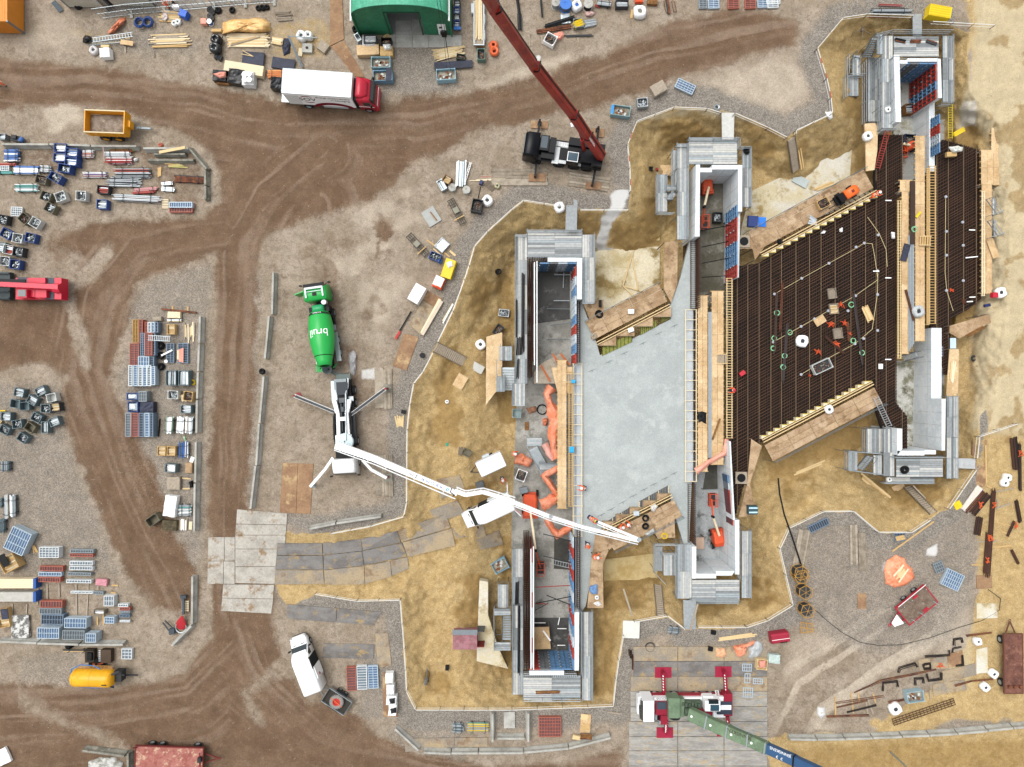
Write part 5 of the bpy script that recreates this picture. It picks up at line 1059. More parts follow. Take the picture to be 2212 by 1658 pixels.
def tanker():
 k=place(800,890,1.6);a=ang((630,885),(980,895));t=thing('tank_trailer','rounded yellow slurry tank trailer with blue hoses','tanker',k,a);ye=stain('tank_yellow','eeb01f','e2a318',.4,.6,.7,.35,'f2ba35')
 part(t,'tank',ye,lambda q:q.lathe([(.05,-2.25),(.6,-2.2),(.88,-1.95),(.93,-1.8),(.93,1.8),(.88,1.95),(.6,2.2),(.05,2.25)],0,28,'x',(0,0,1.45)),True)
 part(t,'tank_band',mat('d99b18',.4),lambda q:[q.lathe([(.94,x-.03),(.945,x),(.94,x+.03)],0,28,'x',(0,0,1.45)) for x in(-1.75,0,1.75)])
 part(t,'hose',mat('2c6fb0',.4),lambda q:(q.path([(-2.2,-.6,1.4),(-1.6,-1.05,1.2),(0,-1.15,1.15),(2.,-1.,1.15)],.1,0,8),q.path([(-2.3,.2,1.6),(-2.25,.9,1.6),(-1.4,1.35,1.5),(0.,1.3,1.5),(.8,1.,1.6)],.05,0,8)))
 part(t,'rack',mat('b98a4a',.6),lambda q:([q.bar((-1.6,.95+.12*i,1.5),(2.,.95+.12*i,1.5),.04,.04) for i in range(4)],[q.bar((-1.6+.4*i,.95,1.52),(-1.6+.4*i,1.35,1.52),.03,.03) for i in range(10)]))
 part(t,'pump_gear',DARK,lambda q:(q.box((2.55,.2,1.),(.8,1.1,.9)),q.cyl((2.3,.5,1.4),(3.2,.3,1.3),.1,0,8),q.bar((2.6,0,.6),(4.2,0,.5),.14,.14),q.bar((2.2,.6,2.),(3.,1.,2.),.2,.06)))
 part(t,'valve',BLACK,lambda q:(q.bar((1.6,-.3,2.3),(2.2,-.95,1.5),.08,.08),q.bar((1.4,-.35,2.38),(1.9,-.35,2.38),.08,.08)))
 for s in(-1,1):wheel(t,(.1,s*.95,.5),.5,.35,ORANGE)
tanker()
tile(1,2)
def box_trailer():
 k=place(2025,712,2.);a=ang((2135,660),(1920,760));t=thing('box_trailer','white closed box trailer between the two long chambers and the sandy bank','trailer',(k.x,k.y,-1.6),a)
 part(t,'box',mat('f4f5f5',.35,var=.02,k=.9),lambda q:loft(q,[(-1.45,.82,.5,2.3,.08),(1.45,.82,.5,2.3,.08)]));part(t,'roof_edge',GALV,lambda q:[q.box((0,s*.83,2.3),(2.9,.05,.05)) for s in(-1,1)])
 part(t,'drawbar',DARK,lambda q:(q.bar((1.45,.5,.5),(2.5,0,.5),.09,.09),q.bar((1.45,-.5,.5),(2.5,0,.5),.09,.09),q.cyl((2.3,0,.2),(2.3,0,.8),.06,0,8)))
 part(t,'step',GALV,lambda q:q.box((.2,-1.,1.2),(.8,.3,.08)))
 for s in(-1,1):wheel(t,(-.2,s*.86,.32),.32,.2)
box_trailer()
def hall():
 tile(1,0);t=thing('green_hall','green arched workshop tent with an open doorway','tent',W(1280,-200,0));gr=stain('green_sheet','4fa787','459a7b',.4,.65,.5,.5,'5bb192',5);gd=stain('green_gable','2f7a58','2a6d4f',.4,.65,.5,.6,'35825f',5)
 L_,R_=W(905,300,0).x,W(1690,300,0).x;xc,hw=(L_+R_)/2,(R_-L_)/2+.05;yf=W(1280,303,0).y;n=22;ze,zr=4.2,6.6
 arch=lambda i:(xc-hw*math.cos(math.pi*i/n),ze+(zr-ze)*math.sin(math.pi*i/n)**.8)
 P_=[arch(i) for i in range(n+1)]
 q=M();ys=[yf+.25,yf-0.+14]
 for(x0,z0),(x1,z1) in zip(P_[:-1],P_[1:]):q.add([(x0,yf-.3,z0),(x1,yf-.3,z1),(x1,yf+16,z1),(x0,yf+16,z0),(x0,yf-.3,z0-.1),(x1,yf-.3,z1-.1),(x1,yf+16,z1-.1),(x0,yf+16,z0-.1)],[(0,1,2,3),(7,6,5,4),(0,4,5,1)])
 q.obj('roof',gr,t,world=True)
 q=M();q.box((xc,yf+1.5,zr+.02),(3.6,2.2,.06));q.obj('roof_light',mat('7fae9c',.5,var=.08),t,world=True)
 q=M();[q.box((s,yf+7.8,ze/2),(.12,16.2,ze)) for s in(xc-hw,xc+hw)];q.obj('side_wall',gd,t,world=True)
 q=M();[q.box((s,yf+7.5,ze+.05),(.16,16.4,.14)) for s in(xc-hw-.05,xc+hw+.05)];q.obj('gutter',WHITE,t,world=True)
 q=M();dl,dr=W(1165,300,0).x,W(1445,300,0).x;dh=4.6
 for i in range(n):
  (x0,z0),(x1,z1)=P_[i],P_[i+1]
  for(a0,a1) in((x0,x1),):
   zb=dh if(x0+x1)/2>dl and(x0+x1)/2<dr else 0
   q.add([(x0,yf,zb),(x1,yf,zb),(x1,yf,z1-.1),(x0,yf,z0-.1),(x0,yf+.08,zb),(x1,yf+.08,zb),(x1,yf+.08,z1-.1),(x0,yf+.08,z0-.1)],[(0,1,2,3),(7,6,5,4),(0,4,5,1)])
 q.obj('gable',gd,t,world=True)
 q=M();c=W(1607,265,1.2);q.box((c.x,yf-.05,1.25),(.85,.06,2.1));o=q.obj('door',WHITE,t,world=True);g=M();g.box((c.x-.1,yf-.1,1.7),(.3,.04,.3));g.obj('window',GLASS,o,world=False).location=(0,0,0)
 q=M();[q.box((x,yf-.02,2.3),(.14,.1,4.6)) for x in(dl,dr)];q.box(((dl+dr)/2,yf-.02,4.6),(dr-dl,.1,.14));q.obj('door_frame',mat('24503c',.6),t,world=True)
 q=M();q.box(((L_+R_)/2,yf+8,.02),(R_-L_,16,.04));q.obj('inner_floor',mat('8f8f8c',.8),t,world=True)
 xs=[(1165,1200),(1205,1343),(1347,1425)];k=0
 for(x0,y0,x1,y1) in((1160,300,1206,412),(1209,300,1349,412),(1352,300,1490,412),(1493,306,1640,410),(1643,306,1776,400),(1206,180,1340,268),(1345,170,1440,268),(1209,272,1349,297),(1352,272,1440,297)):
  slab('apron_slab',[(x0,y0),(x1,y0),(x1,y1),(x0,y1)],0.,.06,stain('apron_concrete','b1b0aa','a09e97',.4,.65,.7,.85,'bdbbb4'),kind='structure')
hall()
def container(x0,y0,x1,y1,m,label,h=2.6,doors=True):
 A,B=W(x0,y1,h),W(x1,y0,h);t=thing('shipping_container',label,'container',((A.x+B.x)/2,(A.y+B.y)/2,0));q=M();q.box(((A.x+B.x)/2,(A.y+B.y)/2,h/2+.05),(B.x-A.x,B.y-A.y,h-.1));q.obj('body',m,t,world=True)
 q=M();n=int((B.x-A.x)/.28)
 for i in range(n):x=A.x+.14+i*.28;q.box((x,A.y-.02,h/2),(.14,.04,h-.3));q.box((x,(A.y+B.y)/2,h+.01),(.12,B.y-A.y-.2,.03))
 q.obj('corrugation',m,t,world=True)
 q=M();[q.box((x,y,h/2),(.16,.16,h+.04)) for x in(A.x,B.x) for y in(A.y,B.y)];q.obj('corner_posts',GALVD,t,world=True);return t
tile(0,0)
cw=stain('container_white','d5d3c6','c5c2b2',.4,.65,.6,.6,'dedcd2')
t=container(470,-330,842,-48,cw,'long white container at the top edge beside the open dark doorway')
t=container(846,-330,1238,-56,cw,'white container with a grey door leaf swung open at the top edge')
q=M();c=W(850,30,1.2);q.box((c.x,c.y,1.25),(1.15,.06,2.3),R(-35));q.obj('door_leaf',mat('b9b7b0',.5),t,world=True);q=M();c=W(925,20,1.);q.box((c.x,W(900,-56,2.6).y-.03,1.2),(.7,.05,2.2));q.obj('doorway',mat('1b1c1c',.9),t,world=True)
solo(M().bar(W(460,15,.5),W(530,100,.1),.55,.05),'steel_sheet',mat('4f5a60',.6),'dark grey steel sheet leaning by the white container','sheet')
container(-300,-200,62,185,mat('d98a2e',.5,var=.1,scale=1),'orange container corner at the top edge of the yard')
def lift(label,base,basket,elbow,hb,a,big=1.,zb=None,cat='boom lift'):
 om=mat('d9552c',.45,var=.08);zz=zb if zb is not None else ZF;k=W(*base,zz);t=thing('boom_lift',label,cat,k,0);rot=Matrix.Identity(3);loc=lambda p,z:W(p[0],p[1],zz+z)-k
 s=big;ca,sa=math.cos(a),math.sin(a);f=lambda x,y:(x*ca-y*sa,x*sa+y*ca)
 part(t,'chassis',om,lambda q:q.box((0,0,.45),(1.7*s,1.2*s,.4),a));part(t,'turret',om,lambda q:(loft(q,[(-1.*s,.55*s,.7,1.5,.2),(.3*s,.6*s,.7,1.6,.2),(.75*s,.5*s,.7,1.3,.2)]),setattr(q,'v',[(*f(v[0],v[1]),v[2]) for v in q.v])))
 part(t,'counterweight',mat('b8431f',.5),lambda q:q.box((*f(-1.*s,0),1.),(.5*s,1.25*s,.7),a))
 for x in(-.75,.75):
  for y in(-.6,.6):c=f(x*s,y*s);o=wheel(t,(0,0,0),.38,.26);o.location=(c[0],c[1],.38);o.rotation_euler=(0,0,a)
 A,B,C_=Vector((*f(-.6*s,0),1.7)),loc(elbow,hb[0]),loc(basket,hb[1])
 part(t,'boom',PINEW,lambda q:q.bar(A,B,.22,.26));part(t,'jib',om,lambda q:q.bar(B,C_,.14,.18));part(t,'jib_joint',BLACK,lambda q:q.cyl(B-Vector((0,0,.2)),B+Vector((0,0,.3)),.16,0,8))
 part(t,'basket',om,lambda q:([q.bar(C_+Vector((x,y0,z)),C_+Vector((x,y1,z)),.05,.05) for x in(-.4,.4) for(y0,y1) in((-.7,.7),) for z in(0,.5,1.05)]+[q.bar(C_+Vector((-.4,y,z)),C_+Vector((.4,y,z)),.05,.05) for y in(-.7,0,.7) for z in(0,1.05)]+[q.bar(C_+Vector((x,y,0)),C_+Vector((x,y,1.05)),.05,.05) for x in(-.4,.4) for y in(-.7,.7)]))
 part(t,'basket_floor',DARK,lambda q:q.box(C_,(.8,1.4,.05)));return t
tile(2,2)
lift('big orange boom lift among the tarps with a pale boom lying over the chamber floor',(155,1020),(245,1590),(205,1440),(2.4,.9),R(90),1.35)
lift('orange boom lift standing in the pale lower chamber with its basket raised',(1760,1330),(1725,1000),(1735,1150),(3.,2.2),R(-80),1.)
tile(2,0)
lift('orange boom lift parked at the closed end of the upper chamber',(1660,1610),(1655,1930),(1660,1790),(2.2,.9),R(95),1.)
tile(3,0)
lift('small orange lift on the floor of the top chamber beside the blue bin',(1185,1290),(1130,1330),(1150,1240),(1.6,.6),R(20),.75)
tile(3,1)
def orange_machine():
 k=W(640,50,-.6);t=thing('mini_dumper','orange mini machine carrying a crate on the muddy upper walkway','machine',k,R(32))
 part(t,'engine_hood',mat('ee6a25',.4,var=.06),lambda q:loft(q,[(-.1,.5,.4,1.15,.2),(1.2,.52,.4,1.25,.25),(1.5,.4,.4,1.,.2)]),True);part(t,'chassis',BLACK,lambda q:(q.box((.1,0,.35),(2.4,1.,.3)),q.box((-.5,0,.75),(.7,.9,.5))));part(t,'grille',mat('7a2a1a',.6),lambda q:q.box((.7,0,1.25),(.3,.3,.05)))
 for x in(-.5,1.):
  for s in(-1,1):wheel(t,(x,s*.55,.3),.3,.25)
 part(t,'forks',BLACK,lambda q:[q.bar((-.9,y,.3),(-2.,y,.25),.1,.08) for y in(-.3,.3)])
orange_machine()
K1=1/80.
STEEL=mat('c3cace',.4,.5,.15,6);CRG=mat('66777c',.6,.1,.2,5);CRB=mat('2f4d8c',.5,var=.15);CRW=mat('c9ccc9',.6,var=.12);CRT=mat('6f6a58',.7,var=.25);CRK=mat('35383b',.6,var=.2)
def loc3(px,py,h,zb=None):
 u,v=D(px,py);g=zg(u,v) if zb is None else zb;p=Wd(u,v,g+h);return Vector((p.x,p.y,g)),(H-g-h)/H*K1
def crate(px,py,a,L,B,col,fill,label,h=.75,zb=None,group=None,name='steel_crate',cat='crate',z0=0):
 p,k=loc3(px,py,h+z0,zb);L*=k;B*=k;t=thing(name,label,cat,p+Vector((0,0,z0)),R(-a),group);q=M();th=.05
 for s in(-1,1):q.box((0,s*(B/2-th/2),h/2+.06),(L,th,h));q.box((s*(L/2-th/2),0,h/2+.06),(th,B-2*th,h))
 q.box((0,0,.12),(L-2*th,B-2*th,.06))
 for x in(-1,1):
  for y in(-1,1):q.box((x*(L/2-.06),y*(B/2-.06),h/2+.05),(.13,.13,h+.1))
 q.obj('body',col,t)
 c=M()
 if fill in('fit','rust','foil'):
  for i in range(46):
   b=rnd.uniform(.1,.34);x,y=rnd.uniform(-.5,.5)*(L-.4),rnd.uniform(-.5,.5)*(B-.4);c.box((x,y,h*.62+rnd.uniform(-.12,.14)),(b,.06,.07),rnd.uniform(0,3.14),rnd.randrange(3))
  c.box((0,0,h*.35),(L-.14,B-.14,h*.3),0,2)
  c.obj('fittings',[GALVD,STEEL if fill=='foil' else GALV,CRK] if fill!='rust' else[RUST,OLDW,CRK],t)
 elif fill in('bars','wood','red','white','blue'):
  n=max(4,int(B/.11));mm={'bars':[STEEL,GALV,GALVD],'wood':[PINE,PINEB,PINEW],'red':[mat('b0412f',.5),STEEL,mat('8d2b27',.5)],'white':[WHITE,STEEL,WHITE],'blue':[mat('5b80b5',.5),STEEL,WHITE]}[fill]
  for i in range(n):y=-B/2+.1+(B-.2)*i/max(1,n-1);c.box((rnd.uniform(-.04,.04),y,h*.72+rnd.uniform(-.1,.12)),(L-.2,.075,.08),rnd.uniform(-.06,.06),rnd.randrange(3))
  c.box((0,0,h*.35),(L-.14,B-.14,h*.3),0,2);c.obj('bars' if fill!='wood' else 'offcuts',mm,t)
 elif fill=='dirt':c.box((0,0,h*.4),(L-.12,B-.12,h*.4),0,0);[c.box((rnd.uniform(-.4,.4)*L*.8,rnd.uniform(-.4,.4)*B*.8,h*.62),(.3,.2,.1),rnd.uniform(0,3),1+i%2) for i in range(8)];c.obj('contents',[stain('skip_dirt','a29d8d','6e6659',.4,.6,1.5),mat('7d4a2c',.8),CRW],t)
 return t
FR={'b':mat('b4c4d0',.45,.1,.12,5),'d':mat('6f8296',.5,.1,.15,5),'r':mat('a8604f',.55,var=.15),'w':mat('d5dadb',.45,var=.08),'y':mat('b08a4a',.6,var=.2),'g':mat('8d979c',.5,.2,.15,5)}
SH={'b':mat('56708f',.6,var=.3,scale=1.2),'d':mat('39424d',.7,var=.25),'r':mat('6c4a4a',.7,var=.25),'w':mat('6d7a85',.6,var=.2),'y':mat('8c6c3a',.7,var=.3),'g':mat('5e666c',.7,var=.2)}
_pc={}
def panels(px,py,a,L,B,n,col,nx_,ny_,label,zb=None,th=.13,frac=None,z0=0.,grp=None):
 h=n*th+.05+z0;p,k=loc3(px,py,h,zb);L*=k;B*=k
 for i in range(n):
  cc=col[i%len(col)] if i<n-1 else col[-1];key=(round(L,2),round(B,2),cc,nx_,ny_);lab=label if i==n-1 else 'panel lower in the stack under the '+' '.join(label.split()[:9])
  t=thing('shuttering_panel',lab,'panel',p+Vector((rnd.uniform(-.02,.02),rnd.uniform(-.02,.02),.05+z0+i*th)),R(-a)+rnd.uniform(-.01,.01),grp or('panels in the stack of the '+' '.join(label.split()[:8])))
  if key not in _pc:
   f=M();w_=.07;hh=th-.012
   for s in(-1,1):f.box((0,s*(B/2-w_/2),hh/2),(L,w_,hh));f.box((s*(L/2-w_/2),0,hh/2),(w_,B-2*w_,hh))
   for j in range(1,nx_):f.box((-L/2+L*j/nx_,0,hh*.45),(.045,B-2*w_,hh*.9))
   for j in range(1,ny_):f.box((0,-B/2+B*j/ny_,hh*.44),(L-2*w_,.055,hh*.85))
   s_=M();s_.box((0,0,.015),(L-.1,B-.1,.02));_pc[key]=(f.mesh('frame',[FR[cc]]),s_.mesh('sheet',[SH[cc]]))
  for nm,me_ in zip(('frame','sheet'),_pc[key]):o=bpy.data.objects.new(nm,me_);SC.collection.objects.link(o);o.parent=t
def bundle(p,q_,wd,n,cols,label,h=.3,name='pipe_bundle',cat='bundle',z0=.1,r=None,rows=2,strap=True,zb=None,jit=.05,group=None,sq=False):
 u,v=D((p[0]+q_[0])/2,(p[1]+q_[1])/2);g=zg(u,v) if zb is None else zb;A,B=W(*p,g+h),W(*q_,g+h);d=B-A;L=d.length;a=math.atan2(d.y,d.x);wd=wd*K1*(H-g-h)/H
 t=thing(name,label,cat,((A.x+B.x)/2,(A.y+B.y)/2,g),a,group);c=M();r=r or max(.025,wd/n*.42)
 for k in range(rows):
  z=z0+(h-z0)*(k+.5)/rows
  for i in range(n):
   y=-wd/2+wd*(i+.5)/n+rnd.uniform(-.3,.3)*r;x0=rnd.uniform(-jit,jit)*L;ym=rnd.uniform(-jit,jit)*.6*wd
   if sq:c.bar((-L/2+x0,y,z),(L/2+x0,y+ym,z),r*2,min(r*2.2,(h-z0)/rows*.9),rnd.randrange(len(cols)))
   else:c.cyl((-L/2+x0,y,z),(L/2+x0,y+ym,z),r,rnd.randrange(len(cols)),7)
 c.obj('pieces',cols,t)
 if strap:
  s=M()
  for x in(-L*.3,L*.3):s.bar((x,-wd/2-.04,z0-.06),(x,wd/2+.04,z0-.06),.1,.1);s.bar((x+.12,-wd/2,h+.02),(x+.12,wd/2,h+.02),.05,.03);[s.bar((x,y,z0-.06),(x,y,h+.12),.05,.05) for y in(-wd/2-.03,wd/2+.03)]
  s.obj('rack',CRK,t)
 return t
def planks(p,q_,wd,n,cols,label,lay=1,bw=None,th=.05,jit=.06,zb=None,name='plank',z0=.06,cat='plank',rot=.03,ll=(.75,1.05)):
 u,v=D((p[0]+q_[0])/2,(p[1]+q_[1])/2);g=zg(u,v) if zb is None else zb;A,B=W(*p,g+.2),W(*q_,g+.2);d=B-A;L=d.length;d.normalize();s=Vector((-d.y,d.x,0));wd=wd*K1;bw=bw or wd/n*1.05;a=math.atan2(d.y,d.x);me_=[]
 for m_ in cols:q=M();q.box((0,0,.5),(1,1,1));me_.append(q.mesh('plank',[m_]))
 for k in range(lay):
  for i in range(n):
   o=bpy.data.objects.new(name,me_[rnd.randrange(len(me_))]);SC.collection.objects.link(o);l=L*rnd.uniform(*ll);c=A+d*(L/2+rnd.uniform(-jit,jit)*L)+s*(-wd/2+wd*(i+.5)/n)
   o.location=(c.x,c.y,g+z0+k*(th+.012)+i*.0011);o.rotation_euler=(0,0,a+rnd.uniform(-rot,rot));o.scale=(l,bw*rnd.uniform(.8,1),th);tag(o,label,cat,'all of: '+label)
def barrier(p,q_,label,m=None,wd=.52,h=.8,gz=False,group='concrete barriers'):
 u,v=D((p[0]+q_[0])/2,(p[1]+q_[1])/2);g=zg(u,v)
 A,B=W(*p,g+h*.5),W(*q_,g+h*.5);d=B-A;L=d.length-.06;a=math.atan2(d.y,d.x);q=M();prof=[(-wd/2,0),(wd/2,0),(wd/2,.12),(wd*.24,.45),(wd*.2,h),(-wd*.2,h),(-wd*.24,.45),(-wd/2,.12)]
 q.add([(x,y,z) for x in(-L/2,L/2) for y,z in prof],[(i,8+i,8+(i+1)%8,(i+1)%8) for i in range(8)]+[tuple(range(8)),tuple(reversed(range(8,16)))])
 for i in range(len(q.f)):q.f[i]=tuple(reversed(q.f[i]))
 o=q.obj('concrete_barrier',m or CONC);o.location=((A.x+B.x)/2,(A.y+B.y)/2,g);o.rotation_euler=(0,0,a);tag(o,label,'barrier',group);return o
def plate(quad,m,label,dz=.09,th=.2,name='road_plate',cat='road plate',group='road plates'):
 P_=[G(*p,dz) for p in quad];c=sum(P_,Vector())/4;P_=[c+(p-c)*.997 for p in P_];j=rnd.uniform(0,.012)
 if sum(P_[i].x*P_[(i+1)%4].y-P_[(i+1)%4].x*P_[i].y for i in range(4))<0:P_.reverse()
 q=M();q.add([(p.x,p.y,p.z-th) for p in P_]+[(p.x,p.y,p.z+j) for p in P_],[(3,2,1,0),(4,5,6,7),(0,1,5,4),(1,2,6,5),(2,3,7,6),(3,0,4,7)])
 return solo(q,name,m,label,cat,group)
def sheet(px,py,a,L,B,m,label,z=.1,th=.06,name='sheet',cat='sheet',zb=None,group=None):
 p,k=loc3(px,py,z+th,zb);q=M();q.box((0,0,z+th/2),(L*k,B*k,th));o=q.obj(name,m);o.location=p;o.rotation_euler=(0,0,R(-a));return tag(o,label,cat,group)
def boxy(px,py,a,L,B,h,m,label,name,cat,lid=None,zb=None,group=None,ribs=0,c=.06):
 p,k=loc3(px,py,h,zb);L*=k;B*=k;t=thing(name,label,cat,p,R(-a),group);q=M();loft(q,[(-L/2,B/2,.08,h,c),(L/2,B/2,.08,h,c)]);q.obj('body',m,t)
 q=M()
 for x in(-L*.38,L*.38):q.box((x,0,.04),(.12,B*.9,.08))
 if ribs:
  for i in range(ribs):q.box((0,-B/2+B*(i+.5)/ribs,h+.008),(L*.92,B/ribs*.35,.02))
 q.obj('feet' if not ribs else 'lid_ribs',lid or m,t);return t
def bag(px,py,r,label,fill=None,m=None,h=.85,group=None,zb=None,name='big_bag',a=None):
 p,k=loc3(px,py,h,zb);r*=k;t=thing(name,label,'bag',p,rnd.uniform(0,3) if a is None else a,group);q=M();n=14;vs=[]
 prof=[(1.,0),(1.12,.25),(1.1,.6),(.98,.9),(.74,1.),(.5,.96),(.36,.78)]
 for rr,z in prof:
  for i in range(n):
   th=2*math.pi*i/n;sq=1/max(abs(math.cos(th)),abs(math.sin(th)))**.55;e=r*rr*sq*rnd.uniform(.92,1.06);vs.append((e*math.cos(th),e*math.sin(th),z*h*rnd.uniform(.96,1.04)))
 fs=[(k2*n+i,k2*n+(i+1)%n,(k2+1)*n+(i+1)%n,(k2+1)*n+i) for k2 in range(len(prof)-1) for i in range(n)]+[tuple(reversed(range(n)))]
 q.add(vs,fs);q.obj('sack',m or mat('eceeec',.7,var=.06,k=.88),t,True);c=M();b0=(len(prof)-1)*n;c.add([(v[0]*1.1,v[1]*1.1,v[2]-.02) for v in vs[b0:b0+n]],[tuple(range(n))]);c.obj('contents',fill or CRK,t)
 s=M();[s.bar((r*.8*math.cos(b),r*.8*math.sin(b),h*.95),(r*.55*math.cos(b+.5),r*.55*math.sin(b+.5),h*1.08),.06,.02) for b in(.8,2.4,3.9,5.5)];s.obj('loops',mat('d9dcd9',.7),t);return t
def heap(pts,h,m,label,name='tarpaulin',cat='tarp',zb=None,rough=.35,group=None,rings=6,smooth=True,flat=.5):
 c=(sum(p[0] for p in pts)/len(pts),sum(p[1] for p in pts)/len(pts));u,v=D(*c);g=zg(u,v) if zb is None else zb;Q=[]
 if name=='wire_heap':
  q=M();O=W(*c,g);S=[W(*p,g)-O for p in pts]
  for i in range(16):a,b=O+rnd.choice(S)*rnd.uniform(.2,1.1),O+rnd.choice(S)*rnd.uniform(0,.9);e=Vector((0,0,rnd.uniform(.03,.3)));q.bar(a+e,b+e*.6,.05,.05)
  return solo(q,name,m,label,cat)
 for i in range(len(pts)):
  a,b=pts[i],pts[(i+1)%len(pts)];k=max(1,int(math.hypot(a[0]-b[0],a[1]-b[1])/22))
  for j in range(k):Q.append((a[0]+(b[0]-a[0])*j/k,a[1]+(b[1]-a[1])*j/k))
 n=len(Q);vs=[];C_=W(*c,g)
 for r_ in range(rings+1):
  f=r_/rings
  for i,p in enumerate(Q):
   hh=h*min(1,(1-f)/flat)**.7;jz=rnd.uniform(-1,1)*rough*h*(1 if 0<r_ else 0)*(.6 if r_==rings else 1);z=max(g+.02,g+.05+hh+jz);jf=f+rnd.uniform(-.3,.3)/rings*(0<r_<rings)
   P_=Wd(*D(c[0]+(p[0]-c[0])*jf+rnd.uniform(-3,3),c[1]+(p[1]-c[1])*jf+rnd.uniform(-3,3)),z);vs.append(P_)
 fs=[(k*n+i,k*n+(i+1)%n,(k+1)*n+(i+1)%n,(k+1)*n+i) for k in range(rings) for i in range(n)]
 q=M();q.add(vs,fs);ar=sum(Wd(*D(*Q[i])).x*Wd(*D(*Q[(i+1)%n])).y-Wd(*D(*Q[(i+1)%n])).x*Wd(*D(*Q[i])).y for i in range(n))
 q.f=[tuple(reversed(f)) for f in q.f] if ar>0 else q.f
 b=len(q.v);q.v+=[(x,y,g-.05) for x,y,z in q.v[rings*n:rings*n+n]];q.f+=[(rings*n+i,rings*n+(i+1)%n,b+(i+1)%n,b+i) for i in range(n)];q.m+=[0]*n
 return solo(q,name,m,label,cat,group,None,smooth)
def snake(pts,wds,h,m,label,name='tarpaulin',cat='tarp',zb=ZF,group=None,rough=.3):
 P_=[];
 for i in range(len(pts)-1):
  k=max(2,int(math.hypot(pts[i+1][0]-pts[i][0],pts[i+1][1]-pts[i][1])/24))
  for j in range(k):f=j/k;P_.append((pts[i][0]+(pts[i+1][0]-pts[i][0])*f,pts[i][1]+(pts[i+1][1]-pts[i][1])*f,wds[i]+(wds[i+1]-wds[i])*f))
 P_.append((*pts[-1],wds[-1]));n=8;vs=[]
 for i,(x,y,w_) in enumerate(P_):
  a,b=P_[max(i-1,0)],P_[min(i+1,len(P_)-1)];d=Vector((b[0]-a[0],b[1]-a[1])).normalized();s=(-d.y,d.x)
  for j in range(n):
   f=j/(n-1)*2-1;z=zb+.05+h*(1-abs(f)**2.2)*(1+rnd.uniform(-rough,rough))+(rnd.uniform(0,rough)*h*.6 if abs(f)<.99 else 0);e=f*w_/2*rnd.uniform(.9,1.1);vs.append(W(x+s[0]*e+rnd.uniform(-3,3),y+s[1]*e+rnd.uniform(-3,3),z))
 q=M();q.add(vs,[(i*n+j,i*n+j+1,(i+1)*n+j+1,(i+1)*n+j) for i in range(len(P_)-1) for j in range(n-1)]);fz=Vector(q.v[q.f[0][1]])-Vector(q.v[q.f[0][0]]);gz=Vector(q.v[q.f[0][3]])-Vector(q.v[q.f[0][0]])
 if fz.cross(gz).z<0:q.f=[tuple(reversed(f)) for f in q.f]
 return solo(q,name,m,label,cat,group,None,True)
def reel(px,py,r,label,col,cable=None,h=.6,name='cable_reel',upright=False,zb=None,group=None):
 p,k=loc3(px,py,h,zb);r*=k;t=thing(name,label,'reel',p,0,group);q=M();q.lathe([(.02,h-.05),(r,h-.05),(r,h),(r*.3,h),(.12*r,h-.12),(.02,h-.12)],0,20);q.lathe([(.02,0),(r,0),(r,.05),(.02,.05)],0,20);q.obj('flange',col,t);c=M();c.lathe([(r*.82,.05),(r*.85,h*.5),(r*.82,h-.05)],0,18);c.obj('cable',cable or BLACK,t);return t
def coil(px,py,r,t_,m,label,name='hose_coil',cat='hose',zb=None,h=.2,group=None,turns=4):
 p,k=loc3(px,py,h,zb);r*=k;q=M()
 for i in range(turns):q.torus((rnd.uniform(-.05,.05),rnd.uniform(-.05,.05),.08+i*h/turns),r*rnd.uniform(.8,1.05),t_,0,18,5)
 o=q.obj(name,m);o.location=p;return tag(o,label,cat,group)
def pallet(px,py,a,L,B,label,m=OLDW3,z=0.,group=None):
 p,k=loc3(px,py,.14+z);L*=k;B*=k;t=thing('pallet',label,'pallet',p+Vector((0,0,z)),R(-a),group);q=M()
 for i in range(6):q.box((0,-B/2+B*(i+.5)/6,.13),(L,B/6*.62,.025))
 q.obj('deck_boards',m,t);q=M();[q.box((x,0,.06),(.1,B,.1)) for x in(-L*.45,0,L*.45)];q.obj('bearers',OLDW,t);return t
def wrapped(px,py,a,L,B,h,m,label,top=None,name='wrapped_pallet',cat='pallet load',zb=None,group=None):
 p,k=loc3(px,py,h,zb);L*=k;B*=k;t=thing(name,label,cat,p,R(-a),group);q=M();n=7;vs=[]
 for i in range(n):
  for j in range(n):
   x,y=(i/(n-1)-.5)*L,(j/(n-1)-.5)*B;e=i in(0,n-1) or j in(0,n-1);vs.append((x*(1+rnd.uniform(-.03,.02)),y*(1+rnd.uniform(-.03,.02)),h*(.93 if e else 1)+rnd.uniform(-.06,.06)*h))
 q.add(vs,[(i*n+j,(i+1)*n+j,(i+1)*n+j+1,i*n+j+1) for i in range(n-1) for j in range(n-1)])
 ring=[i*n for i in range(n)]+[(n-1)*n+j for j in range(1,n)]+[i*n+n-1 for i in range(n-2,-1,-1)]+[j for j in range(n-2,0,-1)]
 b=len(q.v);q.v+=[(q.v[i][0]*1.03,q.v[i][1]*1.03,.12) for i in ring];nr=len(ring);q.f+=[(ring[i],b+i,b+(i+1)%nr,ring[(i+1)%nr])[::-1] for i in range(nr)];q.m+=[0]*nr;q.f=[f for f in q.f]
 q.obj('wrapping',m,t);q=M();q.box((0,0,.06),(L*.98,B*.98,.11));q.obj('pallet_base',OLDW2,t)
 if top:q=M();top(q,L,B,h);q.obj('goods',top.m,t)
 return t
RAILC=mat('e2e2dd',.6)
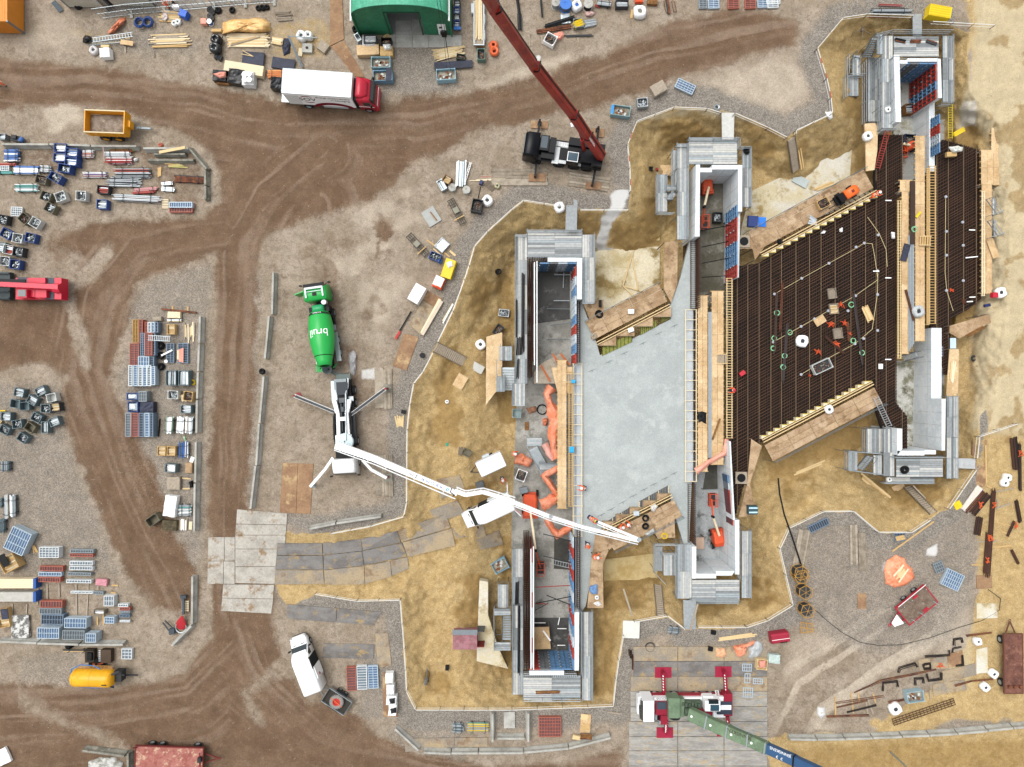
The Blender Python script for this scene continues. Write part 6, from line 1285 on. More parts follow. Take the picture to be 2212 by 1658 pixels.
def railfence(pts,label,col=WHITE,rw=False,group='white rails round the pit'):
 P_=[]
 for u,v in pts:g=zg(u,v)*.15;p=Wd(u,v,.9);P_.append(Vector((p.x,p.y,g)))
 t=thing('rail_fence',label,'fence',P_[0],0,group);q=M();r_=M();w2=M()
 for a,b in zip(P_[:-1],P_[1:]):
  L=(b-a).length;k=max(1,int(round(L/2.6)))
  for j in range(k+1):c=a+(b-a)*j/k;q.bar(c,c+Vector((0,0,1.)),.05,.05)
  up=Vector((0,0,.95));m_=max(1,int(L/.55)) if rw else 1
  for j in range(m_):(w2 if rw and j%3==2 else r_).bar(a+up+(b-a)*j/m_,a+up+(b-a)*(j+1)/m_,.055,.06)
  r_.bar(a+up*.5,b+up*.5,.03,.03)
 q.obj('posts',OLDW2,t,world=True);r_.obj('rail',RAILC if col is WHITE else col,t,world=True);w2.v and w2.obj('red_rail_pieces',mat('c0402f',.5),t,world=True);return t
for pts,lb,rw in(([(1106,452),(1053,500),(1025,532),(1013,574),(1003,604),(978,672),(945,739)],'white rail fence curving from the black dumper crate down to the wooden stair',0),([(935,762),(913,804),(893,829),(885,874),(879,929),(878,1029),(878,1086),(872,1115)],'white rail fence along the sandy bank next to the concrete pump',0),([(872,1117),(800,1138),(713,1154)],'short white rail fence above the ramp of dark road plates',0),([(680,1284),(770,1299),(864,1297),(873,1404),(878,1494),(898,1534),(1106,1534),(1325,1526)],'long white rail fence round the lower bank by the towed trailer',0),([(1325,1526),(1331,1469),(1337,1428),(1347,1374)],'white rail fence running up beside the grey plates of the maroon crane',0),([(1371,1344),(1442,1331),(1480,1360)],'short bent white rail fence between the wooden stair and the gangway',0),([(1508,1356),(1613,1356),(1659,1341),(1713,1308),(1698,1243),(1685,1186),(1706,1141),(1779,1106),(1845,1105),(1899,1151),(1969,1151),(2010,1124)],'long winding white rail fence above the black cable drums',0),([(2051,1100),(2109,1016)],'pale rail fence by the yellow square plate',0),([(2111,991),(2116,944),(2199,916)],'white rail fence at the rusty plates beyond the corner chamber',0),([(2149,55),(2014,47)],'white rail fence under the yellow container at the top',0),([(1974,34),(1874,31),(1821,39),(1766,105)],'white rail fence round the top bend of the pit',0),([(1766,105),(1786,170),(1795,212),(1798,245)],'red and white rail fence along the gravel strip at the top',1),([(1798,245),(1720,282),(1720,290)],'white rail fence leading down to the wooden stair at the top',0),([(1700,297),(1659,276),(1588,245)],'white rail fence from the gangway to the wooden stair',0),([(1558,244),(1528,235),(1456,232),(1376,262)],'white rail fence over the sandy bend below the blue panel',0),([(1376,262),(1356,312),(1361,362),(1362,414)],'red and white rail fence beside the black crane',1),([(1358,454),(1253,453)],'straight white rail fence by the spilled white concrete',0),([(1220,447),(1131,433),(1106,452)],'white rail fence by the white bag and the gangway',0)):railfence(pts,lb,rw=rw)
def row(t,segs,desc,m=None,**k):
 tile(*t)
 for i,(a,b,c,d) in enumerate(segs):barrier((a,b),(c,d),desc%ORD[i],m,**k)
row((0,0),[(35,1258,440,1260),(446,1258,798,1270),(803,1272,1196,1275),(1250,1293,1638,1293)],'grey concrete barrier, %s from the picture edge under the yellow dump trailer')
row((0,0),[(1640,1285,1797,1472),(1785,1482,1785,1610),(1785,1615,1787,1735)],'grey concrete barrier, %s down the kerb of the muddy bend by the timber',CONCD)
row((0,0),[(1340,1340,1610,1340),(1285,1392,1682,1392)],'grey concrete beam, %s below the barrier with the plank on it',CONCD,wd=.5,h=.6)
row((0,1),[(1740,1080,1735,1310),(1733,1318,1724,1552),(1723,1560,1716,1790),(1715,1800,1710,2083),(1705,2160,1700,2508),(1696,2518,1690,2933)],'concrete barrier, %s from the top between the panel stacks and the road')
row((1,1),[(158,700,148,1062),(122,1075,86,1445),(76,1595,40,1998),(36,2003,12,2363),(6,2365,-38,2738)],'concrete barrier, %s from the top between the straight road and the mixer')
row((1,2),[(470,1250,693,1205),(700,1203,1085,1145)],'concrete barrier, %s from the road in the pair above the ramp')
row((0,3),[(0,560,338,575),(342,577,698,587),(702,590,1080,588)],'concrete barrier, %s from the picture edge in the row above the yellow tank')
row((0,3),[(1675,0,1672,410),(1668,425,1495,600)],'grey concrete barrier, %s of the two round the red cone attachment')
row((0,3),[(725,1500,1092,1547),(1120,1522,1120,1700)],'weathered barrier, %s of two beside the faded red flatbed',CONCD)
row((1,3),[(1205,1312,1408,1500),(1450,1517,1684,1527),(1690,1522,1920,1522),(1925,1522,2310,1520),(2316,1516,2697,1482),(2703,1480,3062,1390)],'concrete barrier, %s from the muddy road in the curved bottom row')
row((1,3),[(2045,1180,2045,1425),(2352,1180,2352,1425),(2082,1396,2320,1396)],'concrete barrier, %s of three boxing in the pale slab by the rail')
row((3,3),[(180,1402,410,1407),(416,1405,650,1402),(654,1400,888,1393),(893,1391,1140,1382),(1146,1378,1378,1371),(1383,1369,1618,1356),(1624,1354,1878,1332),(1884,1328,2098,1307),(2104,1305,2290,1292)],'concrete barrier, %s from the crane along the brown sand road')
GP=stain('grey_road_plate','b5b0a6','9d988f',.4,.65,.6,.8,'8c7458',6,.85);GP2=stain('dark_road_plate','817e7b','6c6865',.4,.62,.5,.8,'a08a62',6,.85,stretch=(1,1.6,1));GP3=stain('sandy_road_plate','a89679','8f8679',.42,.58,.35,.8,'86705a',6,.85);RP=stain('rusty_road_plate','9a7a5c','86664d',.4,.62,.5,.8,'b59a72',5,.85);GP4=stain('worn_road_plate','a5a29b','8d8a85',.4,.62,1.,.75,'b09c78',6,.85,stretch=(.5,1.6,1))
TI[:]=[0,0]
def Dplate(q,m,lab,**k):TI[:]=[0,0];plate([(x*4,y*4) for x,y in q],m,lab,**k)
lg='pale road plate at the ramp end of the straight road, %s from the top'
for i,q in enumerate((((512,1101),(620,1110),(619,1134),(510,1132)),((510,1133),(619,1135),(617,1156),(508,1156)),((508,1157),(617,1157),(615,1186),(508,1186)),((508,1187),(598,1187),(597,1224),(508,1224)),((508,1225),(597,1225),(594,1262),(508,1260)))):Dplate(q,GP,lg%ORD[i])
for i,q in enumerate((((450,1161),(484,1161),(484,1212),(449,1212)),((485,1161),(507,1161),(507,1212),(485,1212)),((449,1213),(482,1213),(482,1262),(448,1262)),((483,1213),(507,1213),(507,1262),(483,1262)),((482,1263),(592,1264),(590,1294),(480,1292)),((480,1293),(590,1295),(586,1326),(477,1320)))):Dplate(q,GP,'pale chipped road plate by the red cone attachment, %s of the lower group'%ORD[i])
tile(1,2)
dk='dark plate on the ramp, %s from the road, %s row'
for r_,rows_ in enumerate(([((185,1380),(570,1382),(575,1478),(180,1482)),((576,1378),(905,1345),(920,1445),(582,1480)),((907,1345),(1220,1275),(1252,1372),(922,1443)),((1224,1272),(1640,1125),(1680,1245),(1256,1370))],[((176,1488),(576,1488),(580,1608),(166,1606)),((582,1486),(914,1450),(932,1572),(586,1610)),((918,1448),(1262,1378),(1304,1492),(936,1570)),((1266,1374),(1690,1252),(1722,1400),(1310,1500))],[((165,1612),(580,1614),(590,1732),(158,1736)),((586,1614),(934,1576),(936,1736),(594,1738)),((938,1574),(1160,1535),(1172,1668),(940,1730)),((1165,1530),(1310,1500),(1320,1600),(1176,1660))])):
 for i,q in enumerate(rows_):plate(q,GP2 if(i<3 and r_<2) else GP3,dk%(ORD[i],ORD[r_]),dz=.16,th=.35)
for q,lb in((((1500,1095),(1740,1010),(1800,1120),(1560,1210)),'brown road plate just ahead of the white van under the boom'),(((1690,1250),(1960,1180),(1990,1330),(1730,1335)),'brown road plate below the nose of the white van'),(((1560,830),(1760,790),(1800,900),(1600,1000)),'brown road plate half crossed by the white boom'),(((1900,1350),(2100,1270),(2140,1390),(1940,1440)),'sandy plate at the low end of the ramp')):plate(q,GP3,lb,dz=.16,th=.35)
for q,lb in((((230,685),(360,690),(345,1120),(205,1115)),'rusty ochre plate, the lighter of the pair beside the pump cab'),(((362,690),(495,695),(470,1125),(347,1122)),'dark rusty plate, the browner of the pair beside the pump cab')):plate(q,RP,lb)
tile(1,3)
for q,m_,lb in((((270,250),(698,285),(690,405),(262,375)),GP2,'dark grey plate above the white van, the one nearer the road'),(((702,285),(1085,315),(1015,430),(694,405)),GP2,'dark grey plate above the white van, the one nearer the rail'),(((580,590),(1020,595),(1015,720),(575,715)),GP2,'dark grey plate with tyre marks level with the van door'),(((1030,500),(1140,500),(1172,780),(1052,800)),GP3,'sandy plate above the row of white containers'),(((1094,842),(1190,840),(1226,1222),(1100,1222)),RP,'narrow rusty plate under the four plastic containers'),(((1285,1410),(1713,1405),(1713,1482),(1290,1526)),GP3,'sandy plate behind the curved barriers near the road'),(((1716,1405),(2000,1402),(2002,1480),(1716,1482)),GP3,'sandy plate behind the curved barriers near the rack')):plate(q,m_,lb)
tile(2,3)
xs=[1022,1432,1832,2208];ys=[615,742,872,1002,1134,1262,1392,1516,1648,1780]
for j in range(9):
 for i in range(3):
  if j<2 and i==0:x0=1046
  else:x0=xs[i]-(14 if i==0 and j>4 else 0)
  plate([(x0+3,ys[j]+2),(xs[i+1]-3,ys[j]+2),(xs[i+1]-3,ys[j+1]-3),(x0+3,ys[j+1]-3)],[GP3,GP2,GP3,GP2,GP4][min(4,j)] if j<3 else GP4,'%s plate in the %s row under the maroon crane'%(['near','middle','far'][i],ORD[j]),dz=.1)
tile(1,0);plate([(640,-20),(745,-20),(760,340),(640,398)],RP,'rusty plate running down beside the green tent');plate([(650,402),(760,352),(940,670),(852,664)],RP,'rusty plate slanting from the green tent to the truck roof')
tile(1,1);plate([(1480,855),(1612,925),(1560,1010),(1440,930)],RP,'rusty plate beside the white metal box');plate([(1440,935),(1555,1012),(1425,1240),(1330,1150)],GP3,'grey plate under the long pale beam by the bank');plate([(1280,1225),(1405,1258),(1300,1550),(1180,1505)],RP,'muddy plate above the round black pipe end')
tile(3,2);plate([(1770,475),(1890,490),(1885,640),(1765,640)],RP,'dark rusty plate at the end of the grey gangway');plate([(1795,690),(1895,685),(1870,895),(1800,900)],RP,'rusty plate below the grey gangway end')
tile(3,3)
for q,lb,m_ in((((772,155),(850,155),(850,290),(775,290)),'lone brown plate on the grey gravel',RP),(((1803,0),(1935,0),(1935,110),(1803,118)),'brown plate beside the double panel stack',RP),(((1803,242),(1980,240),(1982,368),(1805,374)),'pale dusty plate, upper of those by the rusty wagon',BLIND),(((1800,640),(1895,620),(1900,840),(1800,850)),'pale dusty plate between two white bags',BLIND),(((1300,730),(1545,700),(1560,800),(1310,830)),'sandy plate under the orange wire heap',GP3),(((1550,680),(1680,650),(1690,770),(1560,800)),'brown plate below the bent black rebar',RP),(((1500,830),(1790,760),(1800,860),(1520,930)),'sandy plate among the bent rebar links',GP3),(((1420,940),(1700,900),(1720,990),(1430,1040)),'sandy plate next to the grey skip',GP3)):plate(q,m_,lb,dz=.07)
MATW=[stain('crane_mat','aca191','948978',.4,.62,1.5,.9,'a89c88',8),stain('crane_mat_b','978c7c','7c7162',.4,.62,1.5,.9,'978b79',8)]
def cmat(p,q_,wd,n,label,group=0):planks(p,q_,wd,n,MATW,label,1,None,.16,.01,name='timber_mat',cat='timber mat',rot=.004,ll=(.98,1.),z0=0)
tile(2,0);cmat((-180,1530),(305,1530),145,5,'weathered timber of the mat under the black crane, on the cab side','timbers of the cab-side crane mat');cmat((490,1545),(842,1600),120,5,'weathered timber of the mat under the black crane, on the boom side','timbers of the boom-side crane mat')
for q,lb in((((145,1500),(292,1502),(288,1572),(142,1570)),'square wooden pad on the timber mat by the black cab'),(((640,1572),(775,1580),(768,1642),(632,1632)),'square wooden pad on the timber mat under the boom foot'),(((165,1045),(312,1050),(308,1115),(163,1108)),'wooden pad on the gravel above the black cab'),(((690,1110),(800,1115),(795,1190),(685,1180)),'wooden pad beside the boom with the yellow cloth')):plate(q,RP,lb,dz=.3 if 'mat' in lb else .14,th=.1,name='wooden_pad',cat='pad',group='pads of the black crane')
tile(1,2)
for(x0,y0,y1,lb,gp) in((1060,-135,215,'pump leg mat above the boom, nearer the truck','a'),(1136,-125,222,'pump leg mat above the boom, nearer the rail','b'),(1066,615,970,'pump leg mat below the boom, nearer the truck','c'),(1142,615,972,'pump leg mat below the boom, nearer the rail','d')):cmat((x0,y0),(x0+6,y1),74,4,'old timber in the '+lb,'timbers of the '+lb)
plate([(1098,10),(1165,5),(1168,76),(1104,82)],CONCD,'grey pad under the upper pump leg',dz=.3,th=.12,name='steel_pad',cat='pad');plate([(1105,782),(1176,778),(1178,846),(1106,846)],CONCD,'grey pad under the lower pump leg',dz=.3,th=.12,name='steel_pad',cat='pad')
tile(3,2);cmat((300,1262),(240,1605),62,3,'long timber mat by the drooping black pipe, outer half','timbers of the outer mat');cmat((360,1270),(300,1600),56,3,'long timber mat by the drooping black pipe, inner half','timbers of the inner mat');cmat((742,1220),(748,1562),66,3,'timber mat in the middle of the gravel, longer half','timbers of the longer gravel mat');cmat((810,1290),(822,1622),62,3,'timber mat in the middle of the gravel, lower half','timbers of the lower gravel mat')
BL=mat('3f68a8',.5,var=.2);TEAL=mat('4f9a93',.5,var=.15);REDP=mat('9c3b33',.6,var=.2);NAVY=stain('navy_sheet','34384a','2b2e3c',.4,.6,1,.6,'3d4255',6);BLKP=mat('15171c',.35,var=.15);PINK=mat('e39a86',.6,var=.1)
YEL=mat('e6c51e',.45,var=.08);BLUEP=mat('2a6fc0',.5,var=.1);BROWN=stain('brown_wood','8a6136','6e4c2b',.4,.6,2,.8,'9c7444',8)
tile(0,0)
slab('path',[(905,-10),(2400,-10),(2400,10),(2212,20),(1840,52),(1400,96),(1100,122),(905,152)],-.1,.075,stain('asphalt_strip','8b867f','78736c',.4,.62,.7,.85,'9d8a74',8),kind='structure')
def sitefence(p,q_,label):
 A,B=W(*p,.5),W(*q_,.5);t=thing('site_fence',label,'fence',(A.x,A.y,0),0,'temporary fence panels');d=B-A;q=M()
 for k in range(9):c=A+d*k/8;q.bar((c.x,c.y,.1),(c.x,c.y,2.),.03,.03)
 for z in(.15,1.,2.):q.bar((A.x,A.y,z),(B.x,B.y,z),.045,.045)
 q.obj('mesh_frame',GALV,t,world=True);b=M();dd=d.normalized();b.box((B.x,B.y,.09),(.3,.8,.15),math.atan2(dd.y,dd.x));b.obj('foot',CONC,t,world=True)
for i,s in enumerate(((860,145,1118,110),(1120,108,1400,85),(1402,84,1835,48),(1840,46,2108,22),(2110,21,2360,4))):sitefence(s[:2],s[2:],'wire site fence panel, %s along the asphalt strip at the top'%ORD[i])
heap([(1085,152),(1090,175),(1040,225),(985,285),(940,298),(930,280),(965,235),(1010,190),(1035,158)],.5,TARPO,'orange plastic sheet crumpled into a long heap by the fence')
pallet(1240,195,0,150,75,'pallet under the two blue hose coils')
coil(1200,192,40,.07,mat('27447f',.5,var=.2),'blue hose coil on the pallet, nearer the orange heap',zb=.2,turns=6,h=.35);coil(1276,188,40,.07,mat('27447f',.5,var=.2),'blue hose coil on the pallet, nearer the timber',zb=.2,turns=6,h=.35)
planks((1370,135),(1560,150),95,7,[PINEB,OLDW3,PINE],'short timber in the pile by the blue bin',1,th=.1)
boxy(1578,112,20,62,60,.9,mat('1f5fc4',.4,var=.06),'bright blue plastic bin on the timber by the fence','bin','bin');bag(1500,195,22,'white sack on the gravel, nearer the pink ties',h=.4,group=None);bag(1532,185,22,'white sack on the gravel, below the blue bin',h=.4)
heap([(1410,110),(1445,105),(1460,150),(1430,190),(1390,180)],.3,mat('dccfcb',.7),'pale pink heap of cable ties and paper by the timber','scrap_heap','scrap')
boxy(1515,52,0,60,30,.8,WHITE,'white box between the two workers at the fence','box','box')
reel(1815,85,30,'big black cable reel by the fence, topmost',BLACK,GALV);reel(1812,140,26,'black cable reel by the fence, below the topmost',DARK,GALV);reel(1806,185,22,'blue and white reel by the fence',WHITE,BL);boxy(1756,182,0,48,50,.6,PINK,'pink and white box beside the reels','box','box')
for i,(x,y,r) in enumerate(((1885,90,20),(2003,85,22),(1905-553*0+327,72,18),(2268,65,19),(2306,60,19))):coil(x,y,r,.08,BLACK,'black rubber ring on the ground at the fence, %s from the reels'%ORD[i],'rubber_ring','ring',h=.25)
coil(668,42,28,.1,BLACK,'black cable ring leaning at the white container','cable_ring','ring',h=.3)
heap([(1925,195),(2000,170),(2150,165),(2215,155),(2290,165),(2335,200),(2340,270),(2212,290),(2050,275),(1915,298)],1.,stain('peach_tarp','edc486','e2b06a',.4,.6,.8,.5,'f3d4a2',4),'peach coloured tarp over the big timber stack',rough=.12,flat=.3)
planks((1970,350),(2312,350),115,14,[PINEW,PINE,PINEW],'long pale board in the big stack under the peach tarp',3,ll=(.9,1.02),rot=.012)
planks((1980,395),(2260,320),20,2,[OLDW3,PINEB],'darker board lying across the big pale stack',1,z0=.3)
boxy(1868,262,0,85,28,.4,PINEB,'small bound pack of timber under the tarp edge','timber_pack','timber pack',mat('c5b24a',.6))
pallet(1862,385,3,105,160,'pallet under the two black sacks');bag(1855,328,40,'black sack of pipes on the pallet, upper one',BLACK,BLKP,.9,zb=.15);bag(1845,402,42,'black sack of pipes on the pallet, lower one',BLACK,mat('2d3133',.4),.9,zb=.15)
bundle((1850,480),(1915,505),40,4,[CRK],'small dark metal rack below the black sacks',h=.4,name='metal_rack',cat='rack')
for i in range(4):sheet(2186,505,3+i,185,108,NAVY,'navy plywood sheet in the square stack by the white timber',z=.1+i*.09,th=.08,group='navy sheets in the square stack')
planks((2100,470),(2205,500),30,2,[PINE],'thin pale batten on the navy sheets',z0=.5,bw=.08,rot=.5)
def wtim(q,L,B,h):q.m=PINEW;[q.box((0,-B/2+B*(i+.5)/7,h*.5),(L*1.,B/7*.85,h*.98)) for i in range(7)]
t=thing('timber_pack','long white-wrapped timber pack by the black and orange loads','timber pack',loc3(2105,595,.8)[0],R(-9));part(t,'timbers',PINEW,lambda q:[q.box((0,-.5+.155*(i+.5),.47),(4.2,.145,.7)) for i in range(7)]);part(t,'bearers',OLDW,lambda q:[q.box((x,0,.05),(.12,1.1,.1)) for x in(-1.3,1.3)])
wrapped(1892,650,5,115,90,1.,BLKP,'black wrapped load with orange bundles showing, nearest the road');heap([(1840,640),(1890,625),(1950,620),(1952,670),(1900,680)],.25,PINK,'orange-pink bundle strapped on the black load','bundle','bundle',zb=.95)
wrapped(2030,655,8,130,125,1.1,mat('101216',.3,var=.1),'glossy black wrapped load between the orange load and the white rolls');boxy(1925,715,4,110,28,.5,BROWN,'cardboard box in front of the black load','cardboard_box','box')
wrapped(2140,675,3,100,115,1.1,mat('dfe1e2',.4,var=.05),'white wrapped pallet with four paper rolls on top')
for i,(x,y) in enumerate(((2110,645),(2150,640),(2112,690),(2152,688))):
 p,k=loc3(x,y,1.5);q=M();q.lathe([(.02,1.52),(.07,1.52),(.09,1.5),(.28,1.5),(.28,1.1),(.02,1.1)],0,14);o=q.obj('paper_roll',WHITE);o.location=p;tag(o,'white roll on top of the wrapped pallet','roll','white rolls on the pallet')
ladder(W(800,350,.4),W(1145,300,.4),.45,'grey ladder lying on the timber pile, upper one',GALV,n=14);ladder(W(770,375,.3),W(1080,350,.3),.45,'grey ladder lying on the timber pile, lower one',GALVD,n=14)
planks((770,350),(1130,320),70,6,[PINEW,OLDW3,PINE],'pale timber under the two ladders',1,ll=(.7,1),rot=.06);sheet(1095,370,8,110,40,PLY,'small plywood board at the end of the ladders',z=.35);planks((1075,395),(1080,460),14,1,[OLDW3],'short grey plank below the plywood board')
heap([(715,330),(740,305),(785,315),(790,350),(740,375),(712,365)],.6,BLKP,'black plastic sacks at the end of the ladders','sack_heap','sacks');
bag(800,428,34,'pale rubbish sack beside the white package',h=.5,m=mat('c9c5c4',.5));wrapped(900,452,-6,85,80,.9,WHITE,'bright white wrapped package below the ladders');boxy(905,398,0,70,24,.5,PINE,'pale timber block behind the white package','timber_block','timber block')
planks((1275,345),(1650,330),85,9,[PINE,PINEW,OLDW3],'long pale plank in the open pile above the muddy road',2,ll=(.5,1),rot=.02);planks((1282,408),(1648,390),20,2,[PINEB],'thick long timber in front of the open plank pile',th=.14)
for x in(1325,1555):planks((x,430),(x+3,495 if x<1400 else 455),10,1,[OLDW],'grey bearer sticking out below the open plank pile')
crate(18,1183,3,62,50,GALVD,'bars','small grey crate at the picture edge above the barriers',.7);
t=thing('site_machine','small dark machine with a blue end above the barrier row','machine',loc3(130,1195,.8)[0],R(-10));part(t,'body',DARK,lambda q:(q.box((0,0,.45),(1.,.6,.55)),q.box((-.1,.1,.8),(.5,.4,.3))));part(t,'tank',BL,lambda q:q.cyl((.35,-.2,.5),(.55,.25,.5),.25,0,12));part(t,'handle',BLACK,lambda q:q.bar((-.5,0,.6),(-.9,.1,.9),.06,.06))
for x,y,a,f,lb in((520,1278,2,'white','blue crate on the barrier row, topmost of the blue cluster'),(618,1318,4,'blue','blue crate of the cluster with dark blue contents, beside the topmost'),(515,1362,1,'white','blue crate holding white beams, second down the cluster'),(612,1395,5,'blue','blue crate of the cluster beside the one with white beams'),(555,1455,8,'foil','blue crate full of shiny foil at the foot of the cluster'),(475,1535,30,'foil','twisted blue crate full of shiny scrap below the cluster')):crate(x,y,a,105,72,CRB,f,lb,.95)
bundle((30,1340),(145,1340),105,9,[BL,WHITE,STEEL,BL],'square bundle of blue and white beams at the picture edge',h=.7,sq=True);bundle((-60,1420),(132,1420),24,3,[REDP,mat('b56a5a',.5)],'red beams lying at the picture edge',h=.3,sq=True);panels(40,1455,0,75,45,2,'w',4,2,'small white grid panel at the picture edge under the red beams');bundle((-40,1492),(130,1492),22,3,[TEAL],'teal beams at the picture edge',h=.35,sq=True)
bundle((118,1465),(325,1468),70,7,[WHITE,BL,STEEL,WHITE],'long bundle of white and blue beams under the square one',h=.6,sq=True);bundle((345,1458),(432,1462),60,7,[STEEL,WHITE,GALVD],'short bundle of white bars beside the blue crates',h=.45)
crate(355,1552,12,95,75,CRT,'rust','brown crate of small fittings beside the twisted blue crate',.75);bundle((125,1622),(315,1622),65,8,[TEAL,WHITE,STEEL,TEAL],'teal and white tubes in a rack',h=.55)
bundle((708,1328),(800,1328),68,8,[WHITE,STEEL,mat('c98d80',.5)],'short white bundle strapped with dark bands',h=.5);bundle((715,1510),(912,1510),50,8,[STEEL,WHITE,REDP,BL],'thin bundle of striped props in the middle of the yard',h=.4)
bundle((895,1330),(1115,1330),40,6,[WHITE,STEEL,GALV],'white and grey props on top of the red prop pile',h=.7,z0=.35);bundle((905,1375),(1125,1375),60,8,[mat('b5252f',.5),mat('a83a32',.5),WHITE],'bright red props in the big prop pile',h=.6);bundle((955,1410),(1130,1405),26,4,[REDP,STEEL],'dark red props at the foot of the big prop pile',h=.35);bundle((950,1300),(1140,1295),40,4,[mat('8b8a4a',.6),BROWN,REDP],'olive and brown tubes at the head of the prop pile',h=.4)
heap([(1150,1372),(1185,1365),(1192,1390),(1160,1398)],.3,WHITE,'white plastic scrap beside the prop pile','plastic_scrap','scrap');heap([(1085,1405),(1110,1390),(1128,1425),(1100,1432)],.3,WHITE,'white paper scrap at the foot of the prop pile','plastic_scrap','scrap');bundle((890,1265),(900,1390),10,1,[mat('b9a09a',.6)],'single pale post standing across the prop pile',h=.9,z0=.8,rows=1,strap=False)
bundle((985,1490),(1290,1490),85,11,[STEEL,mat('b04a38',.5),STEEL,CRK],'big bundle of red and silver props',h=.6,jit=.06);bundle((925,1570),(1190,1578),80,10,[STEEL,GALV,CRK,STEEL],'loose silver props heaped below the red bundle',h=.5,jit=.12);crate(890,1640,4,100,70,CRK,'red','dark crate holding red beams under the silver props',.7)
bundle((1155,1645),(1350,1628),30,3,[REDP,mat('b98080',.5)],'dark red steel beam on timber bearers',h=.4,sq=True);solo(M().bar(W(1375,1318,.95),W(1600,1275,.95),.3,.06),'plank',PINE,'single pale plank lying over the barrier','plank')
planks((1360,1420),(1625,1425),50,6,[PINEB,mat('b5ad6a',.7),PINE],'short yellowish timber in the pile below the grey beams',2,ll=(.25,.5),jit=.3);planks((1375,1440),(1372,1530),30,2,[PINEB],'pale bearer beside the yellowish timber')
bundle((1500,1540),(1755,1555),60,7,[RUST,CRK,GALVD,RUST],'rusty grating frames by the kerb barrier',h=.4,sq=True);bundle((1395,1590),(1490,1582),30,3,[STEEL,GALV],'aluminium channel sections, upper pair',h=.3,sq=True);bundle((1395,1632),(1505,1640),38,3,[STEEL,GALV],'aluminium channel sections, lower pair',h=.3,sq=True)
coil(1388,1255,12,.08,mat('b0604a',.6),'small red-brown pipe end by the barrier','pipe_end','pipe',h=.2)
tile(1,0)
bundle((175,140),(300,130),90,5,[OLDW2,OLDW],'dark weathered timbers lying by the rusty plates',h=.15,strap=False,rows=1,sq=True,jit=.1)
bag(385,300,40,'big white bag on the gravel, nearer the peach tarp');bag(447,295,32,'smaller white bag next to the big one');pallet(185,355,8,95,60,'pallet of short pale boards beside the dark net',PINE);planks((138,350),(232,372),55,8,[PINEW,PINE],'short pale board stacked on the pallet by the dark net',2,z0=.18)
heap([(232,330),(300,335),(295,460),(240,487),(228,440)],.25,NAVY,'dark blue net thrown over a small heap');q=M();A,B=W(275,310,1.6),W(395,590,.2);q.bar(A,B,.12,.12);q.bar(W(285,315,1.6),W(405,580,.2),.12,.12);[q.bar(W(275+12*i*1.,310+28*i,1.6-.14*i),W(285+12*i,315+27*i,1.6-.14*i),.06,.06) for i in range(10)];q.bar(W(278,315,1.5),W(530,330,1.3),.08,.08);solo(q,'trestle',GALVD,'long grey steel trestle between the dark net and the concrete well','trestle')
q=M();q.lathe([(.2,.42),(.2,.1)],0,16);q.box((0,0,.2),(1.1,.95,.4));o=q.obj('concrete_well',[CONC]);o.location=G(450,430);o.rotation_euler=(0,0,-.05);tag(o,'pale square concrete well cover with a round hole','well');q=M();q.cyl((0,0,.405),(0,0,.41),.15,0,16);g=q.obj('hole',BLACK,o)
sheet(384,452,10,36,70,PINEW,'pale plank leaning next to the concrete well');wrapped(577,402,35,85,80,.5,OLDW3,'stack of grey pallets beside the well')
for i in range(2):sheet(235,552,6+4*i,195,92,NAVY,'big dark blue sheet behind the truck',z=.15+i*.1,group='dark blue sheets behind the truck')
bundle((100,640),(240,640),65,4,[mat('e0955a',.7),mat('c97b45',.7)],'orange timber beams tucked behind the truck box',h=.5,sq=True);wrapped(172,712,6,95,100,1.2,BLKP,'black wrapped load at the tail of the truck')
wrapped(980,350,2,125,90,.9,mat('b9bcbd',.5),'stack of grey battens beside the tent gable');t=crate(985,338,0,110,70,CRK,'white','dark rack of white pipes beside the tent gable',1.1)
coil(860,250,22,.1,BLACK,'black tyre leaning at the tent corner','tyre_ring','tyre',h=.4);crate(880,325,60,70,40,GALV,'empty','tilted grey steel tray by the tent corner',.7);coil(888,380,14,.05,GALV,'round grey bucket by the plywood box','bucket','bucket',h=.3)
boxy(965,430,-3,190,90,.8,PLY,'big plywood box in front of the tent gable','plywood_box','box',PINEB);wrapped(1125,440,-2,110,85,.8,PINEB,'pale crate of offcuts beside the tent doorway');heap([(1095,385),(1165,380),(1172,425),(1110,432)],.4,WHITE,'white sheet thrown over the offcuts crate',zb=.8);crate(1125,358,2,90,55,BLACK,'rust','black crate behind the offcuts crate',.8);heap([(1090,325),(1120,298),(1150,292),(1175,320),(1130,335)],.2,PINE,'pale timber scraps by the tent doorway','scrap_heap','scrap')
crate(1078,540,0,165,92,mat('8fb3bd',.5,var=.1),'dirt','pale blue skip on the gravel in front of the tent, upper one',.9,name='skip',cat='skip');crate(1095,655,-2,165,90,mat('6f9ab4',.5,var=.1),'dirt','blue skip on the gravel in front of the tent, lower one',.9,name='skip',cat='skip');sheet(1147,643,3,50,115,NAVY,'dark sheet leaning on the lower blue skip',z=.95)
crate(1642,645,-4,165,95,mat('8fb5c4',.5,var=.1),'dirt','pale blue skip by the navy boards',.9,name='skip',cat='skip')
planks((1540,480),(1790,435),85,16,[PINEW,PINE],'thin pale batten in the loose pile before the tent',3,bw=.1,ll=(.5,1.1),rot=.1)
for i in range(3):sheet(1705,562,-4,330,62,NAVY,'long navy board below the loose battens',z=.1+i*.1,th=.09,group='long navy boards below the battens')
crate(1770,492,8,75,45,mat('3e4a3c',.6),'rust','small green-grey crate of scrap on the navy boards',.5)
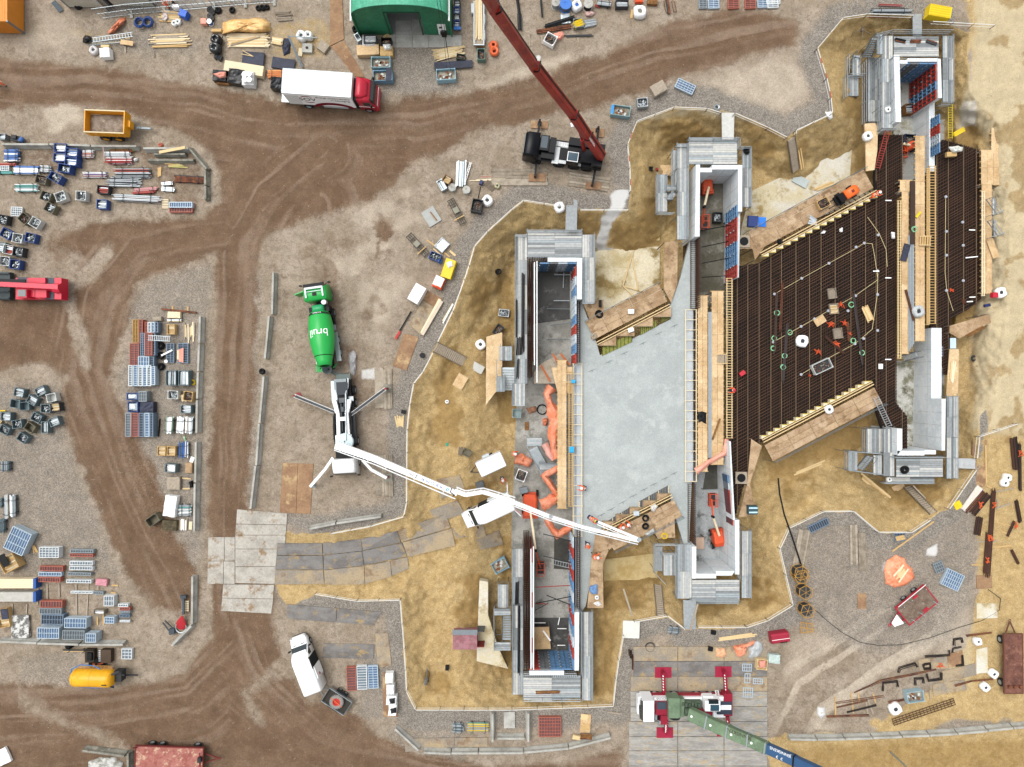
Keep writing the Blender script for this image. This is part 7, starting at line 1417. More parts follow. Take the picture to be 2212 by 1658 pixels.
t=thing('crane_hook','black crane hook block hanging in front of the green tent','hook',W(1622,285,6));q=M();q.cyl((0,-.1,0),(0,.1,0),.35,0,14);q.box((0,0,-.45),(.5,.22,.5));q.obj('block',BLACK,t);q=M();q.cyl((-.12,0,.2),(-.5,3.2,14),.025,0,5);q.cyl((.15,0,.2),(-.2,3.2,14),.025,0,5);q.obj('rope',DARK,t);q=M();[q.cyl((x*.3,0,-.6),(x,-1.2 if x<.3 else-2.2,-5.2),.02,0,5) for x in(-.2,.2,.35)];q.obj('chain_sling',DARK,t)
simple_trailer(1925,190,1.,R(90),4.6,.95,'narrow grey trailer loaded with long planks beside the tent',OLDW3,GALV,(.6,-.9),0,.6,name='plank_trailer',wr=.3)
planks((1925,20),(1930,360),58,7,[PINEW,PINE],'long plank on the narrow trailer',2,z0=.75,ll=(.95,1));
for i,(x,y) in enumerate(((1873,70),(1965,165),(1895,300),(1965,300))):boxy(x,y,0,28,90,.6,mat('c9ced0',.4),'grey mudguard box beside the narrow trailer, %s from the top'%ORD[i],'mudguard_box','box',c=.15)
sheet(1940,385,0,66,45,mat('a86f2c',.5,var=.2),'brown wet sheet at the trailer tail',z=.3);crate(1945,470,-1,68,95,mat('5f7f74',.6,var=.15),'rust','narrow green-grey crate behind the plank trailer',.8);coil(2052,385,28,.14,ORANGE,'coiled orange hose bundle, upper part',h=.5,turns=5);coil(2058,440,30,.14,ORANGE,'coiled orange hose bundle, lower part',h=.5,turns=5)
for i,(x,y,c,f) in enumerate(((1738,30,CRK,'bars'),(1735,90,CRB,'blue'),(1735,150,CRK,'bars'),(1735,205,CRB,'bars'))):crate(x,y,2,52,58,c,f,'narrow crate against the tent side, %s from the top'%ORD[i],.8)
sheet(1740,245,0,60,24,BLUEP,'blue lid on the last crate by the tent side',z=.9);boxy(838,140,0,26,50,.8,mat('c0262c',.4),'red gas box at the tent corner','gas_box','box')
heap([(2060,20),(2085,15),(2088,45),(2065,55)],.4,WHITE,'white plastic heap under the red boom','plastic_scrap','scrap')
bundle((1775,1390),(1765,1605),85,8,[GALV,GALVD,STEEL],'stack of grey steel planks standing lengthwise by the reels',h=.6,sq=True,strap=False);ladder(W(1855,1405,.3),W(1795,1605,.3),.18,'narrow white ladder beside the steel planks',WHITE,n=14)
crate(1650,1555,30,70,62,BROWN,'wood','brown wooden crate of offcuts by the muddy road',.7);crate(1605,1600,60,95,55,GALV,'bars','grey mesh crate beside the brown crate',.7);reel(1695,1620,34,'grey cable reel lying flat, nearer the road',CONC,GALVD,.5);reel(1818,1640,34,'grey cable reel lying flat, beside the steel planks',CONC,GALVD,.5)
planks((1925,1530),(2212,1520),30,3,[PINE,OLDW3,mat('b07a6a',.7)],'long plank lying by the timber mat of the crane',ll=(.8,1));planks((1870,1558),(2200,1545),16,2,[PINEW,PINEB],'thin batten beside the long planks',bw=.1)
pallet(2020,1605,40,95,60,'tilted grey pallet near the black dumper crate',OLDW2);bag(2085,1605,22,'small yellowish sack near the tilted pallet',h=.4,m=mat('a9a57c',.7));boxy(1945,1575,20,26,40,.5,mat('1f2f5c',.5),'small dark blue box near the planks','box','box')
tile(2,0)
for i,(p,q_,w_,m_) in enumerate((((45,-20),(65,120),26,'b'),((65,120),(70,255),40,'b'),((250,-10),(262,140),16,'k'))):bundle(p,q_,w_,5,[BLACK,CRK],'black steel profile bundle by the red boom, %s from the boom'%ORD[i],h=.35,strap=False)
reel(378,20,36,'grey cable reel at the top edge, outermost',CONC,GALV,.9);reel(465,30,52,'bright blue cable reel at the top edge',mat('3c74c4',.5,var=.12),GALVD,.9);bag(563,35,42,'white bag with blue contents at the top edge',mat('2f5fae',.6));reel(660,30,42,'grey and black cable reel at the top edge',CONC,BLACK,.9)
heap([(630,100),(690,90),(720,120),(690,145),(635,140)],.4,mat('d9b6ae',.6),'pink plastic scrap below the grey reel','plastic_scrap','scrap');bundle((740,20),(855,35),50,7,[GALV,STEEL,CRK],'grey prop bundle at the top edge',h=.5);crate(952,32,0,110,60,CRK,'bars','dark rack of bars at the top edge',.7);bundle((720,45),(760,60),24,3,[REDP],'few red tubes beside the prop bundle',h=.2,strap=False)
wrapped(1100,0,0,65,30,.6,mat('e2552b',.5),'bright orange package at the top edge');wrapped(1215,10,5,85,50,.5,BROWN,'rusty brown package at the top edge');bag(1110,88,50,'big white bag alone at the top of the gravel',mat('7a746a',.8));planks((1045,65),(1030,165),22,2,[PINEB,OLDW],'short plank beside the lone white bag')
bundle((1340,-10),(1360,115),26,3,[RUST,CRK],'rusty steel beam tied with green rope',h=.3,strap=False,sq=True)
for i,x in enumerate((1310,1378)):q=M();A=G(x,10,.2);[q.bar(A+Vector(a),A+Vector(b),.05,.05) for a,b in(((0,0,0),(.25,-1.2,0)),((.3,0,0),(.55,-1.2,0)),((0,0,0),(.3,0,0)),((.25,-1.2,0),(.55,-1.2,0)))];solo(q,'steel_link',RUST,'rusty steel link beside the tied beam','link','links by the tied beam')
for i,(x,c) in enumerate(((1650,'g'),(1745,'b'),(1915,'r'),(2060,'r'),(2170,'b'),(2255,'w'))):panels(x,32+(-6*(i>3)),-2,95 if i else 70,80,2,c,2,5,'%s shuttering panel at the top edge, %s in the row'%({'g':'grey','b':'blue','r':'pale red','w':'white'}[c],ORD[i]))
wrapped(462,160,-5,80,85,.3,GALV,'grey ribbed plate stack under the black pipes');bundle((285,225),(540,145),34,4,[BLACK,CRK],'long black pipes slanting over the ribbed plates',h=.45,strap=False,jit=.03);bundle((220,272),(515,225),34,3,[RUST],'long rusty sheet piles below the black pipes',h=.3,strap=False,sq=True,jit=.03)
crate(575,200,-6,85,75,GALVD,'empty','grey crate of yellow tubes by the rusty piles',.6);bundle((535,215),(615,180),60,6,[YEL],'yellow tubes in the grey crate',h=.75,strap=False,jit=.05);bundle((625,205),(722,185),60,6,[STEEL,GALV],'loose silver tubes beside the yellow ones',h=.4,strap=False,jit=.1);bundle((455,312),(695,305),16,2,[CRK],'long dark steel profile above the muddy road',h=.2,strap=False,sq=True)
crate(332,340,28,95,90,WHITE,'rust','white plastic crate filled with orange scrap',.7);heap([(362,290),(430,270),(455,300),(430,345),(390,352),(375,325)],.4,PINK,'salmon plastic sheet beside the white crate')
for i,(a,b) in enumerate((((50,300),(55,350)),((148,295),(152,395)),((255,290),(262,385)),((440,325),(458,440)),((570,320),(575,375)))):planks(a,b,12,1,[OLDW3,OLDW],'short grey timber bearer in the row above the road')
wrapped(1268,760,-30,125,95,.8,OLDW3,'stack of grey boards with yellow ends by the blue panel');panels(1498,745,25,165,85,3,'b',6,4,'blue panel stack lying slanted on the gravel near the pit');crate(1128,888,-5,88,78,GALV,'foil','small square skip of rubble with dark blue lining',.7);crate(940,958,8,165,88,mat('85a6ac',.5,var=.1),'dirt','pale blue skip with a bright blue end near the black crane',.8,name='skip',cat='skip');sheet(868,945,8,24,80,mat('2f8fd0',.4),'bright blue flap on the end of the pale skip',z=.8)
coil(1770,930,22,.06,GALV,'grey metal basket on the gravel by the rail','basket','basket',h=.3);coil(2028,1300,18,.14,BLACK,'black bucket on the scaffold corner','bucket','bucket',zb=.05,h=.3)
crate(1200,1460,5,32,34,BLACK,'empty','small black box on the sand beside the plywood',.3);boxy(1255,1462,0,22,22,.4,mat('8a1f26',.5),'small dark red box on the plywood','box','box');sheet(1310,1472,2,155,90,PLY,'plywood sheet on the sand beside the upper chamber')
tile(3,0)
boxy(1492,95,10,190,100,1.1,YEL,'bright yellow ribbed container at the top of the pit','tool_container','container',mat('d6b51a',.45),ribs=5);bundle((905,95),(1235,95),45,8,[GALV,BLACK,STEEL],'bundle of black and grey tubes above the rail',h=.4);bundle((960,40),(1160,48),16,3,[REDP,mat('b08080',.5)],'few red tubes above the grey bundle',h=.25,strap=False);planks((835,140),(1150,152),12,1,[RUST],'long thin rusty bar along the top rail');panels(45,12,-1,120,42,2,'w',5,2,'white and navy panel at the top edge near the muddy track')
q=M();A=G(815,260,.3);[q.bar(A,A+Vector((math.cos(R(a))*1.,math.sin(R(a))*1.,rnd.uniform(0.,.4))),.07,.07) for a in(60,110,200,260,320)];q.box(A,(.3,.3,.3));solo(q,'branch',OLDW2,'grey broken branch lying on the sandy slope','branch')
def white_sheet(pts,lb,h=.25,zb=None,m=None):heap(pts,h,m or WHITE,lb,zb=zb)
white_sheet([(490,970),(550,965),(560,1020),(535,1035),(505,1000)],'white plastic scrap at the rail bend',.2)
solo(M().prism([(p.x,p.y) for p in(W(835,1070,-.3),W(925,1065,-.3),W(950,1110,-.3),W(945,1300,-.3),W(920,1470,-.3),W(850,1480,-.3),W(845,1250,-.3))],-.5,-.3),'plywood_walkway',PLYS[1],'muddy plywood walkway with the white bag beside the top chamber','walkway');bag(872,1172,36,'bulging white bag on the walkway beside the top chamber',zb=-.3,h=.6)
ladder(W(1035,1130,.3),W(945,1460,-.6),.5,'long ladder from the scaffold down to the rebar, red in its lower half',REDP,n=16);t=crate(1228,940,-4,78,85,BROWN,'bars','dark brown crate on the floor of the top chamber',.9,zb=ZF);crate(1225,1205,5,90,85,mat('25304f',.5,var=.15),'rust','dark blue bin on the floor of the top chamber',.9,zb=ZF)
for i,(x,y,a) in enumerate(((1145,350,0),(1280,355,25),(1415,365,-10))):bundle((x-45,y-10+a*.4),(x+45,y+10-a*.4),30,3,[BLACK,RUST,CRK],'bent dark steel on the top scaffold deck, %s from the stair'%ORD[i],h=.15,z0=.02,strap=False,zb=.1,sq=True)
bag(1043,945,22,'small white bag on the grey scaffold deck at the top',zb=.3,h=.3);heap([(1565,1270),(1640,1262),(1685,1275),(1680,1310),(1600,1320)],.3,mat('d9dcd5',.5),'clear plastic and red rope heap on the far landing','plastic_scrap','scrap',zb=-.4);ladder(W(1575,900,-.4),W(1575,1200,-.4),.45,'yellow ladder along the edge of the top chamber',mat('c9b22c',.6),n=14);bundle((1610,1165),(1700,1115),40,6,[YEL],'short yellow brackets in a row',h=.3,zb=-.9,strap=False,sq=True)
solo(M().prism([(p.x,p.y) for p in(W(1548,1315,-.5),W(1632,1310,-.5),W(1632,1350,-.5),W(1548,1355,-.5))],-.9,-.5),'timber_box',PINEB,'pale yellow-edged timber box at the end of the far rebar mat','box')
sheet(282,1565,28,135,75,mat('b7c1c0',.6,var=.1),'pale grey board lying on the blinding floor',zb=-4.3);planks((400,1645),(590,1565),40,3,[PINEB,PINE],'pale plank lying on the upper blinding floor',zb=-4.3);planks((405,1395),(690,1255),14,1,[OLDW3],'long thin board along the edge of the upper blinding floor',zb=-4.2)
for i,x in enumerate((245,265)):planks((x,1180),(x+55,1470),9,1,[PINEB],'long batten beside the wooden stair at the top',zb=-1.8)
tile(0,1)
def crates(rows,L,B,h=.75,grp='crates in the yard'):
 for x,y,a,c,f,lb in rows:crate(x,y,a,L,B,c,f,lb,h,group=grp)
crates(((395,40,20,CRT,'fit','brown crate of fittings, topmost of the three by the fence panels'),(522,42,-20,CRW,'fit','white-rimmed crate beside the topmost brown one'),(432,140,28,CRT,'fit','brown crate of dull fittings, lowest of the three'),(700,35,2,CRW,'foil','white square crate of shiny fittings under the red props'),(880,108,2,CRB,'bars','dark blue crate of bars below the silver props'),(208,232,40,CRT,'rust','olive crate of rusty fittings below the white grid'),(302,268,32,CRW,'fit','white crate of mixed fittings by the muddy bend'),(20,240,10,CRK,'fit','dark crate at the picture edge below the white grid'),(52,362,28,CRB,'fit','blue crate of fittings, higher one'),(152,402,10,CRW,'fit','white-rimmed crate between two blue ones'),(262,398,12,CRB,'foil','blue-lined crate of bright fittings nearest the mud'),(8,478,5,CRG,'bars','crate of tubes at the picture edge'),(72,500,12,CRW,'red','white-rimmed crate with red bars'),(155,518,8,CRK,'fit','dark crate beside the red bars'),(40,600,6,CRW,'fit','pale crate next to the bright blue one'),(130,628,6,CRB,'foil','bright blue crate of white fittings')),88,80)
panels(140,172,3,98,80,2,'w',5,4,'white grid panel among the brown crates')
pallet(1428,105,0,56,85,'pale pallet beside the blue and red panels',PINEW);panels(1560,112,0,200,48,5,'rb',10,1,'blue panel stack by the pale pallet');panels(1560,156,0,200,44,3,'r',9,1,'dark red panel stack under the blue one')
bundle((975,45),(1370,65),60,9,[STEEL,REDP,WHITE,CRK],'very long bundle of red and silver props',h=.5);bundle((1150,10),(1330,0),22,2,[REDP],'pale red steel beam above the long bundle',h=.35,sq=True)
bundle((1400,1015),(1700,1045),18,1,[RUST],'rusty brown beam on two yellow bearers',h=.4,rows=1,sq=True,strap=False);planks((1487,990),(1487,1060),16,1,[PINEB],'yellow bearer under the rusty beam');planks((1618,990),(1618,1060),16,1,[PINEB],'yellow bearer under the rusty beam')
wrapped(1500,1065,2,110,55,.5,PINEW,'pale board pack above the panel yard');bundle((1445,1112),(1565,1112),20,3,[PINEW,GALV],'thin white battens under the pale pack',h=.3,sq=True);wrapped(1355,1098,-4,72,36,.5,OLDW3,'small grey timber pack by the red panels');crate(1478,1190,0,66,86,PINEB,'wood','wooden crate of offcuts in the panel yard',.6)
planks((1630,1120),(1635,1300),95,9,[PINE,PINEW,OLDW3],'plank standing lengthwise by the barriers',1,jit=.12,ll=(.4,1));ladder(W(1280,1262,1.1),W(1470,1272,.9),.5,'grey ladder lying across the panel stacks',GALV,n=12)
def V(x,y,L,B,n,col,k,lb,cols=2,**kw):panels(x,y,-90,L,B,n,col,k,cols,lb,**kw)
V(1170,1205,200,50,6,'ry',6,'ochre panel stack at the head of the panel block');V(1214,1205,200,34,6,'r',8,'red panel stack at the head of the panel block',1)
for i,(x,c) in enumerate(((1262,'r'),(1290,'w'),(1322,'b'),(1352,'d'))):V(x,1172,90,27,6,c,3,'%s narrow panel stack, %s in the short row at the head'%({'r':'red','w':'white','b':'blue','d':'dark blue'}[c],ORD[i]),1)
V(1228,1320,200,40,6,'d',10,'dark blue panel stack beside the red ladder frame');V(1282,1318,195,66,8,'rr',10,'red-framed panel stack like a ladder');V(1325,1320,190,30,7,'d',8,'grey-blue panel stack next to the wheel rims',1);V(1160,1410,200,80,6,'r',10,'wide red-framed panel stack in the panel block');V(1240,1470,92,95,7,'b',2,'square white-framed blue panel stack',4);V(1310,1470,90,40,6,'d',4,'dark panel stack beside the square blue one',1)
for i,x in enumerate((1125,1168,1210,1250,1285,1320)):V(x,1590,180 if i<5 else 160,36,7,'b' if i%2 else 'w',9,'%s upright panel stack, %s of the six side by side'%(('white','blue')[i%2],ORD[i]),1)
for i,y in enumerate((1330,1420,1515)):coil(1383,y,25,.09,BLACK,'black wheel ring beside the panel block, %s from the top'%ORD[i],'rubber_ring','ring',h=.35)
V(1470,1395,165,66,2,'d',8,'dark grid frame with a white lath over it');V(1580,1395,170,90,2,'d',8,'dark grid frame covered with white laths');planks((1405,1415),(1500,1370),16,1,[WHITE],'white lath over the dark grid frame',z0=.4);planks((1565,1350),(1565,1475),55,4,[WHITE,PINEW,PINK],'white lath on the dark grid frame',z0=.35,ll=(.6,1));q=M();q.cyl((0,0,.4),(0,0,.55),.18,0,14);o=q.obj('bucket',WHITE);o.location=G(1455,1468);tag(o,'white round bucket on the dark grid frame','bucket')
for x,lb in((1478,'grey wire cage of bars, nearer the panel block'),(1588,'grey wire cage of bars, nearer the barriers')):crate(x,1610,90,130,88,CRG,'bars',lb,.9);
coil(1662,1650,20,.04,YEL,'yellow hose coil by the barrier')
tile(0,2)
crates(((165,78,12,CRG,'bars','grey-green crate of bars, top of the scattered cluster'),(350,65,-25,CRG,'bars','grey-green crate crossed by one beam'),(445,122,-12,CRW,'empty','pale empty crate of the scattered cluster'),(278,145,28,CRG,'bars','grey-green crate of parallel bars, turned on its corner'),(132,175,8,CRG,'empty','empty grey-green crate, outer of the pair'),(212,195,-4,CRG,'empty','empty grey-green crate, inner of the pair'),(395,215,2,CRG,'fit','grey-green crate of fittings beside the open rusty one'),(475,205,-8,CRK,'wood','rusty open crate with planks in it'),(52,285,2,CRG,'bars','grey-green crate under the yellow pipe end'),(315,295,28,CRG,'fit','grey-green crate in the middle of the cluster'),(470,330,-20,CRG,'bars','grey-green crate of slats farthest from the edge'),(148,350,-8,CRG,'fit','grey-green crate of bright fittings'),(258,380,35,CRT,'empty','empty brown crate turned on its corner'),(38,400,28,CRG,'fit','grey-green crate near the picture edge'),(195,470,32,CRG,'foil','grey-green crate holding one pale block')),84,72,grp='grey-green crates scattered on the gravel')
crate(388,378,90,100,60,CRG,'bars','narrow grey-green crate of long bars',.8);bundle((-20,238),(40,236),14,1,[YEL],'yellow pipe end at the picture edge',h=.3,rows=1,strap=False);heap([(0,320),(25,310),(15,350),(0,360)],.3,PINE,'pale timber scraps at the picture edge','scrap_heap','scrap')
for x,y,L,B,lb in((1145,112,98,62,'crinkled silver sheet in a blue box, upper one'),(1150,202,88,90,'crinkled silver sheet in a blue box, lower one')):crate(x,y,0,L,B,CRB,'foil',lb,.9);heap([(x-L*.4,y-B*.35),(x+L*.4,y-B*.35),(x+L*.4,y+B*.35),(x-L*.4,y+B*.35)],.15,mat('c9d4dc',.3,.5),'silver crinkled sheet lying in the blue box, %s'%lb.split()[-2],zb=.8)
V(1232,112,88,68,7,'g',3,'square grey panel stack beside the silver boxes',3);wrapped(1262,205,0,120,90,.9,NAVY,'dark plywood stack beside the lower silver box')
for i,(x,c,B) in enumerate(((1105,'g',50),(1166,'r',60),(1218,'d',42),(1268,'b',42),(1308,'d',30))):V(x,357,205,B,7,c,9,'%s panel stack, %s of the bottom row of the block'%({'g':'grey','r':'red','d':'dark blue','b':'blue'}[c],ORD[i]),1)
crate(1495,98,2,88,72,CRW,'fit','white wire crate of loose links',.8);crate(1625,110,8,80,82,PINEB,'rust','wooden crate holding a red-brown sheet',.8);planks((1575,90),(1600,160),38,4,[PINEW],'white lath leaning on the wooden crate',z0=.3,rot=.1);crate(1608,222,0,90,70,CRG,'bars','grey-green crate of thick bars',.9)
for i,(x,c) in enumerate(((1462,[mat('6f8f72',.6),GALV,WHITE]),(1558,[GALV,WHITE,PINEW]),(1632,[GALV,OLDW3,WHITE]))):bundle((x,290),(x-8,430),62,7,c,'upright bundle of rails, %s from the panel block'%ORD[i],h=.6,sq=True)
bundle((1380,310),(1368,455),12,2,[BLACK],'dark strip on the ground beside the block',h=.1,z0=.02,strap=False);heap([(1580,460),(1600,455),(1612,500),(1598,505)],.1,mat('9fc09a',.6),'pale green rope on the ground','rope','rope')
for i,x in enumerate((1396,1480)):crate(x,583,2,72,80,PINEB,'wood','square wooden crate of blocks, %s'%('nearer the road out' if not i else 'beside the blue tubes'),.7)
bundle((1580,505),(1578,640),80,9,[CRG,BL,GALV,WHITE],'bundle of blue-grey scaffold frames',h=.6,jit=.08);sheet(1658,658,20,32,50,WHITE,'white paper sheet against the barrier');crate(1472,732,4,92,72,CRG,'white','grey-green crate of white links',.9);wrapped(1628,730,4,58,88,.5,mat('a98c6a',.7),'stack of brown pallets by the barrier');wrapped(1495,862,0,112,110,.5,OLDW3,'stack of weathered boards and pallets');heap([(1630,850),(1665,835),(1675,900),(1640,900)],.3,BLACK,'black sheet scrap by the barrier joint');planks((1565,820),(1655,825),10,1,[PINE],'thin lath beside the black scrap');planks((1560,910),(1640,910),10,1,[PINE],'thin lath beside the black scrap')
wrapped(1465,1062,-82,180,100,.9,WHITE,'bright white wrapped stack in the panel yard');bundle((1540,1098),(1645,1098),100,10,[GALV,WHITE,TEAL],'pile of grey-green rods beside the white stack',h=.5,jit=.08);crate(1318,1180,-35,110,75,CRT,'empty','dark open crate tipped by the muddy track',.9);wrapped(1460,1228,4,125,85,.7,stain('rotten_box','5f5640','463d2c',.4,.6,2),'mossy brown box under the white stack');planks((1580,1170),(1578,1270),75,8,[PINE,OLDW3,WHITE],'short board in the pile beside the mossy box',2,ll=(.7,1));planks((1645,1185),(1640,1270),28,2,[PINEW],'short board against the barrier')
bundle((38,672),(38,760),75,5,[CRG,GALV],'stubby bundle of grey-green pipes at the picture edge',h=.6);bundle((50,965),(55,1172),34,4,[GALV,OLDW3],'long grey rails, outer of the two bundles',h=.5,sq=True);bundle((105,968),(108,1148),52,6,[GALV,WHITE,GALVD],'long grey rails, inner of the two bundles',h=.5,sq=True);bundle((10,1170),(10,1290),42,4,[CRG],'dark green-grey bundle at the picture edge',h=.6);bundle((3,990),(3,1075),20,2,[CRG],'short dark bundle at the picture edge',h=.6)
panels(150,1362,25,178,205,8,'b',8,3,'very big square panel stack turned on the gravel');planks((275,1390),(310,1470),34,3,[PINEB],'thin batten beside the big square stack',rot=.3);crate(75,1555,-28,140,130,PINEB,'wood','wooden rack full of short boards at the picture edge',1.1);sheet(32,1530,-28,60,110,BLACK,'black board on the wooden rack',z=1.15)
panels(422,1462,1,170,90,6,'w',6,4,'white-framed panel stack at the head of the lower yard')
for i,(x,y,B,c,lb) in enumerate(((705,1450,30,'g','pale aluminium panel on edge, topmost of its column'),(700,1485,28,'r','red panel on edge under the pale topmost one'),(700,1552,34,'w','white panel on edge, higher of the joined pair'),(700,1598,34,'w','white panel on edge, lower of the joined pair'),(685,1648,26,'g','grey panel on edge at the foot of the joined pair'),(442,1600,44,'r','dark red panel stack under the white-framed one'),(430,1648,36,'b','pale blue panel stack under the dark red one'))):panels(x,y,1,198,B,4,c,9,1,lb)
tile(0,3)
for i,(x,y,L,B,n,c,k,m_,lb) in enumerate(((425,38,190,42,5,'r',9,1,'pale red panel stack beside the timber packs'),(680,52,215,28,4,'w',9,1,'white panel on edge on two long bearers'),(440,250,190,58,5,'r',8,1,'bright red panel stack in the lower yard'),(432,310,190,50,5,'g',8,1,'grey panel stack under the bright red one'),(450,382,190,85,6,'d',8,2,'big dark grey panel stack in the lower yard'),(412,500,190,95,8,'b',9,2,'big blue panel stack just above the barriers'),(650,415,190,85,7,'b',8,2,'blue panel stack, upper of the pair above the barriers'),(634,518,190,80,8,'g',9,2,'grey-blue panel stack, lower of the pair'),(780,542,90,78,9,'b',5,2,'tall narrow panel stack leaning on the barrier'),(938,222,86,90,6,'w',4,2,'square pale panel stack near the muddy track'),(944,388,84,56,6,'b',4,2,'small blue panel stack near the muddy track'),(1062,260,84,26,4,'w',4,1,'small white panel, top of the five near the track'),(1075,290,88,26,4,'r',4,1,'small red panel, second of the five'),(1078,318,86,20,4,'g',4,1,'small grey panel, third of the five'),(1075,350,88,24,3,'d',3,1,'small dark panel, fourth of the five'),(1075,396,86,18,3,'w',4,1,'small white panel, last of the five'),(1094,680,90,90,3,'w',3,3,'square white grid panel beside the digger buckets'),(705,148,190,20,3,'w',6,1,'thin pale panel lying across the bearers'),(848,152,84,26,3,'g',4,1,'small grey panel beside the thin one'))):panels(x,y,1,L,B,n,c,k,m_,lb)
for i,(a,b) in enumerate((((402,65),(402,210)),((505,65),(505,200)),((655,70),(655,370)),((757,70),(745,370)),((100,240),(100,340)),((225,250),(222,340)),((320,90),(318,260)))):planks(a,b,13,1,[OLDW3],'grey timber bearer on the ground of the lower yard')
for y,n,lb in((65,5,'pack of pale boards with blue end caps, upper one'),(180,5,'grey pack of boards with blue end caps, lower one')):
 p,k=loc3(90,y,1.);t=thing('timber_pack',lb,'timber pack',p,0);part(t,'boards',PINEW if y<100 else mat('b9b6ae',.7,var=.15),lambda q:[q.box((-.6,-.5+.2*i,.5),(6.,.19,.85)) for i in range(n)]);part(t,'end_cap',mat('24549c',.5),lambda q:q.box((2.55,-.1,.52),(.3,1.06,.95)))
wrapped(170,445,-2,155,195,.35,stain('mottled_plate','6b6a66','d0d0cc',.46,.54,2.2,.7),'mottled black and white sheet stack above the barriers');crate(30,370,-10,95,160,PINEB,'wood','yellow timber frame with a navy board at the edge',.7);sheet(38,335,-8,62,90,NAVY,'navy board in the yellow timber frame',z=.75)
wrapped(872,62,5,95,55,.5,mat('c98a94',.6,var=.2),'pink wrapped bundle beside the white panel');crate(855,318,2,92,40,OLDW,'white','small crate of four white blocks',.6)
for i,(a,b) in enumerate((((958,88),(1015,90)),((960,320),(1000,345)),((945,150),(1000,155)),((838,360),(838,430)),((888,345),(888,435)),((842,90),(842,125)))):planks(a,b,12,1,[PINEB,OLDW3],'short yellow timber offcut in the lower yard')
t=thing('digger_bucket','dark brown digger bucket lying by the tyre','bucket',G(800,680));part(t,'shell',mat('33291f',.7),lambda q:(q.box((0,0,.3),(1.,1.4,.5)),q.box((0,.6,.6),(1.,.1,.4))));part(t,'bracket',BLACK,lambda q:q.box((.1,0,.65),(.5,.8,.25)))
t=thing('digger_bucket','brown toothed digger bucket nearest the white grid panel','bucket',G(935,680));part(t,'shell',mat('4a3a2b',.7,var=.2),lambda q:q.box((.1,0,.35),(1.1,1.4,.6)));part(t,'teeth',STEEL,lambda q:[q.box((-.55,-.55+.22*i,.45),(.4,.1,.1)) for i in range(6)])
coil(818,772,42,.2,TYRE,'lying black tyre with an orange rim behind the yellow tank','tyre_ring','tyre',h=.3);q=M();q.lathe([(.01,.3),(.28,.3),(.3,.1)],0,16);o=q.obj('wheel_disc',mat('c8642c',.5));o.location=G(818,772);tag(o,'orange disc inside the lying tyre','disc');bundle((545,650),(760,652),24,3,[PINEB,CRK],'yellow timber beam with black clamps below the barriers',h=.35,sq=True);heap([(560,605),(600,595),(640,615),(600,650),(565,640)],.3,BLACK,'black hose heap on the yellow beam','hose_heap','hose')
t=thing('cone_attachment','red cone-shaped attachment with a steel rim by the barriers','attachment',G(1575,420));part(t,'cone',mat('b0262e',.4),lambda q:(q.lathe([(.55,0),(.5,.3),(.12,1.4),(.02,1.4)],0,20),setattr(q,'v',[(v[0]+v[2]*.25,v[1]+v[2]*.75,v[2]*.35+v[1]*.2+.3) for v in q.v])));part(t,'steel_rim',GALV,lambda q:q.torus((0,-.25,.3),.58,.06,0,20,5));part(t,'arm',mat('39434c',.5),lambda q:(q.bar((.35,1.2,.5),(.3,3.1,.4),.22,.2),q.box((.35,3.1,.45),(.6,.3,.3)),q.bar((-.6,-.5,.4),(-1.7,.5,.4),.1,.12),q.bar((-1.,-.9,.4),(-1.9,.3,.4),.1,.1),q.bar((-.4,-.8,.4),(-1.2,-1.,.4),.1,.1),q.box((-.9,-.6,.4),(.6,.5,.3))))
pallet(1600,265,0,60,95,'pale pallet behind the red cone attachment',PINEW);wrapped(20,1570,-25,110,130,.4,WHITE,'white slab corner at the bottom edge');heap([(760,1610),(860,1575),(990,1570),(1060,1620),(1040,1700),(760,1700)],.35,stain('lime_heap','c9c9c4','8d8b80',.45,.6,1.5),'pale grey heap inside the barriers at the bottom','spoil_heap','heap')
tile(1,1)
bundle((1340,1035),(1240,1205),14,1,[BLACK],'black lifting beam lying on the gravel',h=.25,rows=1,strap=False,sq=True);bundle((1245,1205),(1205,1270),20,2,[mat('c42f28',.5)],'red end piece of the black lifting beam',h=.25,rows=1,strap=False,sq=True);boxy(1388,880,30,98,158,1.6,mat('f0f1f1',.3,k=.9),'white metal box on the gravel, bigger one','metal_box','box',WHITE,ribs=8);wrapped(1575,785,25,85,95,1.,mat('d9532c',.5),'orange box with a pale ribbed top');boxy(1577,775,25,80,88,1.05,mat('efe6e2',.5),'pale ribbed lid over the orange box','lid','lid',ribs=5);boxy(1662,665,-72,165,92,1.,YEL,'yellow ribbed tool container beside the rail','tool_container','container',ribs=4);heap([(1645,610),(1690,600),(1700,640),(1660,660)],.2,WHITE,'white sheet on the yellow tool container',zb=1.)
planks((1605,930),(1435,1225),34,2,[mat('cdbfa9',.7,var=.1),PINEW],'long pale beam laid diagonally by the bank',th=.3,bw=.35,ll=(.97,1));planks((1700,970),(1610,1130),18,2,[WHITE,PINEW],'white batten by the rail');planks((1452,400),(1700,580),14,1,[PINEB],'long batten behind the blue crate');planks((1530,490),(1610,560),12,1,[PINE],'short batten behind the blue crate');planks((1668,505),(1730,558),18,1,[PINE],'short pale board by the rail')
sheet(1515,215,-32,120,145,mat('a7a9a6',.7,var=.12),'square grey steel plate on the gravel');planks((1505,180),(1560,250),16,2,[OLDW3,BROWN],'short baton on the grey plate',z0=.2)
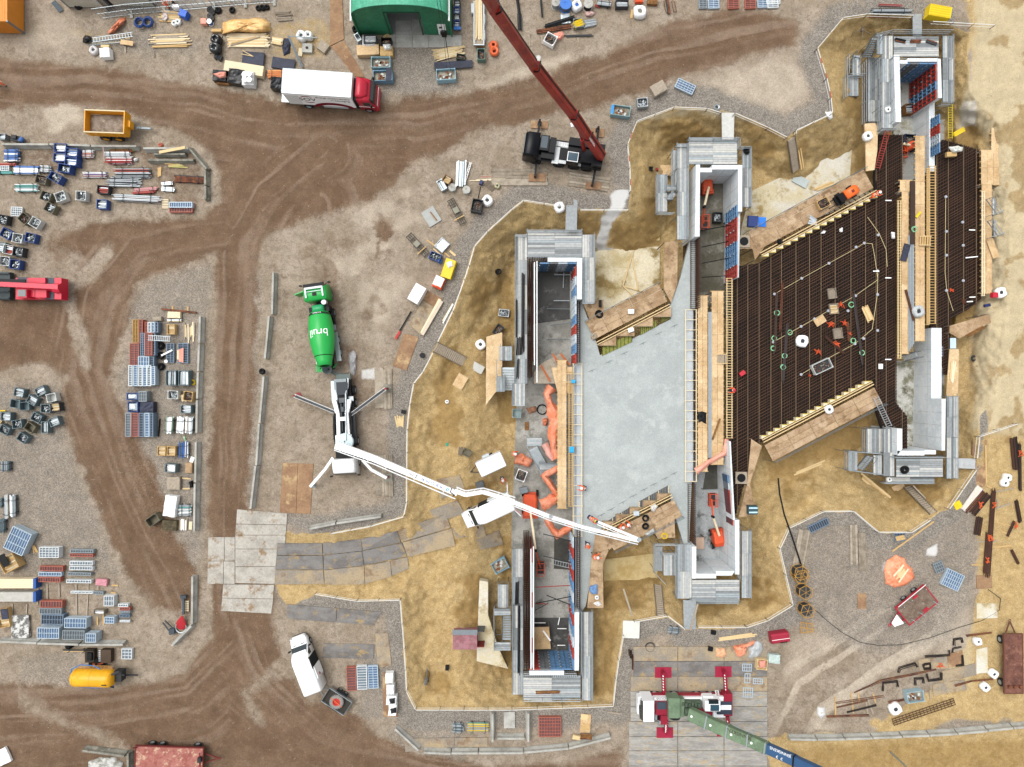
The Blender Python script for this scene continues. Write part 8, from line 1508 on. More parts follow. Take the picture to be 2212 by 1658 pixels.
def frame(p,q_,lb):
 A,B=G(*p,.3),G(*q_,.3);d=(B-A).normalized();s=Vector((-d.y,d.x,0));t=thing('steel_lattice',lb,'frame',A);q=M();L=(B-A).length
 for k in(-.35,-.1,.1,.35):q.bar(A+s*k,B+s*k,.07,.1)
 for f in(0,.2,.45,.7,1):q.bar(A+d*L*f-s*.4,A+d*L*f+s*.4,.09,.1)
 q.obj('lattice',mat('4b463f',.7,var=.2),t,world=True);q=M();c=A+d*L*.45+Vector((0,0,.12));q.box(c,(.6,.6,.06),math.atan2(d.y,d.x));q.obj('plate',mat('8e8b7c',.7),t,world=True);q=M();q.bar(A+d*L*.75-s*.7,A+d*L*.75+s*.5,.12,.1);q.obj('bearer',PINEB,t,world=True)
frame((1680,70),(1790,275),'dark steel frame on the gravel beside the grey plate');frame((1320,375),(1475,545),'dark steel frame with yellow timbers near the blue crate');crate(1608,462,42,90,100,GALV,'white','square grey frame of aluminium sections',.4);crate(1548,560,22,98,66,CRB,'fit','blue crate of bright fittings beside the yellow container',.8);coil(1588,598,14,.1,BL,'blue drum beside the blue crate','drum','drum',h=.5)
t=crate(1908,120,12,90,110,CRK,'rust','black tipping crate with a lever by the white bag',1.);q=M();q.bar((0,.6,1.2),(.05,1.9,1.6),.1,.1);q.obj('lever',BLACK,t);bag(1998,70,42,'white bag beside the black tipping crate',m=WHITE)
coil(2092,688,18,.1,BLACK,'black bucket lying on the sandy bank','bucket','bucket',h=.4);crate(2142,1048,6,88,62,GALV,'fit','grey tray of fittings on the bank',.4);crate(2092,1195,35,62,95,CRK,'rust','dark crate of scrap on the bank',.6);bag(1940,1320,40,'white sack sunk into the sandy bank',m=WHITE,h=.5);sheet(1900,1515,28,140,72,mat('b9bab4',.7,var=.1),'grey board at the foot of the wooden stair');sheet(1765,1640,30,92,120,PLY,'plywood board with red handles on the bank')
solo(M().prism([(p.x,p.y) for p in(G(1995,1262,.3),G(2130,1230,.3),G(2130,1658,.3),G(1990,1840,.3))],-2.4,-1.35),'plywood_sheet',PLYS[1],'long plywood sheet on the bank beside the stair landing','sheet');q=M();q.cyl((0,0,0),(0,0,.35),.28,0,16);o=q.obj('pipe_end',BLACK);o.location=G(1440,1415);tag(o,'round black pipe end by the wooden stair','pipe')
heap([(800,1400),(840,1370),(870,1400),(868,1520),(850,1600),(810,1560)],.35,stain('spilled_concrete','b5b3b3','9c9a9c',.4,.6,2),'grey heap of spilled concrete beside the mixer hopper','concrete_heap','heap');coil(48,1555,16,.12,BLACK,'black rubber block on the barrier end','block','block',h=.5,zb=.4)
tile(1,2)
boxy(1272,245,10,36,30,.4,BLACK,'small black box beside the rail and timber offcuts','box','box');planks((1235,275),(1245,385),70,7,[PINE,OLDW3,PINEB],'short post in the loose pile near the rail',ll=(.6,1),rot=.15);crate(1820,598,28,78,60,CRT,'empty','small brown crate on the bank by the box trailer',.5);planks((1770,545),(1765,625),40,4,[OLDW2],'short dark board beside the small brown crate');wrapped(1935,878,-15,70,60,.6,mat('55585a',.7),'dark grey box beside the box trailer');bag(1650,158,15,'white sack on the sandy bank',h=.3);coil(1650,527,9,.06,mat('3aa98a',.5),'small green lid on the bank','lid','lid',h=.05);crate(2110,1575,-28,130,100,mat('7fa9bf',.5,var=.1),'dirt','pale blue skip near the lower chamber',.9,name='skip',cat='skip')
tile(1,3)
panels(824,895,-92,205,80,3,'r',9,1,'red frame panel, first of the three joined frames');panels(915,885,-92,205,88,3,'w',9,1,'white frame panel, middle of the three joined frames');panels(1010,880,-92,195,88,3,'b',9,2,'blue-grey frame panel, last of the three joined frames')
for i,(y,m_,lb) in enumerate(((893,WHITE,'clean white plastic container, topmost in the row'),(992,mat('e6e9ea',.3),'shiny white plastic container, second in the row'),(1085,mat('e1e3e2',.4),'plastic container with a black inside'),(1170,WHITE,'white plastic container with a black stain'))):
 wrapped(1150+i*9,y,0 if i<2 else 5,66 if i!=2 else 88,84 if i<3 else 95,1.,m_,lb)
 if i>1:heap([(1130+i*9,y-20),(1180+i*9,y-25),(1185+i*9,y+20),(1140+i*9,y+25)],.12,mat('16181d',.5),('black liquid surface in the third container','black stain on the last container')[i-2],'dark_cover','cover',zb=.98)
t=thing('site_box','rusty pink steel box with open doors beside the grey stair','steel box',loc3(1805,560,2.2)[0]);part(t,'body',stain('pink_roof','a3727a','8a5c5f',.4,.6,1.2,.8,'93807a'),lambda q:(q.box((0,-.2,1.1),(2.6,1.6,2.2))));part(t,'canopy',GALVD,lambda q:q.box((0,.85,2.2),(2.7,.55,.08)));part(t,'door',mat('3c4046',.5),lambda q:q.box((1.7,.9,1.2),(.8,.06,1.9)));part(t,'door',mat('7d1f20',.5),lambda q:q.box((1.7,-.75,1.2),(.75,.06,1.9)))
solo(M().prism([(p.x,p.y) for p in(G(1935,20,.2),G(2010,20,.2),G(2010,300,.2),G(2090,540,.2),G(2180,720,.2),G(1910,715,.2))],-2.5,-1.42),'blinding_strip',BLIND,'pale concrete strip beside the rusty pink box','concrete strip');q=M();A=G(1465,940);q.cyl(A,A+Vector((.15,.8,.5)),.16,0,12);q.bar(A+Vector((.1,.8,.5)),A+Vector((.45,2.6,2.2)),.12,.12);solo(q,'stand_pipe',GALVD,'grey stand pipe in a dark hole on the lower bank','pipe');boxy(1650,805,0,30,40,.5,BLACK,'small black pump on the lower bank','pump','pump')
q=M();A=G(2080,0);heap([(1430,850),(1465,790),(1500,850),(1490,920),(1440,920)],.04,mat('6d5328',.9),'dark wet hollow round the stand pipe','hollow','hollow')
bundle((1700,1320),(1785,1320),80,7,[CRG,GALV],'round tangle of grey brackets above the curved barriers',h=.4,jit=.15);bundle((1830,1315),(2010,1318),85,9,[YEL,TEAL,GALV,OLDW3],'bundle of coloured tubes above the curved barriers',h=.4,jit=.06);wrapped(2190,1252,0,95,140,.3,CONC,'pale concrete slab boxed in by barriers')
tile(2,3)
panels(328,1312,0,192,172,3,'r',8,6,'square red grid panel stack above the barriers');sheet(635,1280,4,88,160,PLYS[0],'plywood sheet with holes on the sand');sheet(625,1225,12,60,50,PINE,'small board on the plywood with holes',z=.17);sheet(640,1310,4,60,50,PINEB,'smaller board on the plywood with holes',z=.17);planks((815,1185),(975,1205),12,1,[OLDW3],'long thin lath by the plates');wrapped(560,1405,10,70,36,.4,PINE,'small timber bundle on the last barrier');bundle((590,1395),(690,1400),50,4,[BROWN,RUST],'rusty brackets resting on the curved barriers',h=.95,z0=.8,strap=False)
sheet(1030,468,2,145,150,mat('d4d4cc',.6,var=.1),'white square panel at the end of the rail fence',z=.5);planks((960,110),(1055,395),16,1,[OLDW3],'long plank leading up the sandy bank',zb=-.6,ll=(.98,1));planks((1610,240),(1545,470),18,1,[OLDW3],'plank lying over the lower gangway',zb=.1,ll=(.98,1));bundle((1355,470),(1445,480),60,6,[GALV,GALVD],'pile of grey steel sections on the gravel',h=.3,jit=.1,sq=True)
for p,q_ in(((1012,640),(1018,700)),((1030,650),(1028,720)),((1046,690),(1044,815))):bundle(p,q_,14,2,[RUST,BLACK],'rusty steel pile by the rail beside the plates',h=.3,strap=False,group='rusty piles by the rail')
coil(1195,620,44,.03,CRK,'dark cable ring lying on the sandy plates',turns=2,h=.1)
for i,(x,y,w_,h_,lb) in enumerate(((2030,797,80,66,'small blue grid panel, top of the four on the plates'),(2035,890,50,84,'narrow blue grid panel on the plates'),(2125,915,84,50,'small blue grid panel farthest from the crane'),(2040,1012,84,84,'square pale grid panel beside the crane tail'))):panels(x,y,2,w_,h_,1,'b',4 if w_>60 else 2,2,lb)
planks((1775,555),(2125,515),34,3,[OLDW3,PINE,PINEB],'long plank by the orange and silver sheets',ll=(.8,1),rot=.03);heap([(1765,635),(1840,625),(1855,680),(1820,718),(1760,700)],.4,mat('eeb48c',.6),'peach plastic bag on the plates');heap([(1905,610),(2010,590),(2105,560),(2100,590),(2030,620),(2020,690),(1960,712),(1915,660)],.5,TARPO,'orange sheet heap between the peach and silver ones');heap([(2040,620),(2120,560),(2165,580),(2168,650),(2120,720),(2040,718)],.5,mat('b9bdbf',.35,var=.15),'silver-grey sheet heap on the plates');crate(2160,770,5,90,90,PINE,'wood','pale wooden crate with orange cloth on the plates',.7);heap([(2130,740),(2190,735),(2195,790),(2140,800)],.2,PINK,'orange cloth on the pale wooden crate',zb=.7)
for x,y in((1745,498),(1718,640)):boxy(x,y,10,38,36,.4,BLACK,'small black box with orange cord, %s'%('higher one' if y<600 else 'lower one'),'box','box')
tile(3,3)
def drum(px,py,r,a,lb):
 p,k=loc3(px,py,1.3);t=thing('cable_drum',lb,'cable drum',p,a,'black drums in yellow frames');q=M();q.lathe([(.05,1.),(.62,1.),(.62,.2),(.05,.2)],0,24);q.obj('drum',mat('30363b',.6),t);q=M();n=6
 for z in(.15,1.3):[q.bar((.78*math.cos(i*1.047),.78*math.sin(i*1.047),z),(.78*math.cos(i*1.047+1.047),.78*math.sin(i*1.047+1.047),z),.045,.045) for i in range(n)];[q.bar((0,0,z),(.78*math.cos(i*1.047),.78*math.sin(i*1.047),z),.03,.03) for i in range(n)]
 [q.bar((.78*math.cos(i*1.047),.78*math.sin(i*1.047),.1),(.78*math.cos(i*1.047),.78*math.sin(i*1.047),1.3),.045,.045) for i in range(n)];q.obj('frame',mat('c0903c',.5),t)
drum(295,15,1,.1,'black drum in a yellow frame, top of the column');drum(328,150,1,.5,'black drum in a yellow frame, second of the column');drum(345,310,1,.2,'black drum in a yellow frame with a cable leading away')
q=M();A=G(330,455,.3);[q.bar(A+Vector((x,y,0)),A+Vector((x+dx,y+dy,.2)),.06,.06) for x,y,dx,dy in((-.6,.6,1.3,-.1),(-.6,.1,1.3,-.2),(-.6,-.5,1.3,.2),(-.6,.6,0,-1.1),(0,.6,.1,-1.1),(.6,.5,0,-1.))];solo(q,'drum_skeleton',mat('c0903c',.5),'empty yellow drum frame below the drums','frame')
t=thing('skip_box','dark red steel tool box with a handle on the gravel','tool box',loc3(110,545,1.1)[0],R(8));part(t,'body',mat('9c2038',.45,var=.08),lambda q:loft(q,[(-.95,.55,.05,1.1,.2),(.95,.55,.05,1.1,.2)]));part(t,'lid_edge',WHITE,lambda q:q.box((0,-.1,1.11),(1.9,.05,.03)));part(t,'handle',BLACK,lambda q:(q.bar((-.1,-.5,.95),(.7,-.5,.95),.08,.08),q.box((.3,-.35,1.02),(.7,.35,.1))))
wrapped(58,725,5,95,75,.7,mat('b9c9c4',.5,var=.2),'green net sack of white blocks beside the red tool box');panels(1600,40,25,160,150,3,'b',8,4,'big blue panel stack beside the smaller tilted one');q=M();pts=[(410,300),(520,400),(650,500),(800,580),(950,605),(1150,600),(1400,540),(1650,450),(1850,390),(2000,300),(2010,200),(1900,120)];q.path([G(*p,.05) for p in pts],.03);solo(q,'cable',DARK,'thin dark cable looping over the gravel from the last drum','cable')
crate(1275,1050,-8,145,95,mat('9fb8c0',.5,var=.1),'dirt','pale grey skip among the bent rebar',.8,name='skip',cat='skip')
for x,y,r,lb in((1828,580,30,'white bag by the rusty wagon, top one'),(1965,860,34,'white bag leaning at the wagon wheel'),(1892,975,34,'white bag below the wagon wheel'),(1112,1165,48,'big white bag beside the flat rebar cage')):bag(x,y,r,lb,m=WHITE,h=.7)
heap([(430,1140),(495,1140),(500,1210),(460,1240),(420,1200)],.4,mat('dedddb',.6),'crumpled white plastic by the thin rebar');heap([(1445,745),(1500,740),(1525,790),(1490,815),(1450,790)],.2,mat('d9643a',.7,var=.3),'orange tie wire heap on the plate','wire_heap','wire')
def rebar(pts,lb,wd=26,n=5,m_=None,h=.2,grp='bent rebar bundles'):
 q=M();P_=[G(*p,.1) for p in pts]
 for i in range(n):
  o=(i-(n-1)/2)*wd*K1/n;Q=[]
  for j,P in enumerate(P_):d=(P_[min(j+1,len(P_)-1)]-P_[max(j-1,0)]).normalized();Q.append(P+Vector((-d.y,d.x,0))*o+Vector((0,0,rnd.uniform(0,h))))
  q.path(Q,.035,0,5)
 solo(q,'rebar_bundle',m_ or REBAR,lb,'rebar',grp)
DKB=mat('241b17',.7,var=.3,scale=3)
for i,pts in enumerate(([(985,995),(990,925),(1110,910),(1115,960)],[(1265,945),(1268,890),(1335,885),(1340,930)],[(1368,850),(1380,905),(1490,890),(1490,835)],[(1125,840),(1135,800),(1270,760),(1285,790)],[(1355,700),(1440,690),(1565,685),(1562,645)],[(1605,605),(1605,550),(1665,540),(1678,580)],[(1590,665),(1595,630),(1665,615)],[(1340,765),(1400,760),(1400,800),(1345,805),(1340,765)],[(1620,780),(1680,770),(1675,685)])):rebar(pts,'bent dark rebar link on the sandy plates, %s from the barriers'%ORD[i],22,4,DKB)
for i,(pts,n) in enumerate(((([(740,1010),(980,905),(1230,855),(1450,810)]),3),([(680,1180),(935,1120)],5),([(500,1215),(870,1205)],3),([(580,1100),(1000,1040)],2),([(1040,1095),(1190,1070)],4),([(1610,950),(1760,910),(1940,895)],4),([(1710,520),(1930,490)],4),([(590,1140),(860,1080)],2))):rebar(pts,'straight rebar bundle by the sand road, %s listed from the plate field'%ORD[i],16,n,RUST if i!=1 else DKB)
for i,(a,b) in enumerate((((585,1060),(590,1240)),((720,1010),(745,1190)),((840,1010),(925,1220)),((780,1005),(795,1090)),((840,1035),(870,1200)),((910,1015),(935,1105)),((1130,1060),(1130,1130)),((1405,985),(1410,1080)))):planks(a,b,12,1,[OLDW3,PINEB],'thin timber bearer under the rebar by the sand road')
t=thing('flat_cage','long flat rebar cage lying on the sand','rebar cage',G(1370,1180));q=M();A,B=G(1080,1270,.2),G(1610,1090,.2);d=(B-A).normalized();s=Vector((-d.y,d.x,0));L=(B-A).length;[q.bar(A+s*k,B+s*k,.05,.05) for k in(-.35,-.1,.1,.35)];[q.bar(A+d*L*f/18-s*.4,A+d*L*f/18+s*.4,.045,.045) for f in range(19)];q.obj('bars',REBAR,t,world=True)
bundle((1055,1525),(1200,1658),10,2,[CRG],'grey pipe end sticking out of the sand road',h=.15,strap=False)
tile(3,2)
panels(440,1226,-25,182,62,2,'d',9,1,'grey ladder-like panel by the rail above the mats');panels(1142,1326,-3,95,70,1,'d',4,3,'dark grid panel with yellow timbers');panels(1480,1588,-22,82,90,2,'g',4,3,'small tilted grey panel beside the big one');planks((1105,1340),(1180,1325),40,2,[PINEB],'yellow timber on the dark grid panel',z0=.25);planks((1090,1445),(1450,1185),14,1,[PINEB],'very long pale lath on the gravel',ll=(.98,1))
heap([(1005,1600),(1030,1530),(1110,1480),(1180,1510),(1190,1550),(1250,1600),(1265,1680),(1200,1740),(1100,1765),(1020,1730)],.5,stain('salmon_tarp','f0a07c','e8845c',.4,.6,.9,.5,'f5b898',4),'big salmon tarp with boards on it on the gravel',flat=.8);planks((1080,1700),(1180,1560),75,5,[PINEW,PINE],'board on the salmon tarp',z0=.6,ll=(.4,.9),rot=.2)
t=thing('delivery_hose','long black pipe drooping from the shutter to the mat','pipe',W(90,820,.4));q=M();q.path([W(88,820,.2),W(100,950,1.2),W(140,1130,1.3),(W(220,1360,.9)),W(300,1610,.4)],.09,0,8);q.obj('pipe',BLACK,t,world=True)
drum(290,1640,1,.3,'black drum in a yellow frame at the end of the drooping pipe');q=M();q.box((0,0,.06),(.8,.8,.12),.5);q.cyl((0,0,.12),(0,0,.18),.1,0,10);o=q.obj('base_plate',YEL);o.location=G(1635,1050);tag(o,'bright yellow square plate with a dark hole','plate');wrapped(1770,1000,-55,245,70,.25,mat('d6cdc2',.6),'long pale board stack beside the black pipes')
for i,(p,q_,w_,m_) in enumerate((((1870,930),(1715,1110),34,RUST),((1910,960),(1775,1125),60,DKB),((1835,1155),(1810,1310),56,DKB),((2125,470),(2150,740),60,DKB),((2180,520),(2185,920),24,DKB),((1955,930),(1905,1658),40,REBAR),((1915,1290),(1890,1640),55,REBAR),((2150,1010),(2185,1200),30,DKB),((2135,1190),(2075,1320),20,DKB),((2110,1440),(2170,1560),22,REBAR))):bundle(p,q_,w_,6,[m_,REBAR],'rebar bundle near the rusty plates, %s from the yellow square plate'%ORD[i],h=.3,strap=False,jit=.04,name='rebar_bundle',cat='rebar')
for i,(x,y) in enumerate(((1835,1050),(2175,600),(1915,1330),(1890,1520),(1945,1050),(2140,1220))):heap([(x-18,y-30),(x+15,y-25),(x+20,y+25),(x-15,y+30)],.15,mat('dd6538',.7,var=.3),'orange tie wire on the rebar, %s from the yellow plate'%ORD[i],'wire_heap','wire',zb=.25,rough=.6)
for i,(a,b) in enumerate((((1890,520),(1890,870)),((1970,940),(2130,905)),((1975,1080),(2100,1040)),((1920,1185),(2180,1250)),((1890,1420),(2110,1405)),((1780,1370),(1990,1365)),((1775,1570),(1960,1570)),((1990,990),(1995,1100)),((2000,1270),(2140,1330)),((1895,880),(1955,920)))):planks(a,b,13,1,[OLDW3,PINEB],'thin timber bearer near the rusty plates')
for x,y in((2085,815),(2062,862)):bag(x,y,30,'white bag beside the rebar, %s'%('upper one' if y<850 else 'lower one'),m=WHITE,h=.7)
planks((800,790),(1060,1005),50,3,[PINEB,PINE],'long plank on the sand at the corner chamber',ll=(.7,1));planks((220,790),(505,670),30,2,[PINE,OLDW3],'long plank on the wet sand below the shutter');sheet(1130,905,-20,110,62,PLYS[1],'plywood sheet at the head of the wooden stair');planks((1250,880),(1475,1100),13,1,[OLDW3],'long batten beside the corner stair',ll=(.98,1));coil(1185,748,26,.12,BLACK,'black tub on the scaffold deck','tub','tub',zb=.05,h=.3);bag(1055,830,20,'white sacks on the low scaffold deck',zb=-1.2,h=.4)
ladder(W(1050,375,.1),W(930,115,-.4),.55,'aluminium ladder with a red top by the timber props',GALV,n=14);bag(535,225,34,'white bag on the lower zigzag walkway',zb=-.8,h=.4)
def ply(pts,z,m,lb,name='plywood_walkway',cat='walkway',th=.08):
 q=M();P_=[W(*p,z) for p in pts];q.prism([(p.x,p.y) for p in P_],z-th,z)
 for p in P_:q.bar((p.x,p.y,z-th),(p.x*.995,p.y*.995,-4.4),.08,.08,1)
 return solo(q,name,[m,OLDW2],lb,cat)
tile(2,1)
ply([(1962,375),(2060,372),(2212,300),(2290,330),(2100,590),(2078,495),(1962,492)],-.95,MP,'muddy plywood corner walkway beside the round hatch');ply([(612,962),(785,940),(800,1095),(745,1240),(690,1150)],-.9,MP,'muddy plywood corner walkway with the black tyre');ply([(1318,440),(1432,425),(1428,800),(1375,960),(1310,840)],-.9,MP,'plywood walkway by the pale chamber above the slab')
ply([(250,1485),(430,1392),(510,1490),(520,1658),(190,1658),(190,1560)],-1.2,MATW[0],'old timber platform over the end of the chamber above the tarps','timber_platform','platform')
for a,b in(((350,1400),(420,1510)),((420,1400),(500,1500)),((250,1500),(330,1640))):solo(M().bar(W(*a,-1.),W(*b,-1.),.2,.14),'timber_beam',mat('b4643a',.7),'orange-brown beam on the old timber platform','beam','orange-brown beams on the platform')
ply([(340,1520),(520,1515),(520,1740),(395,1740)],-.8,PLYS[1],'plywood platform with a small wooden step above the tarps')
for x,y0,y1,z in((194,610,1500,1.),(216,600,1650,1.)):solo(M().cyl(W(x,y0,z),W(x,y1,z),.06),'steel_tube',WHITE,'long white tube over the edge of the chamber above the tarps','tube','white tubes over the chamber edge')
def prop(a,b,z0,z1,m,lb,g):solo(M().cyl(W(*a,z0),W(*b,z1),.05),'push_prop',m,lb,'prop',g)
for a,b in(((1640,335),(1890,290)),((1640,480),(1870,430)),((1640,620),(1870,575)),((1640,740),(1850,728))):prop(a,b,.2,-.6,BLACK,'black prop spanning the chamber above the slab','props across the chamber above the slab')
for a,b in(((360,942),(498,942)),((365,718),(500,718)),((448,700),(442,832)),((330,1155),(515,1128)),((300,1278),(495,1275)),((300,1010),(500,1015))):prop(a,b,-3.6,-3.4,STEEL if a[1]<1000 else GALVD,'bar lying across the dark chamber floor above the tarps','bars in the dark chamber')
for a,b in(((1050,505),(958,815)),((1035,560),(1092,862)),((975,820),(1122,862)),((960,815),(1045,900))):solo(M().bar(W(*a,-4.2),W(*b,-4.2),.12,.12),'timber_beam',PINE,'timber of the triangular frame lying on the sandy blinding floor','beam','timbers of the triangular frame')
def hatch(px,py,lb):
 p=W(px,py,-.85);t=thing('round_hatch',lb,'hatch',p);q=M();q.box((0,0,0),(1.25,1.3,.1));q.obj('frame',OLDW3,t);q=M();q.cyl((0,0,.06),(0,0,.1),.46,0,20);q.obj('cover',BLACK,t)
hatch(2004,430,'square frame with a round black hatch beside the pale upper chamber')
boxy(2085,255,4,82,95,.6,mat('22366e',.5),'dark blue box of gear on the walkway','gear_box','box',zb=-.9);sheet(2162,262,2,66,82,mat('2c7be0',.4),'bright blue sheet beside the dark blue box',zb=-.9)
coil(752,1060,28,.1,BLACK,'black tyre standing on the muddy corner walkway','rubber_ring','ring',zb=-.9);coil(708,1250,20,.08,OLDW3,'round wooden spool on the walkway corner','spool','spool',zb=-.9);boxy(1030,1035,0,50,40,.3,WHITE,'white box on the upper shutter walkway','box','box',zb=-.6);boxy(1028,1195,-20,48,36,.3,WHITE,'white box on the edge of the upper shutter','box','box',zb=-.6);boxy(765,965,0,20,60,.5,BLACK,'black battery box on the corner walkway','box','box',zb=-.9)
crate(1780,220,2,75,85,CRK,'foil','dark crate of bright fittings on the upper chamber floor',.7,zb=ZF);boxy(1993,1570,-35,50,36,.3,mat('c22c3c',.5),'small red box on the rebar mat','box','box',zb=-1.25)
bag(412,128,42,'white bag hung on the rail by the gangway',zb=-.3,h=.7,m=WHITE);boxy(530,1640,0,34,30,.4,mat('29a6dc',.5),'small light blue box on the plywood platform','box','box',zb=-.6)
for i,(p,q_,w_) in enumerate((((97,720),(92,1370),30),((40,940),(38,1250),18),((72,1260),(60,1410),50),((55,1450),(48,1610),22))):bundle(p,q_,w_,4,[BLACK,CRK,DKB],'black steel on the scaffold deck above the tarps, %s from the top'%ORD[i],h=.15,z0=.03,strap=False,zb=.02,sq=True)
tile(2,2)
ply([(720,1310),(1000,1290),(840,1440),(690,1500)],-1.,MP,'muddy plywood walkway under the tip of the white boom');ply([(690,1470),(835,1440),(785,1560),(790,1940),(650,1940)],-.7,MP,'plywood walkway with the blue tarp beside the lower chamber');ply([(1320,1100),(1400,1080),(1410,1330),(1260,1340),(1220,1260)],-.9,MP,'plywood platform with a yellow hose near the slab corner');ply([(2068,480),(2160,540),(2055,870),(2115,1140),(1958,1155),(2030,880)],-.8,MP,'narrow plywood walkway beside the second round hatch');hatch(1980,815,'square frame with a round black hatch beside the lower chamber')
OT='orange plastic sheeting in the chamber trench'
snake([(345,30),(300,90),(330,170),(370,260),(400,320),(360,420),(365,560),(385,650)],[100,70,60,150,140,110,60,70],.55,TARPO,'long orange plastic sheet snaking along the plywood walkway',zb=-1.9);snake([(400,730),(275,800),(330,870),(405,985),(255,1055)],[60,60,50,60,120],.5,TARPO,'zigzag orange plastic sheet beside the big lift',zb=-2.2);heap([(255,1020),(330,950),(400,985),(350,1050),(250,1090)],.4,TARPO,'spread orange sheet above the white boom',zb=-2.2);snake([(300,1170),(350,1260),(395,1310),(520,1235)],[60,60,70,60],.5,TARPO,'V-shaped orange plastic sheet under the white boom',zb=-2.2)
heap([(30,640),(80,600),(185,660),(150,725),(20,690)],.4,TARPO,'flat orange sheet on the sand by the orange worker',zb=-3.6);heap([(265,300),(310,300),(300,370),(265,360)],.4,TARPO,'small orange sheet piece beside the long one',zb=ZF);snake([(280,520),(330,620),(355,665)],[60,60,30],.4,mat('dba89b',.6),'pale pink plastic roll beside the grey stair',zb=-2.);snake([(1855,480),(1840,600),(1700,680),(1590,760)],[40,44,40,60],.3,mat('eda48f',.5,var=.15),'pale orange foil along the end of the middle walkway',zb=-.4)
crate(80,795,20,84,92,WHITE,'rust','white tub of orange cloth beside the big lift',.8,zb=-3.6);crate(42,258,2,75,76,mat('8fa3a3',.5),'empty','pale tub at the foot of the scaffold',.7,zb=-3.6);boxy(100,925,-15,70,55,.6,GALVD,'grey box behind the big lift','box','box',zb=-3.6);heap([(120,210),(210,195),(215,240),(150,265)],.3,mat('a87a5e',.7,var=.4),'brown clutter of wood and cable on the trench floor','scrap_heap','scrap',zb=ZF);coil(258,225,45,.03,BLACK,'black cable tangle on the trench floor',zb=ZF,turns=4,h=.15);sheet(128,368,0,36,70,BROWN,'brown board on the trench floor',zb=ZF)
boxy(515,572,0,40,52,.5,mat('1fa3dc',.45),'bright light blue box on the edge form','box','box',zb=-.8);boxy(1075,1125,0,48,40,.5,mat('b9c4c9',.4),'grey generator box on the lower shutter','box','box',zb=-.7);boxy(2085,1095,0,80,75,.8,mat('2e4d55',.5),'dark teal generator with a pale lid beside the handrail','generator','generator',mat('b9d8e4',.4),zb=-.8,ribs=2);coil(1155,1165,24,.08,BLACK,'black ring on the lower shutter, inner one','rubber_ring','ring',zb=-.7);coil(1155,1235,24,.08,BLACK,'black ring on the lower shutter, outer one','rubber_ring','ring',zb=-.7);coil(1318,1320,24,.03,YEL,'yellow hose coil on the platform near the slab corner',zb=-.85);heap([(1195,1060),(1240,1040),(1265,1060),(1230,1110),(1205,1100)],.3,mat('d4d2ce',.5),'white plastic sack on the lower shutter',zb=-.7);heap([(1145,1300),(1225,1250),(1235,1290),(1180,1325)],.3,mat('b9bcb8',.5),'grey plastic sheet over the handrail',zb=-.8)
ply([(1690,690),(1770,640),(1775,910),(1650,915)],ZF+.35,stain('pit_sump','3a3a34','4d4b42',.4,.6,.5,.5),'dark rectangular sump in the floor of the lower chamber','sump','sump');ply([(365,1330),(500,1360),(500,1610),(362,1600)],ZF+.1,stain('pit_sump_b','33312d','46443c',.4,.6,.5,.5),'dark sump beside the ladder on the trench floor','sump','sump');ply([(1590,1330),(1660,1330),(1660,1430),(1590,1430)],ZF+1.2,mat('b49a86',.7),'brown board table in the lower chamber','table','table')
ladder(W(365,1545,ZF+.2),W(500,1575,ZF+.8),.5,'grey ladder leaning over the dark sump',GALV);bundle((1735,480),(1800,300),16,2,[BROWN],'brown steel hook lying on the middle walkway',h=.2,zb=-.55,strap=False,sq=True)
heap([(1600,245),(1640,240),(1680,250),(1680,350),(1640,330),(1610,340)],.1,BLACK,'black rubber mats on the middle walkway',zb=-.55)
for a,b,m_ in(((205,1760),(500,1745),REDP),((205,1900),(510,1840),BLACK),((300,1830),(500,1910),BLACK),((270,1300),(510,1360),CRK),((270,1490),(510,1545),CRK),((200,1960),(310,1900),CRK),((200,1900),(310,1905),REDP)):prop(a,b,-.6,-1.2,m_,'slanting prop over the lower chamber floor','props over the lower chamber')
tile(2,3)
for x,y0,y1 in((164,-230,810),(186,-250,815)):solo(M().cyl(W(x,y0,1.05),W(x,y1,1.05),.06),'steel_tube',WHITE,'long white tube over the edge of the chamber near the maroon crane','tube','white tubes near the maroon crane')
ply([(165,450),(320,445),(335,635),(165,640)],ZF+1.5,PLYS[2],'brown plywood table in the chamber near the maroon crane','table','table');planks((260,470),(335,570),16,1,[WHITE],'white lath on the brown plywood table',zb=ZF+1.5)
for a,b in(((168,410),(290,410)),((392,460),(470,460)),((392,604),(460,604)),((412,362),(398,428))):prop(a,b,-3.6,-3.4,WHITE,'white bar on the chamber floor near the maroon crane','white bars on the chamber floor')
bundle((210,1015),(410,1010),24,3,[BROWN,RUST],'rusty beam on the scaffold deck near the maroon crane',h=.2,z0=.03,zb=.02,strap=False,sq=True);heap([(670,90),(735,75),(740,160),(690,165),(665,130)],.3,mat('6f94c4',.5,var=.2),'blue tarp with white things on the lower walkway',zb=-.7);bag(735,195,16,'white sack on the lower walkway',zb=-.7,h=.3);heap([(700,245),(745,225),(775,250),(740,268)],.3,WHITE,'white paper heap at the walkway end',zb=-.7)
bundle((45,60),(40,250),30,4,[BLACK,DKB],'black steel with green rope on the scaffold near the maroon crane',h=.15,z0=.03,zb=-.38,strap=False);bundle((60,270),(58,850),22,3,[BLACK],'long black steel bars on the scaffold near the maroon crane',h=.15,z0=.03,zb=.02,strap=False)
tile(3,1)
ZR=-1.22
for x,y,a,L,B in((555,880,-8,70,90),(570,1012,-6,75,90),(605,1225,-8,75,90)):crate(x,y,a,L,B,OLDW,'wood' if y==1012 else 'empty','shallow wooden tray on the rebar mat, %s'%{880:'topmost',1012:'one holding laths',1225:'lowest with a divider'}[y],.25,zb=ZR)
